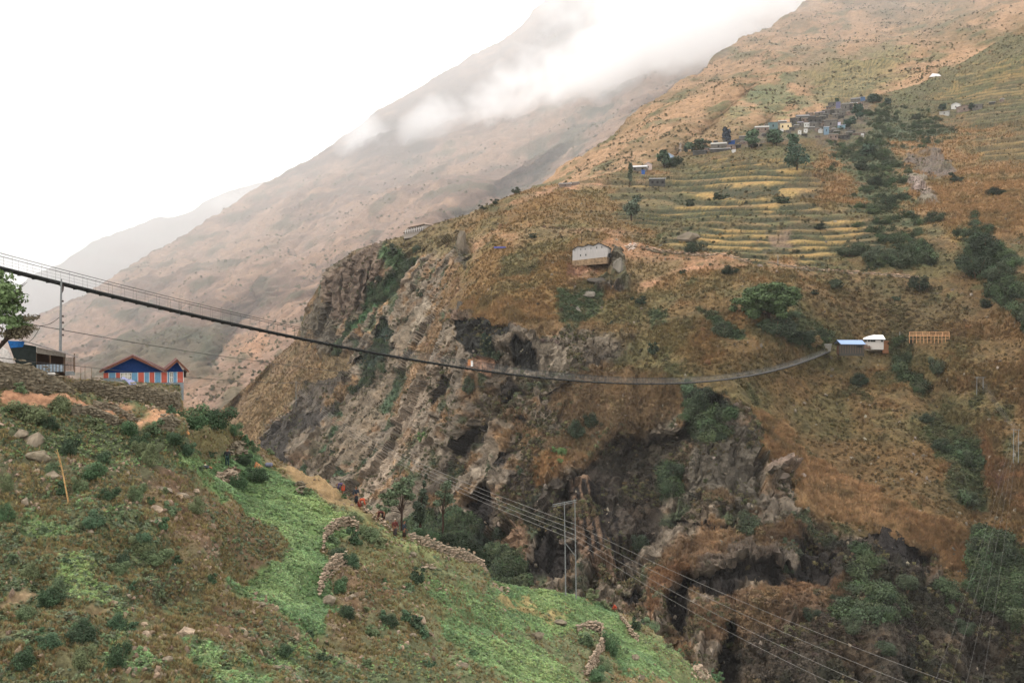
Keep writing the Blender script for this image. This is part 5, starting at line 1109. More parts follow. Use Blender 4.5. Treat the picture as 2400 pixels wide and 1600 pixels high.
for j in range(4):
    a = p3+Vector((.5*j, 0, 40*k3-.1)); b_ = p1+Vector((.5*j, 0, 84*k)); e = at(2120+j*50, 1780, 165)
    wire('pale wire between the two right hand pylons, number %s from the left' % ['one', 'two', 'three', 'four'][j], [a, b_], .014, sag=1.0)
    wire('pale wire descending from the right edge pylon, number %s from the left' % ['one', 'two', 'three', 'four'][j], [b_, e], .009, sag=4.5, n=40)
# the single pole by the shed
bse = on(137, 897, 'A'); Dp = bse.y; k = mpp(bse); up = thing('power_pole', 'single tapered steel power pole between the tin shed and the stone wall', 'power pole', bse)
MB().tube([(0, 0, -.8), (.05, 0, 80*k), (.1, 0, 160*k), (.18, 0, 232*k)], [.16, .13, .1, .07], 8, ).build('pole', M_steel, up)
for zz_ in (101, 115, 130, 145, 180):
    MB().tube([(.2, 0, zz_*k), (.3, -.05, zz_*k+.03), (.36, -.05, zz_*k-.05)], [.04, .09, .05], 6).build('insulator', M_insul, up)
MB().tube([(.15, 0, 195*k), (.3, 0, 205*k), (.33, 0, 218*k)], [.05, .05, .08], 6).build('lamp_arm', M_insul, up)
top = bse+Vector((.1, 0, 146*k)); wire('slack dark cable looping from the single pole down to the tin shed', [top, at(95, 763, Dp-1), at(66, 802, Dp-2)], .025, M_wired, sag=.22, n=14)
MB_l = [top, at(152, 710, Dp), at(150, 704, Dp), at(145, 704, Dp)]
g2 = 'cables crossing below the footbridge'
wire('dark cable crossing behind the single pole and rising to the left edge tree', [at(-120, 722, 76), at(64, 758, 82), at(600, 846, 125), at(1105, 905, 205), on(1480, 905, 'B')], .03, M_wired, sag=.15, group=g2)
wire('lower dark cable passing across the blue house front', [at(-120, 818, 78), at(168, 856, 82), at(600, 895, 125), at(1250, 908, 225), on(1380, 912, 'B')], .026, M_wired, sag=.15, group=g2)
wire('thin pale wire dropping to the blue house gable from the upper left', [at(225, 780, 86), at(330, 838, 84), at(445, 900, 86)], .012, M_wire, sag=.1)
for x, y0, y1, lab in [(188, 890, 866, 'thin wooden post left of the blue house, nearer the shed'), (198, 892, 862, 'thin wooden post left of the blue house, middle one'), (214, 892, 868, 'thin wooden post left of the blue house, nearer the house')]:
    q = on(x, y0+6, 'A'); o = MB().tube([(0, 0, -.4), (.02, 0, (y0-y1)*mpp(q)+.3)], [.035, .02], 5).build('wooden_post', M_wood); o.location = q; tag(o, lab, 'post')
for x, y, h, lab in [(2111, 812, 30, 'lone pale pole between the white house and the timber frame'), (1823, 622, 24, 'small pale pole on the hill path wall'), (1363, 574, 20, 'thin dark mast above the grey metal hall')]:
    q = on(x, y, 'B'); o = MB().tube([(0, 0, -1), (0, 0, h*mpp(q))], [.14, .1], 6).build('pole', M_steel if x != 1363 else M_dkwood); o.location = q; tag(o, lab, 'pole')
# dry leaning stalk
q = on(163, 1178, 'A'); k = mpp(q); t = thing('dry_stalk', 'tall pale dry stalk leaning among the shrubs on the left', 'dry plant', q); m_st = mat('dry_stem', alb('b08a58'))
MB().tube([(0, 0, -.2), (-12*k, .1, 50*k), (-22*k, .2, 95*k), (-33*k, .3, 128*k)], [.05, .045, .03, .015], 6).build('stem', m_st, t)
tw = MB(); R3 = random.Random(9)
for _ in range(26): z = R3.uniform(60, 125); x0 = -z*.25*k; tw.tube([(x0, .2, z*k), (x0+R3.uniform(-8, 8)*k, .2+R3.uniform(-.3, .3), (z+R3.uniform(0, 16))*k)], [.014, .005], 4)
tw.build('twigs', m_st, t)

# ================================================================== NEAR BUILDINGS
# blue gabled house: wide gable and small gable, facing the camera
HD = 93.0; base = at(340, 915, HD); k = HD/FPX; hs = thing('gabled_house', 'blue and red gabled house behind the terrace wall', 'house', base, rz=facing(base))
X = lambda px: (px-340)*k
Z = lambda py: (915-py)*k
m_blue = mat('deep_blue_paint', alb('1c3a6e'), var=.15); m_lb = mat('light_blue_paint', alb('6f9cb8'), var=.12); m_rd = mat('faded_red_paint', alb('c4604e'), var=.12); m_roofm = mat('brown_red_roof_sheet', alb('5c3a34'), var=.2); m_gp = mat('grey_plinth', alb('8d9394'), var=.15); m_cream = mat('cream_curtain', alb('cfc8b4'), var=.1)
DEP = 4.2
w = MB(); w.prism([(X(250), Z(940)), (X(426), Z(940)), (X(426), Z(872)), (X(411), Z(846)), (X(384), Z(870)), (X(313), Z(836)), (X(250), Z(868))], 0, DEP); w.build('wall', m_gp, hs)
g = MB(); g.prism([(X(252), Z(869)), (X(313), Z(838)), (X(380), Z(870.5)), (X(378), Z(872)), (X(252), Z(871.5))], -.05, -.003); g.prism([(X(387), Z(871)), (X(411), Z(848)), (X(425), Z(870)), (X(424), Z(872)), (X(387), Z(872))], -.05, -.003); g.build('gable_board', m_blue, hs)
cols = [(250,261,'r'),(262,276,'b'),(277,286,'r'),(311,324,'b'),(325,338,'r'),(339,349,'b'),(350,361,'r'),(362,375,'b'),(376,389,'r'),(390,394,'b'),(403,411,'b'),(412,425,'r')]
for x0, x1, c in cols:
    y1 = 884 if x0 < 300 else 897
    pn = MB().box(((X(x0)+X(x1))/2, -.03, (Z(872.5)+Z(y1))/2), (X(x1)-X(x0)-.02, .05, Z(872.5)-Z(y1))).build('wall_panel', m_rd if c == 'r' else m_lb, hs); pn['label'] = 'faded red wall panel' if c == 'r' else 'light blue wall panel'
    MB().box((X(x1)+.015, -.05, (Z(872)+Z(y1))/2), (.045, .06, Z(872)-Z(y1))).build('batten', M_white, hs)
for x0, x1 in ((287, 310), (395, 402)):
    y0, y1 = 873, 888 if x0 < 300 else 897
    wd = MB().box(((X(x0)+X(x1))/2, -.02, (Z(y0)+Z(y1))/2), (X(x1)-X(x0), .05, Z(y0)-Z(y1))).build('window', M_black, hs)
    MB().box(((X(x0)+X(x1))/2, -.055, (Z(y0)+Z(y1))/2), (X(x1)-X(x0)-.14, .02, Z(y0)-Z(y1)-.12)).build('curtain', m_cream, wd)
    f = MB()
    for q in range(4 if x0 < 300 else 2): xx = X(x0)+(X(x1)-X(x0))*q/(3 if x0 < 300 else 1); f.box((xx, -.075, (Z(y0)+Z(y1))/2), (.05, .03, Z(y0)-Z(y1)))
    for yy in (y0, (y0+y1)/2, y1): f.box(((X(x0)+X(x1))/2, -.08, Z(yy)), (X(x1)-X(x0)+.05, .03, .05))
    f.build('window_frame', M_white, wd)
def roof_slab(x0, z0, x1, z1, y0, y1, th=.10, name='roof_sheet'):
    return MB().prism([(x0, z0), (x1, z1), (x1, z1+th), (x0, z0+th)], y0, y1).build(name, m_roofm, hs)
roof_slab(X(242), Z(868.5), X(313.5), Z(834), -.7, DEP); roof_slab(X(313), Z(834), X(385), Z(869.5), -.72, DEP); roof_slab(X(382), Z(870), X(411.5), Z(844), -.74, DEP); roof_slab(X(411), Z(844), X(436), Z(870), -.76, DEP)
for a, b_ in (((242, 868.5), (313, 834)), ((313, 834), (385, 869.5)), ((383, 870), (411, 844)), ((411, 844), (437, 871))):
    MB().beam((X(a[0]), -.8, Z(a[1])-.04), (X(b_[0]), -.8, Z(b_[1])-.04), .05, .16).build('barge_board', mat('rust_brown_board', alb('6e4638')), hs)
eb = MB(); 
for q in range(5): eb.beam((X(425), .5+q*1.4, Z(884)), (X(435), .5+q*1.4, Z(871.5)), .07, .07)
eb.box((X(429), DEP/2, Z(879)), (.25, DEP-.3, .5)); eb.build('eave_store', M_dkwood, hs)
# tarpaulin on the wall top in front of the house
q = on(310, 900, 'A'); tp = MB(); V = []; F = []; nx = 14; R4 = random.Random(3)
qa = at(282, 890, 86.6); 
for j in range(4):
    for i2 in range(nx): V.append((i2*.17, j*.3, .12+.10*math.sin(i2*.9+j)-.018*i2*i2*.9+.05*R4.random()+.05*j))
for j in range(3):
    for i2 in range(nx-1): a = j*nx+i2; F.append((a, a+1, a+nx+1, a+nx))
tp.add(V, F); o = tp.build('tarpaulin', mat('lilac_tarpaulin', alb('8688a6')), smooth=True); o.location = qa-Vector((0, 0, .1)); tag(o, 'crumpled pale lilac tarpaulin lying below the blue house', 'tarpaulin')
o.modifiers.new('thickness', 'SOLIDIFY').thickness = .03
# tin shed
SD = 82.0; base = at(30, 888, SD); k = SD/FPX; sh_ = thing('tin_shed', 'long open tin shed with blue tarp end behind the left stone wall', 'shed', base, rz=facing(base))
X = lambda px: (px-30)*k
Z = lambda py: (888-py)*k
m_tarp = mat('dark_green_tarp', alb('2c322f'), var=.3, scale=3); m_btarp = mat('bright_blue_tarp', alb('1f5f9c'), var=.25)
MB().prism([(X(20), Z(800)), (X(80), Z(812)), (X(80), Z(876)), (X(60), Z(872)), (X(38), Z(855))], 0, .08).build('tarp_wall', m_tarp, sh_)
MB().prism([(X(20), Z(798)), (X(56), Z(800)), (X(52), Z(813)), (X(26), Z(815))], -.06, -.01).build('blue_tarp', m_btarp, sh_)
MB().prism([(X(81), Z(814)), (X(142), Z(829)), (X(142), Z(838)), (X(81), Z(828))], .0, .06).build('fascia_panel', mat('grey_board', alb('8d8478')), sh_)
ro = MB(); V = [(X(44), -.5, Z(794)), (X(169), -.5, Z(837)), (X(169), 3.8, Z(841)), (X(44), 3.8, Z(798))]
ro.prism([(X(44), Z(794)), (X(169), Z(837)), (X(169), Z(839.5)), (X(44), Z(797))], -.5, 1.3); ro.build('roof', mat('pale_tin_roof', alb('857c76'), rough=.6), sh_)
for x in (80, 110, 140, 163): MB().box((X(x), .1, (Z(820)+Z(885))/2), (.09, .09, Z(825+x*.1)-Z(886))).build('post', M_wood, sh_)
for j in range(16): MB().box((X(82+j*3.7), .06, Z(864)), (.125, .03, .62)).build('tin_strip', M_steel if j % 2 else mat('pale_blue_tin', alb('9aa8b4')), sh_)
MB().box((X(112), 1.2, Z(856)), (2.3, .08, 2.0)).build('back_wall', M_dkwood, sh_)
for j in range(7): MB().box((X(143+j*3.4), .08, Z(855)), (.05+.03*(j % 2), .03, 1.1)).build('hanging_cloth', mat('faded_brown_cloth', alb('6d5a4c')), sh_)
MB().box((X(153), .09, Z(877)), (.75, .03, .35)).build('tin_sheet', M_steel, sh_)
o = MB().box((0, 0, 0), (.7, .4, .24)).build('white_sack', mat('dull_sack', alb('b8b2a8'))); o.location = at(120, 876, 81.0); o.modifiers.new('bevel', 'BEVEL').width = .12; tag(o, 'white sack lying in front of the tin shed', 'sack')
o = MB().prism([(-1.2, 0), (.55, 0), (.2, 1.1), (-.1, 1.75), (-.7, 2.1), (-1.2, 2.1)], 0, .25).build('white_canvas', mat('dirty_white_canvas', alb('cfc6be'))); o.location = at(20, 872, 81.5); tag(o, 'dirty white canvas sheet hung left of the tin shed', 'canvas sheet')

# dry-stone walls of the near slope
stone_wall('high mossy stone terrace wall below the blue house', [(168, 930), (215, 940), (270, 948), (330, 952), (380, 958), (428, 958)], [.9, 1.35, 1.5, 1.75, 1.6, 1.75], 'A', M_stoned, stone=(.42, .2), lean=.15, seed=11, ragged=.25)
stone_wall('tumbled dark stone wall below the tin shed', [(-60, 925), (0, 925), (60, 935), (120, 942), (170, 948)], [2.4, 2.3, 2.2, 1.7, .6], 'A', M_stoned, stone=(.48, .26), lean=.35, thick=.8, ragged=.3, seed=12)
stone_wall('low rough stone wall beside the dirt yard', [(165, 985), (210, 990), (260, 998), (290, 1005)], [.8, 1.0, 1.0, .5], 'A', M_stoned, stone=(.42, .24), lean=.3, ragged=.3, seed=13, cap=150)
stone_wall('low stone wall holding up the dirt yard', [(215, 972), (270, 976), (330, 980)], [.6, .8, .3], 'A', M_stone, stone=(.36, .2), lean=.3, ragged=.3, seed=14, cap=120)
stone_wall('short overgrown stone wall beside the orange basket', [(372, 1012), (400, 1016), (440, 1030)], [1.2, 1.5, 1.0], 'A', M_stoned, stone=(.4, .24), lean=.2, seed=15, cap=120)
stone_wall('reddish dry stone wall running along the field edge', [(961, 1258), (1000, 1283), (1040, 1308), (1080, 1330), (1112, 1350), (1135, 1364)], [.6, .9, 1.0, 1.0, .9, .3], 'A', M_stone2, stone=(.4, .24), lean=.3, seed=16)
stone_wall('pale stone bank behind the bending person in orange', [(852, 1196), (880, 1212), (905, 1228), (932, 1245)], [.5, .5, .5, .4], 'A', M_stone2, stone=(.36, .2), seed=17, cap=110)
stone_wall('upper ruined stone wall hooked around shrubs in the field', [(762, 1288), (765, 1262), (785, 1248), (815, 1246), (838, 1262)], [.5, .9, 1.0, 1.0, .8], 'A', M_stone2, stone=(.38, .24), seed=18, cap=170)
stone_wall('lower ruined stone wall in the middle of the field', [(752, 1388), (765, 1362), (785, 1342), (812, 1330)], [.9, 1.2, 1.2, .9], 'A', M_stone2, stone=(.36, .22), lean=.5, seed=19, cap=200)
stone_wall('curved ruined stone wall in the lower right field', [(1352, 1482), (1380, 1486), (1408, 1496), (1412, 1530), (1396, 1560), (1376, 1590)], [.5, .8, 1.1, 1.2, 1.2, .9], 'A', M_stone2, stone=(.38, .24), lean=.5, thick=.9, seed=20)
stone_wall('low stone edging right of the crouching red figure', [(1455, 1450), (1475, 1475), (1500, 1500)], [.6, .7, .5], 'A', M_stone2, stone=(.34, .22), seed=21, cap=80)
heap('small layered stone heap in the upper green field', 534, 1118, 52, 26, 90, 'A', M_stone2, .5, 31)
heap('mossy stone heap behind the standing person in dark trousers', 548, 1068, 44, 40, 70, 'A', M_stoned, .5, 32)
heap('small brown stone heap beside the bare path', 703, 1152, 22, 26, 36, 'A', M_stoned, .5, 33)
heap('pink stone heap at the field edge above the twin poles', 1165, 1382, 58, 26, 90, 'A', M_stone2, .36, 34)
heap('stone heap at the lowest corner of the right field', 1638, 1585, 50, 46, 80, 'A', M_stone2, .42, 35)
heap('pink stones above the small field shrubs', 1010, 1326, 34, 14, 34, 'A', M_stone2, .3, 36)
heap('grey rubble heap at the bottom right of the bare bank', 660, 1580, 50, 40, 60, 'A', M_stoned, .34, 37)
for n_, (x, y, w, h, m, lab) in enumerate([(75,1040,52,46,M_stone,'big pale rounded boulder on the upper left slope'),(45,1030,34,26,M_stone,'pale boulder left of the big rounded boulder'),(85,1075,56,36,M_stoned,'dark boulder under the big rounded boulder'),(333,1500,42,22,M_stone2,'flat pale slab near the bottom left'),(422,1520,40,22,M_stone2,'pinkish flat rock below the flat pale slab'),(1254,1502,36,24,M_stoned,'dark boulder lying in the lower green field'),
  (1310,1460,44,14,M_stoned,'low brown rock half buried in the lower field'),(382,1570,26,18,M_stone,'grey stone near the bottom edge, left of the green patch'),(290,1415,18,14,M_stone,'rounded grey stone below the leafy shrub row'),(360,1205,32,20,M_stone2,'pinkish angular stone among the upper shrubs'),(356,1243,40,16,M_stone,'long pale stone below the pinkish angular stone'),(1485,1555,22,18,M_stoned,'dark rock on the brown patch right of the curved wall'),(1505,1596,16,18,M_stoned,'small dark rock at the bottom of the brown patch'),
  (775,1400,38,26,M_stone,'big grey stone at the foot of the lower wall ruin'),(822,1402,22,16,M_stone,'grey stone right of the lower wall ruin foot'),(985,1470,20,24,M_stone2,'pinkish upright stone among the lower shrubs'),(965,1500,18,14,M_stone,'grey stone below the pinkish upright stone'),(968,1180,20,12,M_stone,'small stone by the dark clad person'),(1085,1565,28,22,M_stone,'pale boulder near the bottom centre'),(205,1256,20,12,M_stone,'pale stone under a shrub in the left slope'),
  (385,1150,50,18,M_stone,'long grey outcrop at the top of the bare brown bank'),(420,1165,44,16,M_stone,'grey outcrop slab right of the long grey outcrop'),(970,1300,22,14,M_stoned,'dark stone in the yellow green field'),(118,1128,30,24,M_stone,'grey rock between two shrubs on the upper left'),(55,1180,20,24,M_stone,'upright grey rock on the left slope'),(460,1150,24,14,M_stone2,'brown stone where the field meets the bank'),(600,1440,26,12,M_stoned,'dark stone on the lower bare bank'),(560,1500,22,12,M_stone2,'pinkish stone below the bare bank')]):
    boulder(lab, x, y, w, h, 'A', m, 700+n_)
for n_, (x, y, w, h, m, lab) in enumerate([(1448,655,26,46,mat('grey_rock', alb('6a6358'), scale=1, var=.4),'tall upright grey rock below the grey metal hall'),(1395,672,50,14,mat('dark_rock', alb('4c463e'), scale=1, var=.4),'dark flat rock ledge left of the upright grey rock'),(1380,705,30,20,mat('grey_rock', 0),'pale grey boulder below the dark flat ledge'),(1355,735,20,18,mat('grey_rock', 0),'pale grey rock beside the green hillside patch'),(1615,565,50,26,mat('brown_rock', alb('6a5f50'), scale=1, var=.35),'domed brown rock left of the lower yellow terraces'),
  (1822,1124,58,24,mat('pale_rock', alb('7c6e62'), scale=1, var=.3),'pale jutting rock above a dark overhang on the prow'),(1880,1118,24,14,mat('pale_rock', 0),'small pale rock right of the jutting rock'),(1080,725,20,24,mat('dark_rock', 0),'dark jagged rock above the cave'),(1092,592,26,54,mat('brown_rock', 0),'blocky brown crag at the head of the cliff'),(1780,420+210,16,10,mat('pale_rock', 0),'pale stone on the hill path wall')]):
    boulder(lab, x, y, w, h, 'B', m, 760+n_)

# ================================================================== FAR BUILDINGS
def house(label, px, py, wpx, hpx, wall, roof='flat', roofm=None, rz=None, win=2, depth=.8, sheet='B', found=2.5, rh=.35, name='village_house', cat='house', over=.1, lift=0, door=False):
    b = on(px, py, sheet); k = mpp(b); w = wpx*k; h = hpx*k; d = max(w*depth, 3); rz = facing(b)+(RNG.random()-.5)*.3 if rz is None else rz
    root = thing(name, label, cat, b+Vector((0, 0, lift)), rz); roofm = roofm or M_slate
    hw = h if roof == 'flat' else h*(1-rh*.6)
    MB().box((0, d/2, (hw-found)/2), (w, d, hw+found)).build('wall', wall, root)
    if roof == 'flat': MB().box((0, d/2-.1, hw+.14), (w*(1+over), d*1.08, .28)).build('roof', roofm, root)
    elif roof == 'shed': MB().add([(-w*.55, -.4, hw*.96), (w*.55, -.4, hw*.96), (w*.55, d+.3, hw*1.28), (-w*.55, d+.3, hw*1.28), (-w*.55, -.4, hw*.96+.15), (w*.55, -.4, hw*.96+.15), (w*.55, d+.3, hw*1.28+.15), (-w*.55, d+.3, hw*1.28+.15)], [(3, 2, 1, 0), (4, 5, 6, 7), (0, 1, 5, 4), (1, 2, 6, 5), (2, 3, 7, 6), (3, 0, 4, 7)]).build('roof', roofm, root)
    elif roof == 'gable':      # ridge along the front
        MB().add([(-w*.53, -.4, hw*.97), (w*.53, -.4, hw*.97), (w*.53, d/2, h*1.12), (-w*.53, d/2, h*1.12), (w*.53, d+.4, hw*.97), (-w*.53, d+.4, hw*.97), (-w*.5, 0, hw*.9), (w*.5, 0, hw*.9), (w*.5, d, hw*.9), (-w*.5, d, hw*.9)], [(0, 1, 2, 3), (3, 2, 4, 5), (0, 3, 5, 9, 6), (1, 7, 8, 4, 2), (0, 6, 7, 1), (5, 4, 8, 9)]).build('roof', roofm, root)
    elif roof == 'front':      # gable end towards the viewer
        MB().prism([(-w*.55, hw), (0, h*1.15), (w*.55, hw), (w*.55, hw+.2), (0, h*1.15+.25), (-w*.55, hw+.2)], -.4, d).build('roof', roofm, root)
        MB().prism([(-w*.5, hw), (w*.5, hw), (0, h*1.13)], 0, d-.1).build('gable_wall', wall, root)
    for q in range(win):
        x = (q-(win-1)/2)*w/max(win, 1); MB().box((x, -.02, hw*.55), (min(w*.13, 1.2), .12, hw*.3)).build('window', M_black, root)
    if door: MB().box((w*.3, -.02, hw*.32), (1, .1, hw*.62)).build('door', M_dkwood, root)
    return root
m_gs = mat('grey_village_stone', alb('6e6861'), scale=.6, var=.35); m_ds = mat('dark_village_stone', alb('45433f'), scale=.6, var=.35); m_bs = mat('brown_village_stone', alb('75655a'), scale=.6, var=.35); m_yl = mat('cream_yellow_plaster', alb('d3bb92'), var=.1); m_wr = mat('white_tin_roof', alb('d8d6d4'), var=.08); m_pr = mat('pale_slate', alb('99968e'), var=.2); m_br = mat('blue_tin_roof', alb('5676a8'), var=.12); m_lil = mat('lilac_tin_roof', alb('c9c4d6'), var=.1); m_bt = mat('blue_village_tarp', alb('2f5590')); m_slate = M_slate; m_dr = mat('dark_slate', alb('3d3c3a'), var=.3)
M_vw = mat('dull_white_plaster', alb('bcb9b2'), var=.12); m_wr = mat('dull_white_tin', alb('c0bfbd'), var=.1); m_gs = mat('grey_village_stone2', alb('605b54'), scale=.6, var=.35); m_br = mat('dull_blue_tin', alb('4f6684'), var=.15)
VH = [ # px, base py, w, h, wall, roof kind, roof material, windows, label
 (1752,325,32,9,m_gs,'gable',m_slate,1,'grey slate roofed house at the lower left of the yellow house'),(1764,314,15,4,m_ds,'flat',m_wr,0,'low hut with thin white roof above the grey slate house'),
 (1786,308,30,13,m_bs,'gable',m_pr,2,'brown stone house with pale roof left of the blue green house'),(1800,302,12,9,m_gs,'flat',m_pr,1,'small pale block beside the brown stone house'),(1812,304,20,14,mat('blue_green_wall', alb('5c6f6e')),'flat',m_slate,1,'blue green walled house left of the yellow house'),(1821,311,14,4,m_ds,'flat',m_wr,0,'low shelter with white strip roof below the yellow house'),(1833,310,6,5,M_vw,'flat',m_wr,0,'tiny white hut under the yellow house'),
 (1841,303,24,14,m_yl,'flat',m_pr,2,'bright cream yellow house in the middle of the village'),(1834,288,18,8,m_gs,'gable',m_pr,0,'small slate roofed house above the yellow house'),(1858,292,12,14,m_ds,'flat',m_dr,1,'dark narrow house right of the yellow house'),(1882,285,28,14,m_ds,'gable',m_slate,2,'large dark gabled house above the white window block'),(1892,288,24,8,m_bs,'flat',m_pr,3,'long brown house front under the dark gabled house'),
 (1891,298,11,8,M_vw,'flat',m_wr,2,'small white block with two windows'),(1876,294,12,8,m_gs,'flat',m_lil,1,'grey block with pale roof left of the white window block'),(1867,300,10,6,m_gs,'flat',m_wr,0,'low white topped hut below the grey block'),(1874,311,7,6,M_vw,'flat',m_pr,1,'tiny pale house at the foot of the village, left one'),(1888,310,8,7,M_vw,'flat',m_pr,1,'tiny pale house at the foot of the village, right one'),
 (1902,305,13,5,m_gs,'flat',m_wr,0,'low house with white strip roof right of the pale huts'),(1908,300,18,10,m_gs,'flat',m_slate,1,'plain grey block behind the white strip roof'),(1917,312,14,8,m_bs,'flat',m_slate,1,'brown grey block right of the white strip roof'),(1911,290,28,12,m_ds,'flat',m_dr,3,'dark long house in the village centre'),(1920,274,20,10,m_gs,'shed',m_lil,1,'grey house with lilac roof on the skyline'),(1936,268,16,9,m_gs,'flat',m_slate,1,'grey house right of the lilac roof on the skyline'),
 (1949,267,28,12,m_ds,'shed',m_dr,2,'long dark shed roofed house near the top of the village'),(1954,250,20,7,m_gs,'flat',m_dr,1,'narrow house with overhanging dark roof at the skyline'),(1965,256,9,14,mat('violet_wall', alb('65637a')),'flat',m_slate,0,'narrow violet grey house below the village top'),(1964,268,14,14,m_gs,'flat',m_pr,1,'tall grey stone house left of the twin stone houses'),(1982,261,16,14,m_gs,'flat',m_pr,1,'tall grey stone house, middle of the upper row'),(1993,256,10,10,m_ds,'flat',m_dr,1,'small dark house between two pale ones'),
 (2001,254,16,9,mat('tan_wall', alb('a08c78')),'flat',m_wr,2,'tan house with clean white roof in the upper row'),(2005,243,20,10,m_gs,'gable',m_slate,0,'broad grey slate roof at the village top'),(2021,236,12,9,m_br,'shed',m_br,0,'blue walled hut at the very top of the village'),(1940,288,23,9,m_bs,'shed',m_pr,2,'brown house with pale green grey roof in the centre'),(1947,301,28,14,m_gs,'flat',m_slate,1,'large plain grey house left of the lilac roofed house'),(1930,298,12,10,m_bs,'flat',m_slate,1,'brown block left of the large plain grey house'),
 (1970,302,20,8,mat('sea_green_wall', alb('6f8c94')),'shed',m_lil,1,'sea green house with slanting lilac roof'),(1964,292,11,5,m_lil,'flat',m_lil,0,'small lilac hut above the slanting lilac roof'),(1937,316,11,15,mat('slate_blue_wall', alb('6a7f8c')),'flat',m_wr,1,'tall slate blue house with white roof'),(1923,313,9,7,M_vw,'front',m_wr,0,'tiny white gabled hut left of the slate blue house'),(1954,312,8,6,m_gs,'flat',m_wr,0,'small hut with white roof right of the slate blue house'),(1953,328,20,11,m_bs,'flat',m_pr,2,'isolated pale brown house at the lowest edge of the village'),
 (1976,326,28,7,m_ds,'flat',m_dr,3,'low dark row right of the lowest village house'),(2010,320,28,6,m_bs,'shed',m_pr,0,'ruined low building right of the low dark row'),(2021,324,6,5,M_vw,'flat',m_wr,0,'tiny white hut below the ruined building'),
 (1684,350,34,14,m_gs,'gable',m_pr,1,'stone house with ribbed grey roof above the long white roof'),(1688,356,42,5,m_ds,'flat',m_wr,0,'long low building with bright white roof'),(1662,355,18,9,m_bs,'shed',m_slate,1,'brown stone house left of the long white roof'),(1640,362,30,7,m_ds,'flat',m_slate,0,'dark low stone building left of the brown stone house'),(1714,350,20,9,m_bs,'flat',m_slate,1,'brown house under the bright blue tarpaulin roof'),(1715,341,14,9,m_bt,'shed',m_bt,0,'hut wrapped in bright blue tarpaulin'),(1720,356,8,5,M_vw,'flat',m_wr,0,'tiny white hut right of the long white roof'),(1735,330,26,8,m_gs,'shed',m_slate,0,'long thin grey house on the skyline above the blue tarpaulin'),
 (1497,401,34,12,m_gs,'gable',m_wr,2,'leftmost crest cottage with wide pale roof'),(1519,399,16,13,mat('pinkish_wall', alb('b3a096')),'front',m_pr,1,'pinkish gabled cottage right of the pale roofed one'),(1507,409,7,7,m_bt,'flat',m_bt,0,'small blue tarpaulin bundle hut below the crest cottages'),(1567,384,22,16,mat('pale_blue_wall', alb('a3b5c9')),'front',m_wr,2,'pale blue house with white gable left of the smoke'),
 (1541,441,34,15,m_ds,'flat',m_wr,3,'lone dark shed with thin white roof on a bare mound'),(1325,440,26,6,m_bs,'flat',m_wr,1,'low building with white roof on the left crest'),(1345,436,22,5,m_bs,'flat',m_pr,0,'low pale roofed building right of the one on the left crest'),
 (2213,270,20,9,m_pr,'shed',m_wr,1,'lower white farmhouse on the upper right slope'),(2240,257,19,10,M_vw,'front',m_wr,1,'upper white farmhouse on the upper right slope'),(2260,262,32,11,m_bs,'front',m_bs,1,'broad brown stone barn below the white farmhouse'),(2290,258,20,10,m_gs,'flat',m_slate,1,'grey ruined house right of the brown barn'),(2325,246,12,6,m_ds,'shed',m_wr,0,'tiny white roofed hut right of the farm group, left one'),(2349,241,9,5,m_bs,'front',m_wr,0,'tiny white roofed hut right of the farm group, right one')]
for (x, y, w, h, wl, rk_, rm, nw, lab) in VH: house(lab, x, y+1, w*1.05, h*1.15+1, wl, rk_, rm, win=nw)
VK = [m_gs, m_ds, m_bs, m_gs, m_ds]
more = [(1702,340,14,8),(1728,347,16,8),(1744,338,16,7),(1757,336,12,7),(1770,333,14,8),(1775,304,14,6),(1794,318,14,6),(1807,316,12,6),(1848,312,12,6),(1856,306,12,8),(1866,286,14,8),(1871,281,12,6),(1897,276,16,8),(1905,281,14,8),(1928,283,14,8),(1925,303,12,8),(1934,278,12,7),(1942,258,10,7),(1958,276,14,9),(1971,280,14,8),(1975,270,12,10),(1983,288,12,7),(1990,268,12,9),(1987,306,14,7),(1996,314,16,6),(1945,315,14,7),(1962,318,14,6),(1917,322,12,6),(1902,296,12,7),(1885,318,12,5),(1990,322,14,5),(2003,262,14,6),(2016,250,14,7),(2033,244,10,6),(1677,338,10,6),(1652,346,12,5)]
for q_, ((x, y, w, h), lab) in enumerate(zip(more, plan_labels([(x, y, ['small grey stone village house', 'small dark stone village house', 'small brown stone village house', 'small grey stone village house', 'small dark stone village house'][i_ % 5]) for i_, (x, y, w, h) in enumerate(more)], [(1715, 334, 'the bright blue tarpaulin hut'), (1841, 296, 'the cream yellow house'), (1891, 292, 'the white window block'), (1937, 307, 'the slate blue house'), (1970, 296, 'the sea green house'), (1955, 246, 'the skyline dark roofed house'), (2021, 231, 'the topmost blue hut'), (1762, 313, 'the grey slate roofed house'), (2001, 249, 'the tan house')]))):
    house(lab, x, y, w, h+1, VK[q_ % 5], ['flat', 'gable', 'flat', 'shed'][q_ % 4], [m_slate, m_dr, m_pr, m_slate][q_ % 4], win=1+q_ % 2)
q = on(2192, 141, 'R' if False else 'B'); k = mpp(q); o = MB().prism([(-13*k, 0), (13*k, 0), (8*k, 5*k), (-6*k, 8*k)], 0, 5).build('white_tent', M_white); o.location = q; o.rotation_euler = (0, 0, facing(q)); tag(o, 'white tent alone high on the right slope', 'tent')
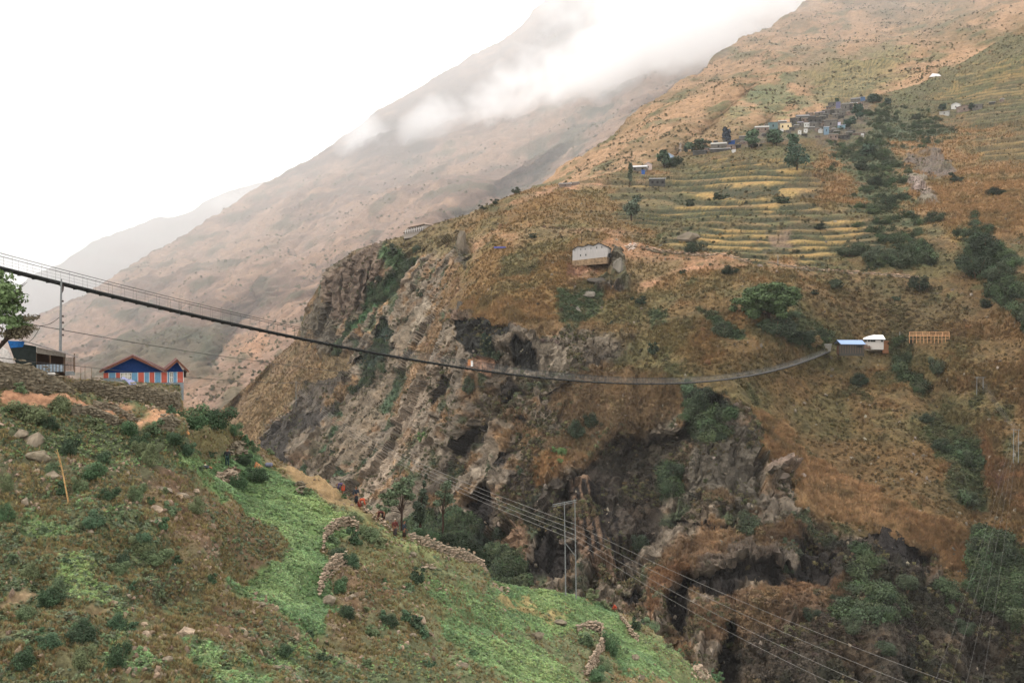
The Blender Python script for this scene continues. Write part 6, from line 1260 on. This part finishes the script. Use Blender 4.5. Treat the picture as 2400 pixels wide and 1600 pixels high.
# grey metal hall with three stepped gables on a stone base
b = on(1388, 621, 'B')*.992; k = mpp(b); hl = thing('metal_hall', 'long grey sheet metal hall with three gables on a stone base', 'building', b, facing(b)-.12); X = lambda px: (px-1388)*k; Z = lambda py: (621-py)*k
m_sh = mat('grey_sheet_metal', alb('a8a29c'), var=.12, scale=1.2, aniso=(4, 4, .2), rough=.6); prof = [(1342, 580), (1354, 572), (1366, 573.5), (1380, 568), (1391, 571), (1404, 564.5), (1428, 575)]
w = MB(); w.prism([(X(1342), Z(604))]+[(X(1424), Z(596))]+[(X(x), Z(y+.6)) for x, y in reversed(prof[:-1])][:0]+[(X(1426), Z(575))]+[(X(x), Z(y)) for x, y in prof[::-1][1:]], 0, 12); w.build('wall', m_sh, hl)
for (x0, y0), (x1, y1) in zip(prof[:-1], prof[1:]): MB().prism([(X(x0), Z(y0)+.05), (X(x1), Z(y1)+.05), (X(x1), Z(y1)+.3), (X(x0), Z(y0)+.3)], -.5, 12.2).build('roof_panel', m_dr, hl)
for x, y, ww, hh in [(1361,592,1.6,4.5),(1373.5,591,1.8,4.5),(1347.5,580,.9,4),(1361.5,578,1,4.2),(1372,577.5,1,4),(1385.5,576,.9,4),(1399,574.5,1.3,5),(1411,573.5,1.2,5)]: MB().box((X(x), -.03, Z(y)), (ww*k*1.3, .12, hh*k)).build('window', M_black, hl)
for j in range(27): MB().box((X(1343.5+j*3.05), -.025, (Z(603-j*.29)+Z(581))/2), (.05, .06, Z(582)-Z(603-j*.29)-.3)).build('sheet_seam', m_sh, hl)
MB().prism([(X(1342), Z(618)), (X(1424), Z(612)), (X(1424), Z(596.3)), (X(1342), Z(604.3))], -.6, 12.3).build('stone_base', mat('brown_rubble', alb('80694f'), scale=1.2, var=.5), hl)
MB().box((X(1429), 2, Z(592)), (5*k, 3.5, 9*k)).build('side_porch', M_black, hl)
o = MB().tube([(0, 0, 0), (0, 0, .8)], [.8, .8], 10).build('water_tank', M_white); o.location = on(1430, 598, 'B'); tag(o, 'small white tank beside the grey metal hall', 'tank')
heap('pale rubble heap right of the grey metal hall', 1478, 588, 30, 12, 40, 'B', mat('pale_rubble', alb('c8b4a4')), 1.0, 41, name='rubble_heap', cat='rubble heap')
# low stone walls on the hillside
stone_wall('long low stone wall along the hill path, left stretch', [(1500, 590), (1560, 594), (1620, 603), (1700, 614), (1760, 622)], .9, 'B', mat('path_wall_stone', alb('a58a72')), stone=(1.6, .7), thick=1, seed=51, cap=110)
stone_wall('long low stone wall along the hill path, right stretch', [(1800, 622), (1860, 628), (1920, 634), (2000, 640), (2080, 648), (2150, 656)], .9, 'B', mat('path_wall_stone', 0), stone=(1.6, .7), thick=1, seed=52, cap=130)
# white roofed house, blue roofed hut, annex, kiosk
b = on(2032, 828, 'B'); k = mpp(b); root = thing('white_house', 'white walled house with bright white roof beside the bridge end', 'house', b, facing(b)-.05); X = lambda px: (px-2032)*k; Z = lambda py: (828-py)*k
MB().box(((X(2004)+X(2068))/2, 3.5, Z(814)+.02), (X(2068)-X(2004), 7, 28*k-1)).build('wall', mat('whitewash', alb('b8b0a8'), var=.1), root)
MB().add([(X(2007), -.6, Z(800)), (X(2072), -.6, Z(800)), (X(2065), 3.5, Z(789.5)), (X(2001), 3.5, Z(789.5)), (X(2072), 7.5, Z(800)), (X(2007), 7.5, Z(800)), (X(2007), -.6, Z(801)), (X(2072), -.6, Z(801))], [(0, 1, 2, 3), (3, 2, 4, 5), (6, 7, 1, 0)]).build('roof', mat('bright_white_roof', alb('f4f2f0'), var=.03), root)
for x0, x1 in ((2024, 2031), (2033, 2038), (2039, 2050), (2062, 2067)):
    wd = MB().box(((X(x0)+X(x1))/2, -.02, Z(803.5)), ((x1-x0)*k, .1, 6*k)).build('window', M_black, root)
    MB().box(((X(x0)+X(x1))/2, -.09, Z(803.5)), (.08, .04, 6*k)).build('window_bar', mat('grey_frame', alb('6c6862')), wd)
stone_wall('reddish stone footing under the white roofed house', [(2022, 824), (2068, 825)], 1.2, 'B', mat('red_stone', alb('7d5c4c')), stone=(.8, .45), seed=53, cap=60)
b = on(1988, 832, 'B'); b = b-Vector((b.x, b.y, b.z))*.03; k = mpp(b); root = thing('blue_roofed_hut', 'dark timber hut with light blue roof at the bridge end', 'hut', b, facing(b)+.1); X = lambda px: (px-1988)*k; Z = lambda py: (832-py)*k
MB().box(((X(1966)+X(2022))/2, 2.5, (Z(810)+Z(838))/2), (X(2022)-X(1966), 5, Z(810)-Z(838))).build('wall', mat('dark_plank_wall', alb('3f3c36'), aniso=(4, 4, .5), var=.35), root)
MB().add([(X(1969), -.6, Z(810)), (X(2025), -.6, Z(810)), (X(2019), 2.5, Z(801)), (X(1962), 2.5, Z(801)), (X(2022), 5.6, Z(810)), (X(1958), 5.6, Z(810)), (X(1969), -.6, Z(811.2)), (X(2025), -.6, Z(811.2))], [(0, 1, 2, 3), (3, 2, 4, 5), (6, 7, 1, 0)]).build('roof', mat('light_blue_roof', alb('8ba0c0'), var=.08), root)
MB().box((X(1964), 2.5, (Z(812)+Z(838))/2), (.3, 4.6, 20*k)).build('side_wall', mat('brown_plank', alb('5b4234'), aniso=(4, 4, .5)), root)
for j in range(10): MB().box((X(1969+j*5.6), -.05, (Z(812)+Z(832))/2), (.12, .08, 19*k)).build('post', M_wood, root)
MB().box((X(2012), -.05, Z(816)), (11*k, .1, 4*k)).build('window', M_black, root)
house('small terracotta roofed annex right of the white house', 2084, 818, 26, 14, mat('orange_brown_wall', alb('9c6a48')), 'shed', mat('terracotta_roof', alb('b07a5c')), win=1, depth=.5, name='annex', cat='annex', door=True)
house('tiny grey kiosk with pale roof at the bridge end', 1940, 820, 14, 12, mat('kiosk_wall', alb('8a8478')), 'flat', m_pr, win=0, name='kiosk', cat='kiosk')
# bare timber frame of a house under construction
b = on(2178, 814, 'B'); k = mpp(b); root = thing('timber_frame', 'orange bare timber frame of an unfinished house', 'building frame', b+Vector((0, -1, .9)), facing(b)); X = lambda px: (px-2178)*k; Z = lambda py: (814-py)*k; L_ = X(2222)-X(2136)
for iy in (0, 4.5):
    for j in range(12): MB().box((X(2136)+L_*j/11, iy, 14*k/2), (.17, .17, 14*k+1)).build('post', M_newwood, root)
    MB().box((X(2179), iy, 14*k), (L_+.6, .18, .2)).build('top_beam', M_newwood, root); MB().box((X(2179), iy, 7*k), (L_, .08, .08)).build('rail', M_newwood, root)
for j in range(7):
    x = X(2136)+L_*j/6; MB().beam((x, -.3, 14*k-.1), (x, 2.25, 23*k), .12, .16).build('rafter', M_newwood, root); MB().beam((x, 4.8, 14*k-.1), (x, 2.25, 23*k), .12, .16).build('rafter', M_newwood, root)
MB().box((X(2179), 2.25, 23*k), (L_, .14, .18)).build('ridge_beam', M_newwood, root)
for j in range(3): MB().box((X(2179), .5+.6*j, 16*k+2*k*j), (L_, .1, .1)).build('batten', M_newwood, root)
MB().box((X(2200), 3.6, 7*k), (L_*.35, .12, 10*k)).build('wall_boarding', M_newwood, root)
# long two storey building on the cliff crest
b = on(975, 553, 'B'); k = mpp(b); root = thing('crest_building', 'long two storey pale building on the cliff crest', 'building', b+Vector((0, 0, -.3)), facing(b)); X = lambda px: (px-975)*k; Z = lambda py: (553-py)*k
m_pw = mat('faded_pale_wall', alb('a89c90')); sl = lambda x: (x-948)*.28
MB().prism([(X(948), Z(560)), (X(1000), Z(552)), (X(1000), Z(526.5)), (X(984), Z(531)), (X(959), Z(533)), (X(948), Z(543))], 0, 8).build('wall', m_pw, root)
MB().prism([(X(998), Z(552)), (X(1013), Z(548)), (X(1018), Z(529)), (X(998), Z(526))], .02, 8).build('side_wall', mat('shaded_pale_wall', alb('9a8e80')), root)
MB().prism([(X(957), Z(534)), (X(985), Z(528)), (X(997), Z(524.5)), (X(997), Z(525.8)), (X(985), Z(529.6)), (X(957), Z(535.6))], -1, 8.2).build('roof', mat('brown_roof_edge', alb('6b5a4c')), root)
MB().prism([(X(995), Z(523.5)), (X(1020), Z(528)), (X(1020), Z(529)), (X(995), Z(525))], -1.1, 8.4).build('roof_sheet', mat('pinkish_roof', alb('dcc0b0')), root)
MB().prism([(X(946), Z(546.5)), (X(994), Z(535.8)), (X(994), Z(537)), (X(946), Z(548))], -1.2, 0).build('porch_roof', mat('brown_roof_edge', 0), root)
for j in range(9): MB().box((X(952+j*5), -1.1, Z(545-j*1.1)), (.22, .22, 9*k)).build('pillar', M_white, root)
for j in range(5): MB().box((X(962+j*6.2), -.03, Z(537-j*1.35)), (2.0*k, .1, 2.6*k)).build('window', M_black, root)
for x in (988, 992): MB().box((X(x), -.03, Z(540)), (1.4*k, .1, 6*k)).build('door', M_black, root)
o = MB().box((0, 0, .3), (5.5, 1.5, .7)).build('blue_tarp', mat('violet_blue_tarp', alb('5a5f9c'))); o.location = on(1175, 590, 'B'); tag(o, 'small violet blue tarp on the earth track above the cliff', 'tarp')
o = MB().box((0, 0, .5), (1.0, .5, 1.9)).build('orange_cloth', mat('orange_cloth', alb('c07a40'))); o.location = at(1100, 853, 330); tag(o, 'orange cloth at the mouth of the dark cave', 'cloth')
o = MB().box((0, 0, .5), (.7, .5, 1.9)).build('white_cloth', M_white); o.location = at(1106, 855, 330); tag(o, 'white cloth beside the orange cloth at the cave mouth', 'cloth')
# smoke column by the crest
me = bpy.data.meshes.new('smoke_column'); bm = bmesh.new(); bmesh.ops.create_icosphere(bm, subdivisions=3, radius=1)
for v in bm.verts: v.co.x += .5*v.co.z*v.co.z*.3+.15*math.sin(v.co.z*4); v.co.x *= .8+.4*v.co.z
bm.to_mesh(me); bm.free(); me.materials.append(volume_mat('smoke', .13, noise=5)); b = on(1596, 372, 'B'); o = bpy.data.objects.new('smoke_column', me); COL.objects.link(o); k = mpp(b); o.location = b+Vector((0, 2, 26*k)); o.scale = (6.5*k, 6*k, 30*k); o['kind'] = 'stuff'; o['label'] = 'thin white smoke rising beside the crest cottages'

# ================================================================== PEOPLE
def skinned(name, joints, edges, m, parent, root_i=0, sub=1):
    me = bpy.data.meshes.new(name); me.from_pydata([j[:3] for j in joints], edges, []); me.materials.append(m)
    o = bpy.data.objects.new(name, me); COL.objects.link(o); o.parent = parent; md = o.modifiers.new('skin', 'SKIN'); md.use_smooth_shade = True
    if not me.skin_vertices: me.update()
    for i_, j in enumerate(joints):
        sv = me.skin_vertices[0].data[i_]; rr = j[3]; sv.radius = rr if isinstance(rr, tuple) else (rr, rr); sv.use_root = (i_ == root_i)
    ss = o.modifiers.new('sub', 'SUBSURF'); ss.levels = sub; ss.render_levels = sub; return o
POSES = dict(
 stand=dict(pel=(0,0,.92), ch=(0,.02,1.3), nk=(0,0,1.46), hd=(0,-.03,1.6), sh=.19, el=((-.27,.02,1.12),(.27,.02,1.12)), ha=((-.26,-.12,.88),(.26,-.12,.88)), kn=((-.1,-.02,.48),(.1,.02,.48)), ft=((-.11,.02,.05),(.12,.02,.05))),
 bend=dict(pel=(.18,0,.82), ch=(-.2,0,.95), nk=(-.36,0,.92), hd=(-.5,0,.84), sh=.18, el=((-.32,-.2,.66),(-.32,.2,.66)), ha=((-.44,-.16,.38),(-.44,.16,.38)), kn=((.1,-.12,.46),(.08,.12,.46)), ft=((.12,-.13,.05),(.08,.13,.05))),
 crouch=dict(pel=(.15,0,.32), ch=(-.06,0,.68), nk=(-.14,0,.82), hd=(-.22,0,.93), sh=.18, el=((-.22,-.22,.5),(-.22,.22,.5)), ha=((-.36,-.12,.3),(-.36,.12,.3)), kn=((-.2,-.14,.48),(-.2,.14,.48)), ft=((-.02,-.14,.05),(-.02,.14,.05))),
 sit=dict(pel=(0,0,.12), ch=(.02,0,.42), nk=(0,0,.56), hd=(-.02,0,.68), sh=.15, el=((-.12,-.18,.34),(-.12,.18,.34)), ha=((-.28,-.12,.2),(-.28,.12,.2)), kn=((.3,-.12,.3),(.32,.12,.28)), ft=((.62,-.12,.05),(.66,.12,.05))))
def person(label, px, py, pose, rz, top, bottom, hair=True, scarf=None, skirt=False, scale=1.0, sheet='A', D=None, lift=0, off=(0, 0)):
    b = on(px, py, sheet) if D is None else at(px, py, D)
    root = thing('person', label, 'person', b+Vector((0, 0, lift)), facing(b)+rz, scale=scale); q = POSES[pose]; V = lambda a: Vector(a)
    ch, nk, pel, hd = V(q['ch']), V(q['nk']), V(q['pel']), V(q['hd']); side = Vector((0, 1, 0)) if pose != 'stand' else Vector((1, 0, 0))
    j = [(*pel, .13), (*pel.lerp(ch, .5), .12), (*ch, .14), (*nk, .06), (*nk.lerp(hd, .45), .06), (*hd, .095), (*(hd+(hd-nk).normalized()*.09), .07)]; e = [(0, 1), (1, 2), (2, 3), (3, 4), (4, 5), (5, 6)]
    for s_ in (0, 1):
        sg = -1 if s_ == 0 else 1; sh0 = ch.lerp(nk, .55)+side*sg*q['sh']; el = V(q['el'][s_]); ha = V(q['ha'][s_]); n0 = len(j); dirh = (ha-el).normalized()
        j += [(*sh0, .06), (*el, .045), (*ha, .03), (*(ha+dirh*.07), (.038, .022))]; e += [(2, n0), (n0, n0+1), (n0+1, n0+2), (n0+2, n0+3)]
        sd = dirh.cross(Vector((0, 0, 1)) if abs(dirh.z) < .8 else Vector((1, 0, 0))).normalized()
        for f in range(4): m0 = len(j); tip = ha+dirh*(.13+.015*(1-abs(f-1.4)))+sd*(f-1.5)*.021; j += [(*tip, .009), (*(tip+dirh*.035-sd.cross(dirh)*.02), .008)]; e += [(n0+3, m0), (m0, m0+1)]
        m0 = len(j); j += [(*(ha+dirh*.06+sd*.05), .010), (*(ha+dirh*.1+sd*.06), .009)]; e += [(n0+2, m0), (m0, m0+1)]
        kn, ft = V(q['kn'][s_]), V(q['ft'][s_]); n1 = len(j); hip = pel+side*sg*.09; j += [(*hip, .1), (*kn, .065), (*ft, .04), (*(ft+Vector((-.14 if pose != 'sit' else 0, 0 if pose != 'stand' else -.12, -.02 if pose != 'sit' else .12)) if pose != 'stand' else ft+Vector((0, -.14, -.02))), .035)]; e += [(0, n1), (n1, n1+1), (n1+1, n1+2), (n1+2, n1+3)]
    skinned('body', j, e, M_skin, root)
    jt = [(*pel.lerp(ch, .12), .165), (*pel.lerp(ch, .5), .15), (*ch, .175), (*nk.lerp(ch, .35), .10)]; et = [(0, 1), (1, 2), (2, 3)]
    for s_ in (0, 1):
        sg = -1 if s_ == 0 else 1; sh0 = ch.lerp(nk, .55)+side*sg*q['sh']; n0 = len(jt); jt += [(*sh0, .085), (*V(q['el'][s_]), .068), (*(V(q['el'][s_]).lerp(V(q['ha'][s_]), .85)), .05)]; et += [(2, n0), (n0, n0+1), (n0+1, n0+2)]
    skinned('jacket', jt, et, top, root)
    jb = [(*pel, .17)]; eb_ = []
    if skirt:
        f0 = (V(q['ft'][0])+V(q['ft'][1]))/2; kn0 = (V(q['kn'][0])+V(q['kn'][1]))/2; jb += [(*kn0, .2), (*(f0+Vector((0, 0, .12))), .22)]; eb_ = [(0, 1), (1, 2)]
    else:
        for s_ in (0, 1): n0 = len(jb); sg = -1 if s_ == 0 else 1; jb += [(*(pel+side*sg*.09), .12), (*V(q['kn'][s_]), .085), (*(V(q['ft'][s_])+Vector((0, 0, .08))), .06)]; eb_ += [(0, n0), (n0, n0+1), (n0+1, n0+2)]
    skinned('skirt' if skirt else 'trousers', jb, eb_, bottom, root)
    hm_ = scarf or M_hair; up = (hd-nk).normalized(); back = Vector((.03, 0, .03)) if pose != 'stand' else Vector((0, .03, .03))
    skinned('headscarf' if scarf else 'hair', [(*(hd-up*.02+back), .1), (*(hd+up*.1+back), .075)]+([(*(nk+back*1.5), .09)] if scarf else []), [(0, 1)]+([(0, 2)] if scarf else []), hm_, root)
    face = Vector((-1, 0, 0)) if pose != 'stand' else Vector((0, -1, 0)); fs = side
    f = MB(); f.tube([hd+face*.09+Vector((0, 0, .01)), hd+face*.125-Vector((0, 0, .02)), hd+face*.1-Vector((0, 0, .035))], [.008, .016, .012], 5); f.build('nose', M_skin, root)
    for sg in (-1, 1): MB().box(tuple(hd+face*.095+fs*sg*.035+Vector((0, 0, .025))), (.014, .014, .012)).build('eye', M_black, root)
    MB().box(tuple(hd+face*.095-Vector((0, 0, .055))), (.03, .03, .01)).build('mouth', mat('lips', alb('7a3c34')), root)
    return root
cm = lambda n, h: mat(n, alb(h), var=.2)
person('person standing in dark jacket and dark teal trousers in the upper field', 529, 1098, 'stand', math.pi, cm('charcoal_jacket', '2c2d30'), cm('teal_trousers', '28403c'))
person('small child with black hair and cream shirt sitting in the upper field', 484, 1098, 'sit', 0, cm('cream_shirt', 'cfc4a0'), cm('tan_trousers', 'a5704c'), scale=.9)
person('person bending left in purple top and bright orange red skirt', 800, 1160, 'bend', 0, cm('purple_top', '4a3f5c'), cm('orange_red_skirt', 'b8482c'), skirt=True, lift=0)
person('person standing in long dark grey clothes on the field crest', 834, 1186, 'stand', .3, cm('slate_top', '2a2f36'), cm('dark_grey_skirt', '23282c'), skirt=True, scale=1.02, lift=0)
person('person bending right in a bright orange top on the field crest', 846, 1192, 'bend', math.pi, cm('orange_top', 'b04c2e'), cm('dark_red_skirt', '6c2820'), skirt=True, lift=0)
person('person bending left in dark maroon clothes by the pale stone bank', 897, 1218, 'bend', .2, cm('maroon_top', '4a2420'), cm('dark_skirt', '26221f'), skirt=True, lift=0)
person('person standing in maroon jacket with pale cap facing the fields', 932, 1246, 'stand', .4, cm('maroon_jacket', '5a2c26'), cm('grey_brown_skirt', '383230'), skirt=True, scarf=cm('pale_cap', 'a39888'), lift=0)
person('person standing in dark blue grey clothes at the head of the field edge wall', 953, 1256, 'stand', 1.1, cm('dark_blue_grey_top', '2c3238'), cm('dark_brown_skirt', '30261f'), skirt=True, lift=0)
person('person crouching in red orange clothes beside the lower field edge', 1444, 1430, 'crouch', 0, cm('brick_red_top', 'a8442c'), cm('brick_red_skirt', '8c3422'), skirt=True)
# carrying baskets
def basket(label, px, py, col, rx=0, ry=1.2, s=1.0, load=None):
    b = on(px, py, 'A'); root = thing('carrying_basket', label, 'basket', b, scale=s); root.rotation_euler = (rx, ry, .3)
    MB().tube([(0, 0, 0), (0, 0, .25), (0, 0, .6), (0, 0, .62), (0, 0, .55), (0, 0, .05)], [.14, .24, .38, .36, .33, .1], 12).build('basket_body', col, root, smooth=True)
    for z in (.2, .4, .6): MB().tube([(math.cos(t*.5236)*(.14+z*.4), math.sin(t*.5236)*(.14+z*.4), z) for t in range(13)], .018, 4).build('rim', M_wood, root)
    if load: MB().box((0, 0, .72), (.5, .45, .3)).build('load', load, root)
    return root
basket('orange carrying basket lying against the overgrown wall', 428, 1024, cm('orange_wicker', 'b8804a'), rx=.2, ry=-1.2, s=1.1)
basket('orange brown carrying basket lying tipped over on the grass', 612, 1104, cm('orange_wicker2', 'b07a4c'), rx=-.2, ry=-1.3, s=1.25)
o = MB().box((0, 0, .2), (.75, .5, .4)).build('cloth_bundle', cm('grey_white_cloth', '6c6c7a')); o.location = on(626, 1104, 'A'); o.modifiers.new('bevel', 'BEVEL').width = .12; tag(o, 'grey cloth bundle right of the tipped basket', 'bundle')
o = MB().box((0, 0, .12), (1.0, .5, .26)).build('cloth_bundle', cm('dark_grey_cloth', '44484a')); o.location = on(468, 1103, 'A'); o.modifiers.new('bevel', 'BEVEL').width = .1; tag(o, 'dark cloth bundle left of the seated child', 'bundle')
